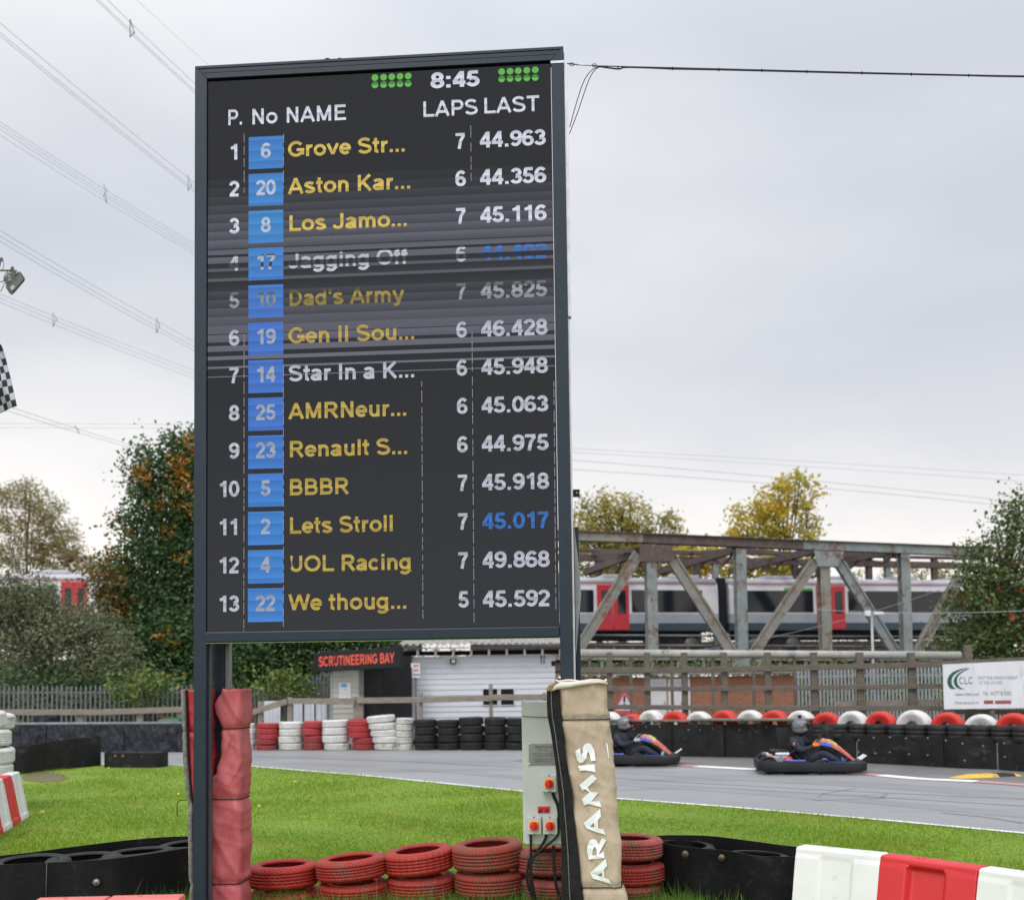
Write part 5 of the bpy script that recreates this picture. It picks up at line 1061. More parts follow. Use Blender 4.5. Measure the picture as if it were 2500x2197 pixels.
# ---- brick building behind the timber fence
m_brick = bpy.data.materials.new('brickwork'); m_brick.use_nodes = True; t_ = m_brick.node_tree; n = t_.nodes; l = t_.links; b_ = n['Principled BSDF']; b_.inputs['Roughness'].default_value = .9
tcx = n.new('ShaderNodeTexCoord'); mpx = n.new('ShaderNodeMapping'); mpx.inputs['Rotation'].default_value = (R_(90),0,0); br_ = n.new('ShaderNodeTexBrick'); br_.inputs['Scale'].default_value = 1.0
for k, v_ in (('Brick Width',.225),('Row Height',.075),('Mortar Size',.010)): br_.inputs[k].default_value = v_
br_.inputs['Color1'].default_value = (.27,.085,.042,1); br_.inputs['Color2'].default_value = (.34,.13,.065,1); br_.inputs['Mortar'].default_value = (.30,.22,.17,1)
l.new(tcx.outputs['Object'], mpx.inputs[0]); l.new(mpx.outputs[0], br_.inputs['Vector']); l.new(br_.outputs['Color'], b_.inputs['Base Color']); bmx = n.new('ShaderNodeBump'); bmx.inputs['Distance'].default_value = .01; l.new(br_.outputs['Fac'], bmx.inputs['Height']); bmx.invert = True; l.new(bmx.outputs[0], b_.inputs['Normal'])
PBk = Pl(P(1335, 1700, 33), R_(4)); mK = PBk.m
bk = thing('brick_building', 'low red brick building with white fascia and white double doors behind the timber fence', 'building', PBk.o, PBk.a)
def kbox(name, u0, v1, u1, v0, d0, d1, m, z0=None, par=None): return wbox(name, u0, v1, u1, v0, d0, d1, m, par or bk, 0, mK, z0)
kbox('wall', 1338, 1648, 1946, 1800, 0, 4, m_brick, z0=0)
kbox('fascia', 1334, 1639, 1947, 1650, -.25, -.02, mat('white_fascia', (.62,.62,.64), (.5,.5,.52), rough=.6, scale=3))
kbox('roof_edge', 1326, 1632, 1950, 1638.5, -.40, 4.1, mat('felt_roof', (.07,.065,.06), (.11,.10,.09), rough=.9, scale=4))
for u0, u1 in ((1585,1627),(1630,1668)):
    d = kbox('door', u0, 1656, u1, 1760, -.05, -.003, m_card, z0=.05); kbox('door_window', u0+5, 1662, u1-5, 1674, -.058, -.0505, mat('frosted_glass', (.42,.44,.50), rough=.2), par=d); kbox('door_handle', u1-6, 1712, u1-4, 1718, -.075, -.0505, m_galvd, par=d)
kbox('door_post', 1627, 1654, 1630, 1760, -.06, -.003, mat('ochre_paint', (.35,.25,.10), rough=.7), z0=.03); kbox('white_post', 1677, 1656, 1683, 1760, -.06, -.003, m_card, z0=.03)
ws = thing('warning_sign', 'white triangular warning sign with a red border against the brick wall', 'sign', P(1525,1750,32.3)*Vector((1,1,0)) if False else Vector((P(1525,1750,32.4).x, 32.4, 0)))
zc0 = P(1525,1742,32.4).z; zc1 = P(1525,1686,32.4).z; hw = 30/F*32.4
mb = MB(); tri = [(-hw*1.05,zc0),(hw*1.05,zc0),(hw*.12,zc1),(-hw*.12,zc1)]; mb.prism(tri, lambda p: Vector((p[0],0,p[1])), lambda p: Vector((p[0],.02,p[1]))); mb.build('plate', mat('sign_red_border', (.50,.08,.08), rough=.5), ws)
mb = MB(); tri = [(-hw*.74,zc0+.10),(hw*.74,zc0+.10),(hw*.04,zc1-.1),(-hw*.04,zc1-.1)]; mb.prism(tri, lambda p: Vector((p[0],-.006,p[1])), lambda p: Vector((p[0],-.001,p[1]))); mb.build('face', m_card, ws)
mb = MB(); mb.box((-.03,-.012,zc0+.36),(.03,-.0065,zc0+.56)); mb.box((-.03,-.012,zc0+.25),(.03,-.0065,zc0+.31)); mb.build('mark', m_ink, ws)
mb = MB(); mb.box((-.03,.021,0),(.03,.06,zc1-.1)); mb.build('stake', m_galvd, ws)

# ================================================================== SPONSOR SIGN
PG = Pl(P(2302, 1680, 26.4), R_(-8)); mG = PG.m
spn = thing('sponsor_sign', 'large white sign with a green double swoosh emblem on the timber fence', 'sign', PG.o, PG.a)
x0, zt0 = mG(2301.5,1621.5); x1, zt1 = mG(2540,1610.5); _, zb0 = mG(2304,1731); zb1 = zb0+(zt1-zt0)*.2
mb = MB(); mb.loft([[Vector((x0,0,zb0)),Vector((x1,0,zb0+.02)),Vector((x1,0,zt1)),Vector((x0,0,zt0))],[Vector((x0,.02,zb0)),Vector((x1,.02,zb0+.02)),Vector((x1,.02,zt1)),Vector((x0,.02,zt0))]])
sb = mb.build('panel', mat('aged_sign', (.56,.575,.61), (.62,.635,.66), rough=.6, scale=1.5, stretch=(2.5,1,.5), c3=(.40,.40,.40), c3fac=.62, c3scale=1.8), spn)
def sc7(x, y): return mG(2280+x/9.29, 1590+y/9.29)
m_grn = mat('emblem_green', (.006,.075,.05), rough=.5)
def swoosh(po):
    mb = MB(); c = [sc7(*p) for p in po]; mb.prism(c, lambda p: Vector((p[0],-.004,p[1])), lambda p: Vector((p[0],-.0005,p[1]))); o = mb.build('swoosh', m_grn, sb); o.modifiers.new('Tri','TRIANGULATE')
swoosh([(300,680),(315,600),(355,530),(420,470),(510,425),(620,390),(720,374),(825,372),(720,395),(610,430),(530,475),(460,530),(415,590),(400,670),(410,740),(440,800),(505,850),(400,852),(350,820),(315,760)])
swoosh([(445,690),(455,620),(490,560),(550,500),(640,440),(740,400),(800,390),(700,440),(620,490),(565,545),(530,610),(525,680),(545,750),(590,810),(700,850),(590,855),(520,820),(470,770)])
sf = lambda x, y, l_: Vector((x, -.003-l_, y))
def stext(tx, xa, ya, xb, capp, m, font=True, t=.14):
    mb = MB(); a = sc7(xa, ya); b = sc7(xb, ya); cp = capp/9.29/F*26.4
    if font: put_font(mb, tx, sf, a[0], a[1], cp*1.42, b[0]-a[0])
    else: put_text(mb, tx, sf, a[0], b[0], a[1], cp, t)
    mb.build('lettering', m, sb)
m_gt = mat('sign_grey_text', (.06,.065,.075), rough=.7); m_gt2 = mat('sign_faded_text', (.17,.18,.20), rough=.7)
stext('CLC', 570, 745, 895, 170, m_gt, False, .13)
stext('FIRST TIME REINSTATEMENT', 1005, 640, 1905, 75, m_gt2); stext('TO THE UTILITIES', 1015, 748, 1555, 70, m_gt2)
stext('www.clcltd.com', 480, 1005, 1020, 75, m_gt); stext('Tel:- 01277 812202', 1110, 993, 1755, 85, m_gt); stext('Proud sponsors of', 485, 1195, 1010, 72, m_gt)
for a, b in ((1135,1345),(1385,1750)):
    mb = MB(); p = sc7(a,1190); q = sc7(b,1105); mb.box((p[0],-.003,p[1]),(q[0],-.0006,q[1])); mb.build('red_strip', mat('strip_red', (.30,.09,.09), (.22,.06,.06), rough=.7, scale=20), sb)
stext('Arena', 1150, 1175, 1335, 60, m_gt2); stext('Essex', 1420, 1175, 1640, 60, m_gt2) if False else None
for s_ in (.08, .5, .92): xx = x0+(x1-x0)*s_; mb = MB(); mb.box((xx-.05,.03,0),(xx+.05,.13,zt0-.1)); mb.build('post', m_wood, spn)

# ================================================================== RAILWAY: bank, bridge, train
RA = math.atan(.21); PT = Pl(P(1404, 1400, 50), RA); mT = PT.m
def world_bank():
    mb = MB(); r = []
    for s_ in (-160,-60,-6.5): r.append([PT.w(s_, -12, -.1), PT.w(s_, 2.0, 2.98), PT.w(s_, 16, 2.98), PT.w(s_, 30, -.1)])
    mb.loft(r)
    r = []
    for s_ in (23,60,160): r.append([PT.w(s_, -12, -.1), PT.w(s_, 2.0, 2.98), PT.w(s_, 16, 2.98), PT.w(s_, 30, -.1)])
    mb.loft(r); return struct(mb.build('embankment', mat('bank_scrub', (.035,.045,.018), (.07,.07,.03), rough=1, scale=.8, bump=.8, bscale=4, bdist=.3)))
world_bank()
m_steel = mat('old_bridge_paint', (.15,.185,.185), (.22,.245,.235), rough=.8, scale=1.6, c3=(.13,.055,.03), c3fac=.56, c3scale=2.2, bump=.3, bscale=12)
m_steel2 = mat('pale_bridge_paint', (.22,.21,.18), (.17,.18,.16), rough=.8, scale=1.4, c3=(.15,.075,.045), c3fac=.54, c3scale=1.8, bump=.3, bscale=12)
m_rust = mat('rusted_steel', (.070,.052,.046), (.10,.075,.068), rough=.9, scale=3, c3=(.17,.11,.08), c3fac=.62, c3scale=3)
brg = thing('truss_bridge', 'old rusty steel truss railway bridge with flaking pale green paint', 'bridge', PT.o, PT.a)
def tb(name, u0, v0, u1, v1, wpx, m, dep=0, dw=.45, shift=0):
    a = mT(u0, v0, dep); b = mT(u1, v1, dep); wd = wpx/F*51
    mb = MB(); mb.beam((a[0], dep+shift, a[1]), (b[0], dep+shift, b[1]), dw, wd, up=(0,0,1) if abs(u1-u0) > abs(v1-v0)*.05 else (1,0,0)); return mb.build(name, m, brg, .01)
def vbeam(name, uc_, v0, v1, wpx, m, dep=0, dw=.4):
    a = mT(uc_, v0, dep); b = mT(uc_, v1, dep); x = (a[0]+b[0])/2; wd = wpx/F*51; mb = MB(); mb.box((x-wd/2, dep-dw/2, b[1]), (x+wd/2, dep-dw/2+.03, a[1])); mb.box((x-wd/2, dep+dw/2-.03, b[1]), (x+wd/2, dep+dw/2, a[1])); mb.box((x-.03, dep-dw/2+.031, b[1]), (x+.03, dep+dw/2-.031, a[1])); mb.build(name, m, brg)
# top chord in three lengths
for u0, v0, u1, v1, m in ((1200,1304,1566,1315,m_steel2),(1567,1315.5,1955,1332,m_rust),(1956,1332,2420,1350,m_steel)):
    tb('top_chord', u0, v0, u1, v1, 21, m, 0, .5)
    a = mT(u0, v0-11.5); b = mT(u1, v1-11.5); mb = MB(); mb.beam((a[0],-.0,a[1]),(b[0],-.0,b[1]),.72,.05); mb.build('flange', m_rust, brg)
tb('bottom_chord', 1150, 1600, 2420, 1604, 20, m_steel2, 0, .5)
for uc_, v0, v1, w_, m in ((1590,1371,1590,26,m_steel),(1808,1340,1590,27,m_steel),(2013,1384,1592,27,m_steel2),(2209,1350,1594,25,m_steel),(1385,1330,1590,26,m_steel)):
    vbeam('vertical_post', uc_, v0, v1, w_, m)
def diag(u0, v0, u1, v1, wpx, m, lattice=False):
    a = mT(u0, v0); b = mT(u1, v1); A_ = Vector((a[0],0,a[1])); B_ = Vector((b[0],0,b[1])); d = (B_-A_).normalized(); n_ = Vector((-d.z,0,d.x)); w_ = wpx/F*51; mb = MB()
    for s_ in (-1,1): mb.beam(A_+n_*s_*w_*.42+Vector((0,-.16,0)), B_+n_*s_*w_*.42+Vector((0,-.16,0)), .08, w_*.16, up=n_)
    if lattice:
        L_ = (B_-A_).length; k = int(L_/(w_*1.0))
        for i in range(k):
            s_ = 1 if i % 2 else -1; mb.beam(A_+d*(L_*i/k)+n_*w_*.4*s_+Vector((0,-.13,0)), A_+d*(L_*(i+1)/k)-n_*w_*.4*s_+Vector((0,-.13,0)), .04, .09, up=n_)
    else: mb.beam(A_+Vector((0,-.10,0)), B_+Vector((0,-.10,0)), .05, w_*.66, up=n_)
    mb.beam(A_+n_*w_*.1+Vector((0,.18,0)), B_+n_*w_*.1+Vector((0,.18,0)), .06, w_*.9, up=n_); mb.build('diagonal', m, brg)
diag(1556,1352,1400,1600,27,m_steel2); diag(1636,1360,1783,1590,28,m_steel2); diag(1985,1372,1840,1590,26,m_steel2); diag(2048,1376,2184,1594,27,m_steel); diag(2345,1400,2236,1594,27,m_steel2,True); diag(1330,1340,1410,1600,26,m_steel)
for pts, m in (([(1556,1331),(1637,1333),(1637,1371),(1558,1371)],m_rust), ([(1980,1345),(2053,1348),(2040,1384),(1990,1384)],m_steel), ([(1778,1584),(1856,1584),(1862,1628),(1782,1628)],m_steel), ([(2176,1588),(2250,1588),(2256,1600),(2180,1600)],m_steel)):
    mb = MB(); mb.prism([mT(*p) for p in pts], lambda p: Vector((p[0],-.30,p[1])), lambda p: Vector((p[0],-.27,p[1]))); mb.build('gusset_plate', m, brg)
# far truss and top bracing
FD = 11.5
fch = lambda u, v: (lambda q: Vector((q[0], FD, q[1])))(mT(u, v, FD))
mb = MB(); mb.beam(fch(1250,1358), fch(2400,1382), .4, .38); mb.build('far_top_chord', m_rust, brg); mb = MB(); mb.beam(fch(1250,1338), fch(2400,1364), .4, .16); mb.build('far_top_chord', m_rust, brg)
for u in (1460,1700,1745,1940,2120,2165,2280): a = fch(u,1360); mb = MB(); mb.beam(a, Vector((a.x,FD,2.6)), .3, .34, up=(1,0,0)); mb.build('far_post', m_steel if u % 2 else m_rust, brg)
for u0, u1 in ((1450,1560),(1690,1560),(1690,1800),(1930,1800),(1930,2000),(2120,2000),(2130,2210),(2320,2210),(2180,2330)):
    a = mT(u1,1330); b = fch(u0,1352); mb = MB(); mb.beam((a[0],.3,a[1]-.2), b, .22, .22); mb.build('top_brace', m_rust, brg)
for u in (1590,1808,2013,2209):
    a = mT(u,1330); mb = MB(); mb.beam((a[0],.3,a[1]-.15), (a[0],FD,a[1]-.15), .3, .35); mb.build('cross_beam', m_rust, brg)
    for k in range(6):
        y0 = .3+(FD-.3)*k/6; y1 = .3+(FD-.3)*(k+1)/6; s_ = 1 if k % 2 else -1; mb = MB(); mb.beam((a[0],y0,a[1]-.45-.3*s_),(a[0],y1,a[1]-.45+.3*s_), .08,.10); mb.build('cross_lattice', m_rust, brg)
# deck
mb = MB(); a = mT(1150,1590,FD); b = mT(2420,1592,FD); mb.box((a[0],FD-.1,2.985),(b[0],FD+.2,3.95)); mb.build('far_plate_girder', m_rust, brg)
x0 = mT(1150,1600)[0]; x1 = mT(2420,1600)[0]
mb = MB(); mb.box((x0,.75,2.35),(x1,FD,2.98)); mb.build('deck', m_dark, brg)
mb = MB(); a = mT(1150,1630); b = mT(2420,1634); mb.beam((a[0],.1,a[1]),(b[0],.1,b[1]),.3,.55); mb.build('deck_girder', m_rust, brg)
for k in range(16): u = 1405+k*62; a = mT(u,1612); b = mT(u,1640); mb = MB(); mb.box((a[0]-.08,-.18,b[1]),(a[0]+.08,-.12,a[1])); mb.build('stiffener', m_steel, brg)
for v in (1551, 1575):
    a = mT(1150,v-2,.6); b = mT(2420,v+4,.6); mb = MB(); mb.tube([(a[0],.6,a[1]),(b[0],.6,b[1])], .05, 6); mb.build('walkway_rail', m_galvd, brg)
for k in range(24): u = 1410+k*45; a = mT(u,1576,.6); b = mT(u,1600,.6); mb = MB(); mb.box((a[0]-.04,.62,b[1]),(a[0]+.04,.68,a[1])); mb.build('walkway_post', m_galvd, brg)
# pipe rail just behind the timber fence
pr = thing('pipe_rail', 'thick pale grey horizontal pipe running behind the top of the timber fence', 'pipe', (0,0,0)); mb = MB(); mb.tube([P(1395,1594,31.5), P(2345,1600,31.5)], .12, 14); mb.build('pipe', mat('pale_pipe', (.36,.35,.32), (.26,.26,.24), rough=.8, scale=2.5, c3=(.15,.13,.11), c3fac=.62), pr)
for u in (1440,1540,1640,1740,1840,1940,2040,2140,2240,2330): p = P(u,1606,31.5); mb = MB(); mb.box((p.x-.04,p.y,0),(p.x+.04,p.y+.08,p.z)); mb.build('support', m_wood, pr)
# small pole with lamp in front of the bridge
p = P(2128,1500,34); pl_ = thing('signal_pole', 'thin grey pole with small white fittings in front of the bridge', 'pole', Vector((p.x,34,0))); mb = MB(); mb.tube([(0,0,0),(0,0,p.z)], .045, 10); mb.build('shaft', m_galv, pl_)
mb = MB(); mb.box((-.22,-.1,p.z-.05),(-.05,.1,p.z+.12)); mb.box((.05,-.12,p.z-.02),(.35,.05,p.z+.08)); mb.build('fitting', m_card, pl_, .02)

# ---- train
m_tw = mat('train_white', (.58,.58,.60), (.53,.53,.55), rough=.35, scale=1.5); m_tg = mat('train_grey', (.30,.33,.37), (.27,.30,.34), rough=.35, scale=1.5); m_td = mat('train_slate', (.05,.075,.095), (.04,.06,.08), rough=.4, scale=2)
m_tr = mat('train_red', (.42,.008,.02), (.46,.012,.025), rough=.35, scale=2); m_tgl = mat('train_glass', (.010,.013,.018), rough=.1, spec=.28); m_troof = mat('train_roof', (.40,.40,.43), (.34,.34,.37), rough=.5, scale=1.2)
m_tgrn = mat('train_green', (.05,.36,.07), rough=.5); m_und = mat('underframe', (.012,.012,.013), (.03,.027,.025), rough=.9, scale=3)
PR = Pl(P(1458, 1480, 55.5), RA); mR = PR.m
zR = lambda v, u=1500: mR(u, v)[1]
zroof, zeav, zw1, zw0, zg, zsk, zbt = zR(1404), zR(1424), zR(1440), zR(1495), zR(1498), zR(1521), zR(1540)
0 and print('train', zroof, zeav, zw1, zw0, zsk, zbt, mR(1458,1480), mR(1754,1480))
Dt = 2.8
def carriage(x0, x1, label, doors, wins, greens, gang=True):
    t = thing('train_carriage', label, 'train carriage', PR.w(x0, 0, 0), PR.a, 'passenger train on the bridge'); Lc = x1-x0
    prof = [(0,zbt),(-.04,zsk),(-.05,zg),(0,zw1+.1),(.06,zeav),(.28,zeav+.28),(.75,zroof-.06),(Dt/2,zroof)]
    prof += [(Dt-y, z) for y, z in prof[-2::-1]]
    def part(name, idx, m, e=0):
        mb = MB(); mb.smooth = name == 'roof'; ps_ = [prof[i] for i in idx]; mb.loft([[Vector((e,y,z)) for y, z in ps_],[Vector((Lc-e,y,z)) for y, z in ps_]]); return mb.build(name, m, t)
    n_ = len(prof)
    part('skirt', [0,1,n_-2,n_-1], m_td); part('lower_body', [1,2,n_-3,n_-2], m_tg); part('upper_body', [2,3,4,n_-5,n_-4,n_-3], m_tw); part('roof', list(range(4,n_-4)), m_troof)
    def slab(name, u_or_x0, u_or_x1, z0, z1, d0, d1, m, par=None): mb = MB(); mb.box((u_or_x0-x0, d0, z0),(u_or_x1-x0, d1, z1)); return mb.build(name, m, par or t, .02)
    for a, b in wins: slab('window', a, b, zw0, zw1, -.065, -.02, m_tgl)
    for a, b in doors:
        for s0, s1 in ((a, (a+b)/2-.012), ((a+b)/2+.012, b)):
            d = slab('door', s0, s1, zR(1538), zR(1427), -.075, -.01, m_tr); w_ = s1-s0; slab('door_glass', s0+w_*.28, s1-w_*.20, zR(1498), zR(1441), -.083, -.076, m_tgl, d)
    for a, b in greens: slab('green_band', a, b, zw1+.02, zw1+.16, -.062, -.02, m_tgrn)
    mb = MB(); mb.beam((0.1,-.03,zeav-.02),(Lc-.1,-.03,zeav-.02),.02,.05); mb.build('red_line', mat('thin_red', (.35,.08,.09)), t)
    mb = MB(); mb.box((1,.3,zbt-.45),(Lc-1,Dt-.3,zbt-.02)); mb.build('underframe', m_und, t)
    for c in (2.6, Lc-2.6):
        bgm = MB(); bgm.box((c-1.5,.25,zbt-.75),(c+1.5,.45,zbt-.35)); bg_ = bgm.build('bogie', m_und, t)
        for dx in (-1.1,1.1): mb = MB(); mb.tube([(c+dx,.12,zbt-.78),(c+dx,.24,zbt-.78)], .42, 24); mb.build('wheel', mat('wheel_steel', (.09,.085,.08), rough=.6, metal=.5), bg_)
    for k in range(5): q = Lc*(.12+.19*k); mb = MB(); mb.box((q,.5,zroof-.12),(q+1.6,Dt-.5,zroof+.10)); mb.build('roof_unit', m_troof, t, .06)
    if gang: mb = MB(); mb.box((Lc+.01,.12,zbt+.1),(Lc+.52,Dt-.12,zroof-.08)); mb.build('gangway', mat('gangway_black', (.012,.013,.016), rough=.7, scale=3), t, .05)
    return t
X = lambda u: mR(u, 1480)[0]
e1, e2 = X(1753), X(1781)
carriage(e1-20, e1, 'grey and white carriage with red doors left of the black gangway on the bridge', [(X(1457),X(1535)),(e1-17.4,e1-15)], [(X(1406),X(1449)),(X(1542),X(1714)),(e1-14.6,X(1400))], [])
carriage(e2, e2+20, 'grey and white carriage with red doors right of the black gangway on the bridge', [(X(1993),X(2062)),(e2+15.6,e2+18)], [(X(1824),X(1985)),(X(2070),e2+15.2)], [(X(1915),X(1984))])
e0 = e1-20.6; xd0, xd1 = X(149), X(213)
carriage(e0-20, e0, 'carriage with a red door showing above the bushes at the left', [(xd0,xd1)], [(xd0-4,X(138)),(xd1+.5,xd1+4)], [(X(103),X(137)),(X(40),X(75))])
carriage(e0-40.6, e0-20.6, 'carriage at the far left edge mostly hidden by bushes', [(e0-30,e0-28)], [(e0-27.5,e0-21.5)], [])
# ================================================================== TREES AND BUSHES
m_bark = mat('bark', (.05,.042,.033), (.085,.07,.055), rough=.95, scale=6, bump=.6, bscale=20)
LF_maple = leafmat('maple_leaves', [(0.027,0.063,0.024),(0.045,0.099,0.033),(0.068,0.128,0.038),(0.098,0.150,0.045)], .3, (.40,.16,.025), .42, .635, jit=.05)
LF_bush = leafmat('willow_bush_leaves', [(0.080,0.102,0.051),(0.123,0.145,0.072),(0.174,0.189,0.094),(0.232,0.239,0.145)], .3, (.13,.10,.03), .5, .66)
LF_olive = leafmat('olive_leaves', [(.15,.16,.035),(.22,.22,.05),(.30,.28,.07),(.36,.33,.13)], .5, (.38,.32,.06), .25, .52)
LF_yell = leafmat('yellow_leaves', [(.34,.33,.05),(.48,.42,.06),(.55,.45,.08),(.30,.34,.08)], .55, (.58,.42,.05), .35, .58)
LF_wil = leafmat('thin_willow_leaves', [(.19,.19,.08),(.27,.26,.11),(.33,.31,.14),(.38,.34,.17)], .55, (.36,.27,.12), .25, .58)
LF_ivy = leafmat('ivy_leaves', [(0.035,0.067,0.022),(0.064,0.115,0.032),(0.120,0.168,0.048),(0.192,0.208,0.064)], .3, (.13,.045,.02), .8, .70)
LF_hedge = leafmat('hedge_leaves', [(0.042,0.084,0.017),(0.084,0.140,0.028),(0.140,0.196,0.042),(0.224,0.238,0.056)], .3, (.2,.15,.03), .5, .66)
def leaves(name, clumps, size, material, parent, Y, thin=1.0, asp=.62, zmin=0, sub=6):
    sp_ = 1.9 if size < .25 else 1.05
    """clumps: (u, v, half width px, half height px, count, depth offset m). Leaves gather on many twig ends inside each clump"""
    V = []
    for c in clumps:
        u, v, ru, rv, n_ = c[:5]; dy = c[5] if len(c) > 5 else 0; y = Y+dy; ctr = np.array(P(u, v, y)); r = np.array([ru/F*y, min(ru, rv)/F*y*.8+.3, rv/F*y]); n_ = int(n_*thin)
        k = max(3, n_//38); d = nr.normal(size=(k, 3)); d /= np.linalg.norm(d, axis=1)[:, None]; rad = nr.uniform(.15, 1.0, (k, 1))**.45
        tw = ctr + d*rad*r; idx = nr.integers(0, k, n_); p = tw[idx] + nr.normal(size=(n_, 3))*size*np.array([sp_, sp_, sp_*.85])*(1 if name != 'autumn_leaves' else .6)
        V.append(p[p[:, 2] > zmin+.05])
    p = np.concatenate(V); n_ = len(p); s_ = size*nr.uniform(.55, 1.25, n_)
    a = nr.normal(size=(n_, 3)); a[:, 2] *= .6; a /= np.linalg.norm(a, axis=1)[:, None]; b = nr.normal(size=(n_, 3)); b -= a*(a*b).sum(1)[:, None]; b /= np.linalg.norm(b, axis=1)[:, None]
    a = a*(s_/2)[:, None]; b = b*(s_*asp/2)[:, None]; q = np.stack([p-a, p+b-a*.1, p+a, p-b-a*.1], 1)
    inv = np.array(parent.location) if parent is not None else np.zeros(3)
    return np_mesh(name, (q-inv).reshape(-1, 3), n_, 4, material, parent)
def limbs(pts, r0, clumps, Y, parent, n=14, r=.05, twigs=0):
    mb = MB(); pts = [Vector(p)-parent.location for p in pts]; k = len(pts); mb.tube(smooth_path(pts, 5), [r0*(1-.7*i/((k-1)*5)) for i in range((k-1)*5+1)], 9)
    for c in clumps:
        y = Y+(c[5] if len(c) > 5 else 0); e_ = P(c[0], c[1], y)-parent.location; q = rnd.random(); s_ = pts[0].lerp(pts[-1], .35+.5*q)
        j = min(k-2, int((.35+.5*q)*(k-1))); s_ = pts[j].lerp(pts[j+1], (.35+.5*q)*(k-1)-j)
        mid = s_.lerp(e_, .5)+Vector((0,0,-.08*(e_-s_).length)); mb.tube(smooth_path([s_, mid, e_], 4), [r*2*(1-.09*i) for i in range(9)], 6)
        for _ in range(twigs):
            t2 = e_+Vector((rnd.gauss(0,.5)*c[2]/F*y, rnd.gauss(0,.3)*c[2]/F*y, rnd.uniform(-.2,.85)*c[3]/F*y)); mb.tube([mid.lerp(e_, rnd.uniform(.2,1)), t2], [r*.5, r*.18], 4)
    return mb.build('trunk', m_bark, parent)
def tree(name, label, cat, u, Y, top, clumps, size, m, r0=.22, thin=1, twigs=0, group=None, asp=.62, r=.05, zb=0):
    b = P(u, 1700, Y); t = thing(name, label, cat, Vector((b.x, Y, zb)), 0, group)
    clumps = [(c[0],c[1],c[2],c[3],int(c[4]*1.35))+tuple(c[5:]) for c in clumps]
    tp = P(*top, Y); limbs([(b.x, Y, zb), (b.x*.7+tp.x*.3+.1, Y+.1, tp.z*.35+zb*.6), (b.x*.35+tp.x*.65-.1, Y-.1, tp.z*.7+zb*.3), tp], r0, clumps, Y, t, r=r, twigs=twigs)
    leaves('crown', clumps, size, m, t, Y, thin, asp, zb); return t
# dark maple behind the scoreboard's left leg
mc = [(450,1105,28,45,700),(420,1150,36,50,900),(480,1140,50,70,1200),(350,1150,24,50,520),(355,1215,40,55,900),(430,1240,62,70,1900),(520,1250,70,120,1500),(320,1290,30,46,560),(370,1330,52,70,1500),(450,1350,70,90,2600),(305,1390,34,50,800),
      (360,1440,62,75,1900),(450,1470,75,90,2800),(300,1470,42,55,1000),(265,1400,26,34,420,-.5),(340,1540,70,70,1900,-1),(440,1580,80,80,2600,-1),(390,1620,70,52,1500,-1.5),(520,1480,80,150,2200),(560,1600,80,70,2000,-1),(520,1650,60,40,900,-1.5),(355,1090,8,16,60),(420,1075,12,20,110),(475,1075,16,22,180),(340,1120,10,24,90)]
mt_ = tree('maple_tree', 'tall dark green maple turning orange in patches behind the left scoreboard post', 'tree', 440, 39, (440,1120), mc, .17, LF_maple, .3)
au = [(345,1165,12,26,260,-.9),(435,1140,20,22,330,-.9),(470,1100,12,26,220,-.9),(445,1185,18,12,160,-1),(480,1250,8,26,200,-1),(390,1222,12,8,90,-1),(400,1300,12,5,70,-1),(400,1552,18,10,170,-2),(440,1360,8,6,60,-1.4)]
leaves('autumn_leaves', au, .17, leafmat('autumn_leaf', [(.22,.10,.02),(.38,.16,.025),(.46,.22,.03),(.30,.20,.03)], .4), mt_, 39, .5)
mc2 = [(600,1580,60,60,1500),(690,1570,70,60,1800),(790,1575,80,60,2000),(900,1570,80,50,1700),(650,1630,60,40,1300),(740,1640,50,36,900),(660,1500,90,70,1800),(800,1480,110,90,1800),(940,1500,90,80,1400),(700,1665,40,20,350,-1)]
tree('maple_tree', 'dark leafy tree spreading low behind the sign building and under the scoreboard', 'tree', 720, 40, (760,1470), mc2, .17, LF_maple, .25)
# grey green bushes at the left
bc = [(10,1476,60,52,1300),(70,1468,55,46,1500,.4),(100,1500,60,44,1500,.5),(190,1525,60,50,1300,.2),(60,1530,100,80,2600),(170,1560,100,80,2600,-.3),(245,1565,70,70,1900,-.2),(20,1610,90,70,2000,-.6),(130,1640,100,56,2200,-.6),(240,1640,72,52,1400,-.6),(-60,1500,80,120,1500),(290,1600,40,60,700,-.8),(300,1655,60,40,800,-1),(40,1405,12,22,70),(18,1400,18,30,200),(95,1405,10,14,60),(115,1460,22,26,220)]
tree('willow_bush', 'large grey green willow bush hiding the lower half of the train at the left', 'bush', 110, 36, (120,1480), bc, .15, LF_bush, .16, asp=.4)
oc = [(254,1398,18,20,200),(232,1415,10,14,80),(262,1428,22,24,220),(240,1448,14,14,100),(290,1404,12,18,90),(265,1470,24,24,200)]
tree('maple_sapling', 'small orange tinted maple in front of the red train door', 'tree', 262, 37.5, (255,1420), oc, .15, leafmat('sapling_leaves', [(.04,.08,.025),(.07,.10,.03),(.20,.11,.03),(.36,.17,.04)], .3), .06, r=.02)
# loose willow beyond the train, left
wc = [(30,1248,50,60,360),(85,1228,46,50,300),(60,1193,34,30,150),(130,1268,46,50,340),(100,1308,60,50,500),(20,1318,50,60,420),(165,1328,44,46,380),(60,1358,60,50,460),(140,1378,50,40,420),(195,1368,30,30,180),(230,1398,50,20,240),(290,1403,40,18,150),(10,1198,24,30,90)]
tree('willow_tree', 'loose thin willow with see through crown beyond the train at the left', 'tree', 60, 78, (75,1200), wc, .27, LF_wil, .16, thin=2.6, twigs=9, asp=.36, r=.03)
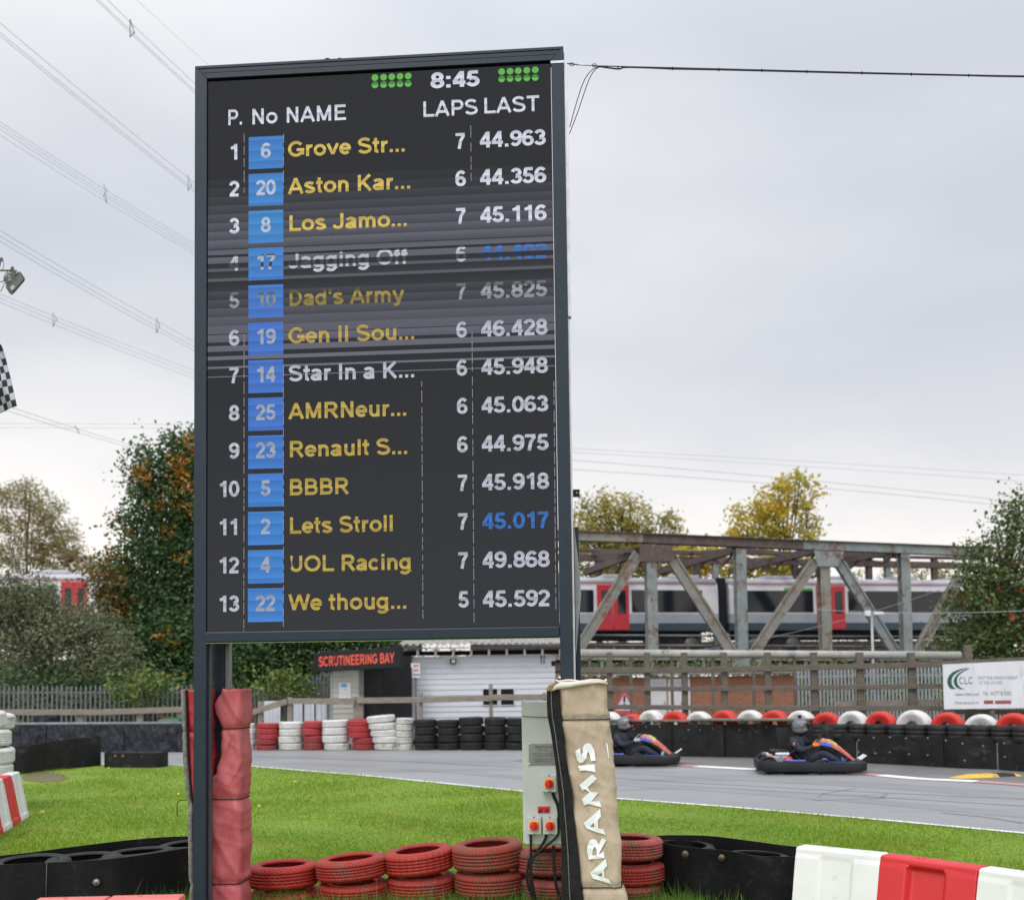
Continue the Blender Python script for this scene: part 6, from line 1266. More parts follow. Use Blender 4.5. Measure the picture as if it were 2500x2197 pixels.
# trees beyond the bridge
ac = [(1430,1284,46,56,700),(1480,1254,40,40,520),(1550,1264,46,46,620),(1510,1314,70,50,1300),(1600,1304,50,46,700),(1640,1284,26,30,220),(1570,1354,90,50,1700),(1450,1364,80,70,1600),(1665,1324,30,36,260),(1690,1344,24,24,200),(1430,1229,20,22,110),(1540,1219,20,24,110),(1470,1219,14,18,60),(1600,1384,80,36,900),(1480,1414,80,36,800)]
tree('willow_tree', 'olive green bushy willow beyond the left half of the bridge', 'tree', 1520, 76, (1520,1240), ac, .34, LF_olive, .3, twigs=3, asp=.4, r=.06)
yc = [(1894,1214,50,40,620),(1944,1194,44,40,480),(1844,1244,44,36,480),(1899,1269,60,46,1000),(1814,1284,40,30,420),(1959,1254,36,56,520),(1774,1314,40,24,360),(1844,1314,64,30,820),(1934,1314,54,34,620),(1979,1284,18,44,180),(1984,1204,14,20,90),(1899,1174,14,14,60),(1794,1244,16,18,80),(1954,1164,10,18,50),(1984,1304,20,10,70)]
tree('poplar_tree', 'bright yellow autumn tree beyond the middle of the bridge', 'tree', 1920, 74, (1925,1200), yc, .34, LF_yell, .2, thin=.5, twigs=3, r=.045)
gc = [(1750,1380,70,36,800),(1860,1385,70,30,800),(1950,1390,60,30,600),(1690,1370,50,36,460)]
tree('willow_bush', 'yellow green bush behind the train roofs in the middle of the bridge', 'bush', 1820, 72, (1820,1380), gc, .34, LF_yell, .2)
pc = [(2230,1400,50,24,240),(2300,1395,50,28,260),(2180,1405,36,18,120),(2090,1408,30,16,100)]
tree('willow_tree', 'pale thin tree glimpsed under the right end of the bridge', 'tree', 2250, 80, (2250,1395), pc, .34, LF_wil, .2, twigs=3, asp=.35)
# ivy covered tree at the right
ic = [(2490,1240,36,30,420),(2460,1270,36,30,420),(2500,1290,50,40,700),(2430,1290,22,20,160),(2440,1340,40,36,560),(2500,1350,50,50,900),(2400,1360,34,30,420),(2380,1410,46,42,800),(2450,1420,60,56,1400),(2520,1430,60,60,1000),(2360,1390,20,24,180),(2370,1470,56,50,1200),(2450,1500,70,60,1900),(2530,1500,60,80,1200),(2340,1520,40,46,640),(2400,1560,66,46,1400),(2470,1580,70,46,1500),(2340,1575,46,36,560),(2300,1590,30,20,180),(2540,1580,70,70,1000),(2480,1215,12,16,70),(2350,1360,10,18,60),(2390,1325,10,18,60),(2430,1620,80,26,700),(2610,1400,70,200,1500)]
tree('ivy_tree', 'dense ivy covered tree hiding the right end of the bridge', 'tree', 2440, 43, (2460,1330), ic, .18, LF_ivy, .25, thin=.62)
# green undergrowth glimpsed through the fences
def hedge(label, u0, u1, v0, v1, Y, n_, m, cat='bush'):
    b = P((u0+u1)/2, 1700, Y); t = thing('hedge', label, cat, Vector((b.x, Y, 0)))
    cl = []; k = max(2, int((u1-u0)/70))
    for i in range(k): cl.append((u0+(u1-u0)*(i+.5)/k, (v0+v1)/2+rnd.uniform(-8,8), (u1-u0)/k*.75, (v1-v0)/2*rnd.uniform(.85,1.1), n_//k, rnd.uniform(-.4,.4)))
    leaves('foliage', cl, .16, m, t, Y); mb = MB()
    for c in cl: e_ = P(c[0], c[1], Y)-t.location; mb.tube([(e_.x*.9,.1,0), (e_.x,0,e_.z)], [.06,.02], 6)
    mb.build('stems', m_bark, t)
hedge('low mixed hedge behind the left palisade fence', -60, 470, 1640, 1790, 34.6, 6500, LF_maple)
hedge('green bank of plants behind the palisade fence at the right', 1940, 2560, 1640, 1780, 36, 5200, LF_hedge)
hedge('scrubby bushes under the bridge deck', 1400, 2350, 1615, 1660, 43, 3000, LF_ivy)
for u, v in ((340,1690),(700,1690)):
    hedge('yellow green shrub poking over the palisade fence beside the ' + ('red pad' if u < 500 else 'corrugated sheets'), u-50, u+45, v-42, v+15, 32.6 if u < 500 else 33.0, 750, LF_hedge)
# far-off belt of trees along the horizon
hedge('long scrub hedge along the far side of the railway', -150, 2420, 1520, 1610, 71, 15000, LF_ivy)
far_c = [(u, 1655-rnd.uniform(14,34), 120, 40, 420, rnd.uniform(-15,25)) for u in range(-500, 3100, 110)]
ft_ = leaves('distant_woodland', far_c, 1.1, LF_wil, None, 190); ft_['kind'] = 'stuff'; tag(ft_, 'distant line of grey green woodland along the horizon', 'woodland')

# ================================================================== OVERHEAD WIRES
m_wire = mat('wire_grey', (.25,.27,.29), rough=.5)
def powerline(label, lines, spacers, Y0, Y1, r, u0, u1, grp='overhead power lines'):
    t = thing('power_line', label, 'power line', P(*lines[0][0], Y0), 0, grp); o_ = t.location
    def at(l_, u):
        (a, va), (b, vb) = l_; k = (u-a)/(b-a); s_ = l_[2] if len(l_) > 2 else 0; return P(u, va+(vb-va)*k+0, Y0+(Y1-Y0)*k)
    for l_ in lines:
        (a, va), (b, vb) = l_[:2]; sag = l_[2] if len(l_) > 2 else 0; pts = []
        for i in range(25):
            k = -.35+1.9*i/24; u = a+(b-a)*k; pts.append(P(u, va+(vb-va)*k+sag*4*k*(1-k), Y0+(Y1-Y0)*max(k,-.35))-o_)
        mb = MB(); mb.tube(pts, r*.72, 6, False); mb.build('wire', m_wire, t)
    for us in spacers:
        pp = []
        for l_ in lines[:spn_ if (spn_ := 9) else 9]:
            (a, va), (b, vb) = l_[:2]; k = (us-a)/(b-a); pp.append(P(us+(l_[3] if len(l_) > 3 else 0), va+(vb-va)*k, Y0+(Y1-Y0)*k)-o_)
        mb = MB(); c = sum(pp, Vector())/len(pp)
        q = [p+(p-c)*.6+Vector((.12*(i % 2*2-1),0,0)) for i, p in enumerate(pp)]
        for i in range(len(q)): mb.tube([q[i], q[(i+1) % len(q)]], r*1.5, 5)
        for p in q: mb.sphere(p, r*2.6, 8, 6)
        mb.build('spacer', m_wire, t)
powerline('uppermost bundle of three power wires at the top left with one spacer', [((234,0),(476,228),2),((241,0),(476,222),2),((262,0),(476,205),2)], [323], 52, 70, .017, 0, 0)
powerline('single thin wire crossing the top left corner above the scoreboard', [((334,0),(503,154),2)], [], 60, 80, .012, 0, 0)
powerline('second bundle of three power wires from the top left with spacer beside the frame', [((0,57),(476,448),3),((0,80),(476,463),3),((0,88),(476,470),3)], [463], 50, 75, .017, 0, 0)
powerline('third bundle of four pale power wires at the left with one spacer', [((0,298),(476,597),4),((0,307),(476,606),4),((0,316),(476,614),4),((0,330),(476,622),4)], [257], 60, 90, .016, 0, 0)
powerline('fourth bundle of three power wires at the left above the floodlight', [((0,563),(476,835),4),((0,577),(476,848),4),((0,589),(476,857),4)], [386], 55, 85, .018, 0, 0)
powerline('fifth bundle of faint power wires passing behind the floodlight', [((0,718),(476,905),3),((0,728),(476,915),3),((0,738),(476,925),3)], [134], 62, 95, .016, 0, 0)
powerline('lowest bundle of two power wires passing behind the chequered flag', [((0,985),(391,1107),3),((0,997),(391,1113),3)], [188], 55, 80, .018, 0, 0)
powerline('pair of faint level wires low in the sky at the left', [((0,1034),(476,1036)),((0,1044),(476,1046))], [], 120, 120, .022, 0, 0)
powerline('lower pair of sagging power wires above the bridge', [((1398,1123),(2471,1223),-4),((1398,1146),(2471,1236),-6)], [], 70, 78, .020, 0, 0)
powerline('upper pair of faint power wires above the bridge', [((1398,1095),(2500,1160),-2),((1398,1104),(2500,1175),-2)], [], 90, 95, .017, 0, 0)
powerline('thin slack cable strung in front of the bridge at the right', [((1750,1580),(2120,1496),6)], [], 40, 36, .012, 0, 0)
powerline('twisted cable running from the signal pole across the ivy tree', [((2125,1494),(2520,1490),4)], [], 34, 33, .016, 0, 0)

# ================================================================== CABLE FROM THE SCOREBOARD
cb = thing('messenger_cable', 'black cable strung from the top right corner of the scoreboard', 'cable', P(1392,157,8.6)); o_ = cb.location
def cpt(u, v, Y=8.6): return P(u, v, Y)-o_
mb = MB(); mb.tube(smooth_path([cpt(1462,162),(cpt(1800,170,8.9)),cpt(2150,179,9.2),cpt(2500,186,9.5),cpt(3000,190,10)], 8), .0045, 8); mb.build('messenger_wire', m_tie, cb)
pts = smooth_path([cpt(1462,163),cpt(1490,167),cpt(1512,169),cpt(1530,165),cpt(1600,167,8.7),cpt(1642,169,8.74),cpt(1700,170,8.8),cpt(1755,171,8.85),cpt(1860,173.5,8.95),cpt(1960,176,9.04),cpt(2100,179.5,9.16),cpt(2240,182.5,9.28),cpt(2360,185,9.38),cpt(2500,188,9.5),cpt(3000,193,10)], 6)
mb = MB(); mb.tube(pts, .0065, 8); mb.build('power_cable', mat('cable_navy', (.012,.014,.03), rough=.5), cb)
mb = MB(); mb.tube([cpt(1408,158.5),cpt(1446,160.5)], .006, 8); mb.build('turnbuckle', m_alu, cb)
mb = MB()
for uc_, vc_ in ((1396,158),(1451,160.5)):
    c = cpt(uc_, vc_); mb.tube([c+Vector((.018*math.cos(t),0,.014*math.sin(t))) for t in [2*math.pi*i/14 for i in range(15)]], .003, 6)
mb.tube([cpt(1384,156),cpt(1409,158.6)], .005, 6); mb.tube([cpt(1445,160.4),cpt(1464,162.5)], .005, 6); mb.build('hooks', m_tie, cb)
for pts in ([(1464,163),(1445,172),(1425,200),(1405,260),(1391,311)], [(1466,163.5),(1452,172),(1436,200),(1412,270),(1390.5,327)]):
    mb = MB(); mb.tube(smooth_path([cpt(u, v) for u, v in pts], 6), .0035, 6); mb.build('drop_cable', m_tie, cb)
for u, v in ((1509,166),(1642,168),(1755,170.5),(1860,172.6),(1970,175.5),(2105,179),(2225,182),(2365,185)): mb = MB(); c = cpt(u, v, 8.6+(u-1500)*.0009); mb.tube([c+Vector((0,0,-.012)), c+Vector((0,0,.012))], .006, 6); mb.build('cable_tie', m_tie, cb)

# ================================================================== FLOODLIGHT AND FLAG AT THE LEFT EDGE
YL = 14.0; m_fl = mat('floodlight_grey', (.05,.053,.048), (.08,.083,.075), rough=.5, metal=.3, scale=12)
def fpt(x, y, dy=0): return P(x/3.99, 600+y/3.99, YL+dy)
fo = thing('floodlight', 'grey metal floodlight on a thin arm at the left edge of the sky', 'floodlight', fpt(100,320)); o_ = fo.location
mb = MB(); po = [(205,258),(247,325),(240,345),(125,478),(105,475),(65,410),(72,395),(185,265)]
mb.prism(po, lambda p: fpt(*p)-o_, lambda p: fpt(p[0]-14, p[1]-10, .22)-o_); hs_ = mb.build('housing', m_fl, fo, .008)
mb = MB(); po = [(203,285),(232,328),(122,455),(88,408)]; mb.prism(po, lambda p: fpt(*p, -.012)-o_, lambda p: fpt(*p, -.002)-o_); mb.build('lens', mat('lens_olive', (.06,.07,.05), (.12,.13,.10), rough=.15, scale=6), fo)
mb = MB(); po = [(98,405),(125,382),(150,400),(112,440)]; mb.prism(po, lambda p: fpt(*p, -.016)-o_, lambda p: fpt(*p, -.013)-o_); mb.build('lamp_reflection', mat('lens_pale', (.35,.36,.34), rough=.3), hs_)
mb = MB(); po = [(112,200),(135,205),(140,235),(172,240),(158,262),(150,300),(105,380),(70,385),(50,372),(48,350),(30,345),(35,315),(90,250)]; mb.prism(po, lambda p: fpt(*p, .03)-o_, lambda p: fpt(*p, .16)-o_); o = mb.build('gear_box', m_fl, fo, .006)
for c in ((95,280),(92,312),(100,345)): mb = MB(); mb.tube([fpt(*c, .02)-o_, fpt(*c, .035)-o_], .035, 12); mb.build('boss', mat('boss_grey', (.2,.2,.19), rough=.5), o)
mb = MB(); mb.tube([fpt(-400,244,.1)-o_, fpt(100,242,.1)-o_], .012, 8); mb.build('arm', mat('arm_moss', (.16,.17,.08), rough=.8), fo)
mb = MB(); mb.tube(smooth_path([fpt(-60,330,.1)-o_, fpt(0,352,.1)-o_, fpt(35,345,.1)-o_], 5), .006, 6); mb.tube(smooth_path([fpt(40,360,.1)-o_, fpt(30,400,.1)-o_, fpt(5,442,.1)-o_, fpt(-40,450,.1)-o_], 5), .005, 6); mb.tube(smooth_path([fpt(34,150,.1)-o_, fpt(34,200,.1)-o_, fpt(25,238,.1)-o_], 5), .004, 6); mb.tube(smooth_path([fpt(75,250,.12)-o_, fpt(45,285,.12)-o_, fpt(36,320,.12)-o_], 5), .005, 6); mb.build('wires', m_fl, fo)
f2 = thing('wire_clamp', 'small grey clamp with wires just above the floodlight at the left edge', 'clamp', fpt(12,150)); o2 = f2.location
mb = MB(); mb.prism([(-20,150),(-5,120),(12,112),(30,122),(32,150),(12,160),(5,200),(-20,230)], lambda p: fpt(*p)-o2, lambda p: fpt(*p, .06)-o2); mb.build('body', m_fl, f2, .004); mb = MB(); mb.tube([fpt(-300,140,.03)-o2, fpt(0,140,.03)-o2], .01, 8); mb.build('arm', m_fl, f2)
# chequered flag
m_fw = mat('flag_white', (.55,.57,.62), rough=.8, transl=.3); m_fb = mat('flag_black', (.03,.034,.042), rough=.8, transl=.1)
fg_ = thing('chequered_flag', 'black and white chequered flag hanging into the left edge of the picture', 'flag', fpt(0,1300)); o_ = fg_.location
# rows run down the hanging cloth, columns across it; corners read off the photo
def fl(i, j):
    """i across (0 free edge .. 6 pole side), j down (0 top .. 9 bottom tip)"""
    k = j/9; rx = 0+ (5+ (165-5)*k**.8); ry = 960 + (1560-960)*k    # free right edge
    x = rx - i*(44+10*math.sin(j*.9+i)*.4); y = ry + i*(-.0) + i*(34 if j > 6 else 28) - 20*math.sin(i*.8) + i*i*-4
    return fpt(x, y, .10*math.sin(i*1.1+j*.5))-o_
mb = MB(); S_ = 4; idx = {}
for i in range(7*S_+1):
    for j in range(9*S_+1):
        idx[i, j] = len(mb.v); mb.v.append(tuple(fl(i/S_, j/S_)))
mb2 = mb
for i in range(7*S_):
    for j in range(9*S_): mb.f.append((idx[i,j], idx[i+1,j], idx[i+1,j+1], idx[i,j+1])); mb.mi.append((i//S_+j//S_) % 2); mb.sm.append(True)
clo = mb.build('cloth', [m_fb, m_fw], fg_); so = clo.modifiers.new('Thickness','SOLIDIFY'); so.thickness = .004
mb = MB(); a = fpt(-420,300,.1)-o_; b = fpt(-300,2600,.1)-o_; mb.tube([a, b], .018, 10); mb.build('pole', m_galv, fg_)
# ================================================================== KARTS AND DRIVERS
m_kb = mat('kart_black_plastic', (.008,.009,.011), (.014,.015,.017), rough=.6, spec=.3, scale=5, c3=(.035,.034,.032), c3fac=.64, c3scale=7)
m_kt = mat('kart_tyre', (.018,.018,.018), (.032,.031,.03), rough=.8, scale=14)
m_rim = mat('kart_rim', (.30,.30,.31), rough=.35, metal=.7)
m_ko = mat('fairing_orange', (.44,.085,.055), (.48,.14,.10), rough=.4, scale=7); m_kbl = mat('sticker_blue', (.05,.10,.48), (.10,.14,.50), rough=.4, scale=9); m_kye = mat('plate_yellow', (.56,.52,.20), (.50,.46,.16), rough=.45, scale=9)
m_kw = mat('plate_white', (.60,.64,.70), (.50,.54,.60), rough=.45, scale=9); m_kr = mat('engine_red', (.42,.03,.025), rough=.45); m_ksil = mat('engine_silver', (.42,.42,.43), (.25,.25,.26), rough=.35, metal=.7, scale=18); m_kpk = mat('faded_stripe', (.55,.30,.30), rough=.5)
KS = 1.0
def make_kart(label):
    t = thing('go_kart', label, 'go kart', (0,0,0), 0, 'go karts racing on the track')
    def rr(hx0, hx1, hy, rad, n=8):
        pts = []
        for cx, cy, a0 in ((hx1-rad,hy-rad,0),(hx0+rad*.8,hy-rad*.8,90),(hx0+rad*.8,-hy+rad*.8,180),(hx1-rad,-hy+rad,270)):
            r_ = rad if cx > 0 else rad*.8
            for i in range(n+1): a = R_(a0+90*i/n); pts.append((cx+r_*math.cos(a), cy+r_*math.sin(a)))
        return pts
    # wrap-round bumper: rounded band, a little lower in front
    mb = MB(); o_ = rr(-1.02,1.04,.69,.34); i_ = rr(-.95,.97,.62,.28); n_ = len(o_)
    def zt(x): return .245 if x < -.35 else (.215 if x > .3 else .245-.03*(x+.35)/.65)
    R1 = [Vector((x*.985,y*.985,.055)) for x, y in o_]; R2 = [Vector((x,y,.085)) for x, y in o_]; R3 = [Vector((x,y,zt(x)-.03)) for x, y in o_]; R4 = [Vector((x*.985,y*.985,zt(x))) for x, y in o_]; R5 = [Vector((x,y,zt(x))) for x, y in i_]; R6 = [Vector((x,y,.055)) for x, y in i_]
    vs = R1+R2+R3+R4+R5+R6; fs = [(a*n_+k, a*n_+(k+1) % n_, ((a+1) % 6)*n_+(k+1) % n_, ((a+1) % 6)*n_+k) for a in range(6) for k in range(n_)]; mb.add(vs, fs, True)
    o = mb.build('bumper', m_kb, t); e_ = o.modifiers.new('Edge','EDGE_SPLIT'); e_.split_angle = R_(50)
    mb = MB(); mb.box((-.75,-.34,.05),(.95,.34,.075)); mb.build('floor_pan', m_kb, t, .01)
    for s in (-1,1):      # side pods
        mb = MB(); y0, y1 = (.36,.615)
        mb.loft([[Vector((-.52,s*y0,.06)),Vector((-.52,s*y1,.06)),Vector((-.52,s*y1,.235)),Vector((-.52,s*y0,.27))],[Vector((-.1,s*y0,.06)),Vector((-.1,s*y1,.06)),Vector((-.1,s*y1,.245)),Vector((-.1,s*y0,.25))],[Vector((-.02,s*y0,.06)),Vector((-.02,s*y1,.06)),Vector((-.02,s*y1,.17)),Vector((-.02,s*y0,.18))]]); mb.build('side_pod', m_kb, t, .02)
        mb = MB(); mb.loft([[Vector((-.5,s*.47,.262)),Vector((-.5,s*.61,.255)),Vector((-.5,s*.60,.262)),Vector((-.5,s*.48,.27))],[Vector((-.12,s*.47,.258)),Vector((-.12,s*.61,.252)),Vector((-.12,s*.60,.26)),Vector((-.12,s*.48,.266))]]); mb.build('pod_stripe', m_kpk if s > 0 else m_kbl, t)
        mb = MB(); mb.loft([[Vector((.30,s*.30,.20)),Vector((.30,s*.62,.235)),Vector((.30,s*.62,.245)),Vector((.30,s*.30,.215))],[Vector((.78,s*.26,.16)),Vector((.78,s*.56,.215)),Vector((.78,s*.56,.225)),Vector((.78,s*.26,.175))]]); mb.build('front_pod_top', m_kbl, t, .004)
    # frame tubes
    for pts in ([(-.85,.28,.09),(.9,.22,.09)],[(-.85,-.28,.09),(.9,-.22,.09)],[(-.55,-.40,.09),(-.42,-.36,.34),(-.28,-.33,.44)],[(-.55,.40,.09),(-.42,.36,.34),(-.28,.33,.44)],[(-.9,-.4,.16),(-.9,.4,.16)]):
        mb = MB(); mb.tube(smooth_path(pts, 4), .016, 8); mb.build('frame_tube', m_kb, t)
    # wheels
    def wheel(x, y, r, wd):
        mb = MB(); pr = [(r*.55,-wd/2),(r*.93,-wd/2),(r,-wd*.36),(r,wd*.36),(r*.93,wd/2),(r*.55,wd/2)]; M = Matrix.Translation((x,y,r)) @ Matrix.Rotation(R_(90),4,'X'); mb.lathe(pr, 28, M); w_ = mb.build('wheel', m_kt, t)
        mb = MB(); mb.lathe([(.001,-wd*.3),(r*.2,-wd*.36),(r*.4,-wd*.30),(r*.549,-wd*.46),(r*.549,wd*.46),(r*.4,wd*.30),(r*.2,wd*.36),(.001,wd*.3)], 20, M, False); mb.build('rim', m_rim, w_)
    wheel(.16,-.53,.138,.13); wheel(.16,.53,.138,.13); wheel(-.80,-.47,.145,.2); wheel(-.80,.47,.145,.2)
    mb = MB(); mb.tube([(-.80,-.5,.145),(-.80,.5,.145)], .02, 10); mb.build('rear_axle', m_rim, t)
    # curved rear wheel guards
    for s in (-1,1):
        mb = MB(); rg_ = []
        for i in range(9): a = R_(20+150*i/8); rg_.append([Vector((-.80+r_*math.cos(a), s*y_*.97, .145+r_*math.sin(a))) for r_, y_ in ((.175,.40),(.175,.60),(.185,.60),(.185,.40))])
        mb.loft(rg_); mb.build('wheel_guard', m_kb, t)
    # engine with red cover and silver box, exhaust and top plate
    mb = MB(); mb.box((-.72,-.42,.12),(-.42,-.16,.34)); e_ = mb.build('engine', m_ksil, t, .02)
    mb = MB(); mb.tube([(-.42,-.43,.24),(-.42,-.34,.24)], .09, 18); mb.build('red_cover', m_kr, e_); mb = MB(); mb.box((-.66,-.44,.345),(-.40,-.2,.40)); mb.build('top_cover', m_kw, e_, .02)
    mb = MB(); mb.box((-.74,-.42,.41),(-.40,.10,.435)); mb.build('tank_guard', m_kb, t, .01); mb = MB(); mb.tube(smooth_path([(-.74,-.30,.30),(-.80,-.32,.36),(-.84,-.2,.36),(-.86,.1,.34)],4), .035, 10); mb.build('exhaust', m_ksil, t)
    mb = MB(); mb.box((-.82,-.40,.24),(-.72,-.34,.37)); mb.build('number_board', m_kpk, t, .008)
    # seat with a tall flat headrest plate
    rg_ = []
    for x, z, hw, k in ((.10,.10,.17,.05),(-.05,.085,.20,.10),(-.20,.10,.21,.13),(-.30,.20,.21,.13),(-.38,.38,.20,.10),(-.43,.52,.17,.05)):
        rg_.append([Vector((x+(k*.5 if abs(q) == 1 else 0), hw*q, z+(k if abs(q) == 1 else 0))) for q in (-1,-.6,0,.6,1)]+[Vector((x-.02+(k*.5 if abs(q) == 1 else 0), (hw+.02)*q, z-.025+(k if abs(q) == 1 else 0))) for q in (1,.6,0,-.6,-1)])
    mb = MB(); mb.loft(rg_); mb.build('seat', m_kb, t)
    mb = MB(); mb.loft([[Vector(p) for p in ((-.56,.10,.48),(-.36,.12,.46),(-.36,.14,.46),(-.56,.12,.48))],[Vector(p) for p in ((-.60,.10,.86),(-.36,.12,.83),(-.36,.14,.83),(-.60,.12,.86))]]); mb.build('headrest_plate', mat('dark_plate', (.018,.019,.021), rough=.6), t, .01)
    # front fairing: tall sloped panel with yellow plate, blue sides; nose box and raised number plate
    pr_ = [(.20,.60,.13,.525),(.30,.645,.15,.525),(.42,.61,.16,.485),(.58,.50,.17,.395),(.74,.36,.17,.275),(.86,.24,.14,.165)]
    mb = MB(); mb.loft([[Vector((x,-hw,zb)),Vector((x,-hw*.96,z-.03)),Vector((x,-hw*.7,z)),Vector((x,hw*.7,z)),Vector((x,hw*.96,z-.03)),Vector((x,hw,zb))] for x, z, hw, zb in pr_]); fr = mb.build('front_fairing', m_ko, t, .012)
    mb = MB(); mb.loft([[Vector((x,-hw,z)),Vector((x,hw,z)),Vector((x,hw,z+.006)),Vector((x,-hw,z+.006))] for x, z, hw in ((.265,.634,.10),(.42,.613,.105),(.53,.541,.11))]); 
    for s in (-1,1): mb.loft([[Vector((x,s*hw,z+.005)),Vector((x,s*(h2+.004),z-.055)),Vector((x,s*(h2+.011),z-.055)),Vector((x,s*hw,z-.004))] for x, z, hw, h2 in ((.265,.634,.10,.143),(.42,.613,.105,.158),(.53,.541,.11,.166))])
    mb.build('yellow_plate', m_kye, fr)
    for s in (-1,1): mb = MB(); mb.loft([[Vector((x,s*(hw+.001),zb+.004)),Vector((x,s*(hw*.975+.001),z-.0)),Vector((x,s*(hw*.985+.006),z-.0)),Vector((x,s*(hw+.006),zb+.004))] for x, z, hw, zb in ((.205,.58,.132,.52),(.30,.59,.152,.51),(.42,.55,.164,.48))]); mb.build('blue_side', m_kbl, fr)
    for s in (-1,1): mb = MB(); mb.tube([(.84,s*.08,.2),(.93,s*.12,.15)], .014, 8); mb.build('fairing_stay', m_kb, t)
    mb = MB(); mb.loft([[Vector((.72,-.30,.08)),Vector((.72,.30,.08)),Vector((.72,.22,.21)),Vector((.72,-.22,.21))],[Vector((.98,-.38,.08)),Vector((.98,.38,.08)),Vector((.98,.26,.255)),Vector((.98,-.26,.255))]]); ns = mb.build('nose_box', m_kb, t, .012)
    mb = MB(); mb.loft([[Vector((.78,-.332,.12)),Vector((.90,-.358,.12)),Vector((.90,-.318,.19)),Vector((.78,-.290,.18))],[Vector((.78,-.338,.12)),Vector((.90,-.364,.12)),Vector((.90,-.324,.19)),Vector((.78,-.296,.18))]]); mb.build('logo_patch', mat('logo_pink', (.60,.28,.26), (.55,.5,.5), rough=.5, scale=30), ns)
    mb = MB(); mb.loft([[Vector((.94,y,.25)) for y in (-.20,.20)]+[Vector((.96,y,.24)) for y in (.20,-.20)],[Vector((1.06,y,.33)) for y in (-.18,.18)]+[Vector((1.08,y,.32)) for y in (.18,-.18)]]); mb.build('nose_plate', m_kw, ns, .005)
    # steering column and wheel
    c_ = Vector((.145,0,.585)); ax = Vector((-.72,0,.69)).normalized(); a_ = Vector((0,1,0)); b2 = ax.cross(a_)
    mb = MB(); mb.tube([c_+a_*.14*math.cos(q)+b2*.125*math.sin(q) for q in [2*math.pi*i/28 for i in range(29)]], .014, 8); sw = mb.build('steering_wheel', m_kb, t)
    for q in (0, 120, 240): mb = MB(); mb.tube([c_, c_+a_*.13*math.cos(R_(q+90))+b2*.12*math.sin(R_(q+90))], .010, 6); mb.build('spoke', m_rim, sw)
    mb = MB(); mb.tube([c_, (.62,0,.12)], .013, 8); mb.build('steering_column', m_kb, t)
    for s in (-1,1): mb = MB(); mb.tube([(.62,s*.2,.08),(.66,s*.2,.22)], .012, 6); mb.box((.645,s*.2-.04,.20),(.665,s*.2+.04,.26)); mb.build('pedal', m_rim, t)
    return t
m_suit = mat('navy_overalls', (.017,.019,.029), (.028,.031,.043), rough=.85, scale=6, bump=.5, bscale=22, bdist=.02, c3=(.05,.053,.066), c3fac=.60, c3scale=9)
m_skin = mat('skin', (.48,.26,.19), rough=.5); m_bala = mat('balaclava', (.006,.006,.007), rough=.95)
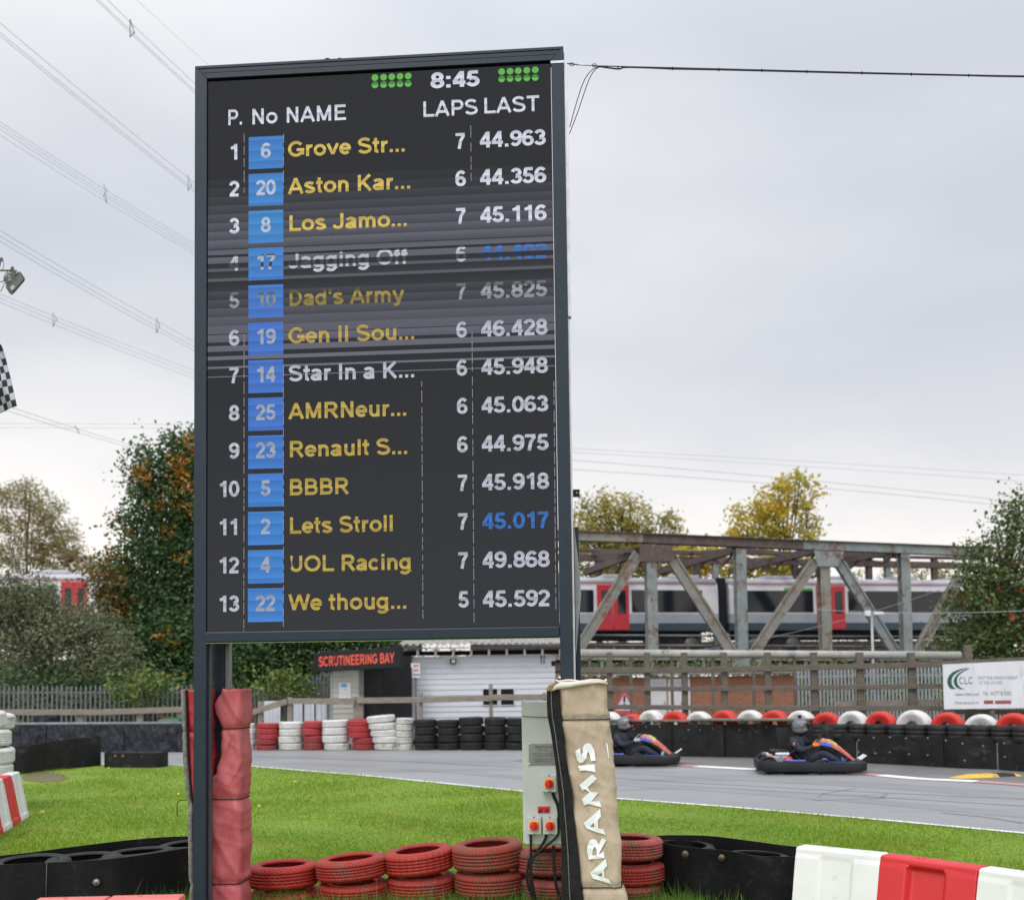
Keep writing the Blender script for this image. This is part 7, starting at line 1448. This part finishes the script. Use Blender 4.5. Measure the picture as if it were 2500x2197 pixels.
def make_driver(label, helmet_cols, glove_cols, visor_up, shoe):
    t = thing('person', label, 'person', (0,0,0), 0, 'kart drivers')
    p = {'pel':(-.20,0,.20),'bel':(-.25,0,.36),'che':(-.30,0,.54),'nek':(-.28,0,.685),'hd0':(-.245,0,.77),'hd1':(-.215,0,.85),'hd2':(-.21,0,.93)}
    names = list(p); pts = [p[k] for k in names]; rad = [(.175,.15),(.18,.155),(.215,.175),.066,.075,.085,.06]; ed = [(i, i+1) for i in range(6)]
    def add(c, r, j): pts.append(c); rad.append(r); ed.append((j, len(pts)-1)); return len(pts)-1
    for s, el, wr_, kn, ft in ((-1,(-.25,-.34,.42),(-.005,-.155,.50),(.20,-.20,.37),(.56,-.21,.17)), (1,(-.03,.32,.47),(.04,.165,.555),(.26,.20,.40),(.60,.20,.18))):
        a = add((-.35,-.16,.615) if s < 0 else (-.19,.17,.63), .10, 2); b = add((-.37,-.225,.575) if s < 0 else (-.13,.235,.59), .09, a); c = add(el, .070, b); add((el[0]*.4+wr_[0]*.6, el[1]*.4+wr_[1]*.6, el[2]*.4+wr_[2]*.6), .054, c); add(wr_, .036, len(pts)-1)
        a = add((-.10,s*.10,.205), .115, 0); b = add(((-.10+kn[0])/2, s*.155, (.205+kn[2])/2+.01), .102, a); c = add(kn, .08, b); d = add(((kn[0]+ft[0])/2, ft[1], (kn[2]+ft[2])/2), .068, c); e_ = add(ft, .044, d)
    me = skin(pts, ed, rad, 2); me.materials.append(m_suit); me.materials.append(m_bala); me.materials.append(m_skin)
    for f in me.polygons:
        c = f.center; f.material_index = 2 if c.z > .80 else (1 if c.z > .685 else 0)
    body = link('body', me, t)
    # face under the visor: brow, nose, eyes, mouth
    hd = Vector((-.205,0,.865))
    mb = MB(); mb.sphere(hd, .098, 18, 12, (.95,.82,1.12)); mb.sphere(hd+Vector((.095,0,-.01)), .02, 10, 8, (1,.75,1.3)); fc_ = mb.build('face', m_skin, t)
    for s in (-1,1): mb = MB(); mb.sphere(hd+Vector((.083,s*.034,.018)), .013, 8, 6); mb.build('eye', m_ink, fc_)
    mb = MB(); mb.sphere(hd+Vector((.05,0,-.075)), .078, 14, 10, (.95,.85,.8)); mb.sphere(hd+Vector((-.02,0,-.12)), .075, 14, 10, (1,1,.8)); mb.build('balaclava', m_bala, t)
    # helmet shell with its face opening
    hc = Vector((-.215,0,.895)); vs = []; fs = []; nu, nv = 32, 18; R = .150
    def hp(i, j):
        th = 2*math.pi*i/nu; ph = math.pi*j/nv*.86; return hc+Vector((R*1.05*math.sin(ph)*math.cos(th), R*.90*math.sin(ph)*math.sin(th), R*1.02*math.cos(ph)-.01))
    mb = MB()
    for j in range(nv+1):
        for i in range(nu): mb.v.append(tuple(hp(i, j)))
    for j in range(nv):
        for i in range(nu):
            ang = abs(((i+.5)/nu*360+180) % 360-180); pj = (j+.5)/nv*.86*180
            if ang < 62 and 70 < pj < 108: continue
            mb.f.append((j*nu+i, (j+1)*nu+i, (j+1)*nu+(i+1) % nu, j*nu+(i+1) % nu)); mb.mi.append(1 if (50 < pj < 70 and ang < 80) else (2 if pj > 108 else 0)); mb.sm.append(True)
    hl = mb.build('helmet', helmet_cols, t); so = hl.modifiers.new('Thickness','SOLIDIFY'); so.thickness = .018; so.offset = -1
    mb = MB(); k0 = []
    for zz in (-.045,.075):
        rr_ = []
        for i in range(13): a = R_(-66+132*i/12); up = .055 if visor_up else 0; rr_.append(hc+Vector((R*1.10*math.cos(a), R*.96*math.sin(a), zz+up*1.0)))
        k0.append(rr_)
    vs = k0[0]+k0[1]; mb.add(vs, [(i, i+1, i+14, i+13) for i in range(12)], True)
    gm = MATS.get('visor_clear')
    if gm is None:
        gm = bpy.data.materials.new('visor_clear'); gm.use_nodes = True; tt = gm.node_tree; nn = tt.nodes; ll = tt.links; tr = nn.new('ShaderNodeBsdfTransparent'); tr.inputs[0].default_value = (.72,.72,.74,1); gs = nn.new('ShaderNodeBsdfGlossy'); gs.inputs['Roughness'].default_value = .12; gs.inputs[0].default_value = (.8,.8,.8,1); ms = nn.new('ShaderNodeMixShader'); ms.inputs[0].default_value = .28; ll.new(tr.outputs[0], ms.inputs[1]); ll.new(gs.outputs[0], ms.inputs[2]); ll.new(ms.outputs[0], nn['Material Output'].inputs[0]); MATS['visor_clear'] = gm
    mb.build('visor', gm, hl)
    for s in (-1,1): mb = MB(); mb.tube([hc+Vector((.02,s*.131,.01)), hc+Vector((.02,s*.146,.01))], .022, 14); mb.build('visor_pivot', m_ksil, hl)
    # gloves: palm and five bent fingers round the wheel rim
    for s, wr_, gr in ((-1, Vector((-.005,-.155,.50)), Vector((.135,-.135,.55))), (1, Vector((.04,.165,.555)), Vector((.165,.135,.60)))):
        d = (gr-wr_).normalized(); up = Vector((-.4,0,.9)); up = (up-d*up.dot(d)).normalized(); sd2 = d.cross(up)
        pt = [wr_, wr_+d*.05, wr_+d*.095]; rd = [.036,(.048,.034),(.046,.030)]; ed = [(0,1),(1,2)]
        for f_, (off, ln) in enumerate(((-.030,.070),(-.010,.080),(.010,.076),(.030,.060))):
            b0 = wr_+d*.10+up*off; j = len(pt); pt += [b0, b0+d*ln*.5-sd2*s*-.018, b0+d*ln*.55+sd2*s*.048, b0+d*ln*.1+sd2*s*.055]; rd += [.015,.014,.013,.011]; ed += [(2,j),(j,j+1),(j+1,j+2),(j+2,j+3)]
        j = len(pt); pt += [wr_+d*.05+up*.045, wr_+d*.085+up*.062+sd2*s*.02, wr_+d*.11+up*.05+sd2*s*.045]; rd += [.017,.015,.012]; ed += [(1,j),(j,j+1),(j+1,j+2)]
        me = skin(pt, ed, rd, 1); me.materials.append(glove_cols[0 if s < 0 else 1]); link('glove', me, t)
        mb = MB(); mb.tube([wr_-d*.045, wr_-d*.005], [.046,.042], 14); mb.build('cuff', m_bala, t)
    for s, ft in ((-1, Vector((.56,-.21,.17))), (1, Vector((.60,.20,.18)))):
        me = skin([ft+Vector((-.02,0,.02)), ft+Vector((.0,0,-.035)), ft+Vector((.035,0,.03)), ft+Vector((.06,0,.10)), ft+Vector((.065,0,.135))], [(0,1),(0,2),(2,3),(3,4)], [.048,.036,(.046,.036),(.042,.03),.024], 1)
        me.materials.append(shoe[0 if s < 0 else 1]); link('shoe', me, t)
    return t
m_hg = mat('helmet_grey', (.12,.125,.135), (.085,.09,.10), rough=.3, scale=8); m_hl = mat('helmet_silver', (.42,.43,.45), (.32,.33,.35), rough=.25, scale=8); m_hd = mat('helmet_pale', (.24,.245,.255), (.19,.195,.205), rough=.35, scale=8)
m_go = mat('glove_orange', (.72,.20,.015), (.66,.16,.012), rough=.75, scale=30, bump=.3, bscale=60); m_gw = mat('glove_grey', (.40,.40,.41), (.33,.33,.34), rough=.8, scale=20); m_gb = mat('glove_black', (.02,.02,.022), rough=.8)
m_sh = mat('shoe_black', (.015,.015,.016), rough=.6); m_shw = mat('shoe_pale', (.45,.42,.36), (.05,.25,.08), rough=.6, scale=14)
HD = R_(-9)
k1 = make_kart('red and blue nosed black go kart further right, driven by the orange gloved driver'); g = G(1978,1886); k1.location = (g.x, g.y+.10, .016); k1.rotation_euler = (0,0,HD)
d1 = make_driver('kart driver in navy overalls with orange gloves and a grey helmet with camera mount', [m_hg, m_hd, m_hd], (m_go, m_gb), False, (m_sh, m_sh)); d1.location = k1.location+Vector((.07,-.012,.0)); d1.rotation_euler = (0,0,HD)
mb = MB(); mb.box((-.245,-.032,1.048),(-.185,.028,1.098)); mb.box((-.23,-.016,1.02),(-.20,.016,1.0475)); mb.build('camera_mount', m_bala, d1, .005)
# orange arm badge on the near sleeve
mb = MB(); mb.box((-.385,-.321,.53),(-.35,-.316,.585)); mb.box((-.36,-.321,.515),(-.335,-.316,.5295)); mb.build('arm_badge', m_go, d1)
k2 = copy_tree(k1); g = G(1543,1867); k2.location = (g.x, g.y+.05, .016); k2.rotation_euler = (0,0,R_(-11)); k2['label'] = 'red and blue nosed black go kart half hidden behind the beige pad'
d2 = make_driver('kart driver in dark overalls with pale grey gloves half hidden behind the beige pad', [m_hg, m_hl, m_hd], (m_gw, m_gw), True, (m_shw, m_shw)); d2.location = k2.location+Vector((.07,-.014,0)); d2.rotation_euler = (0,0,R_(-11))
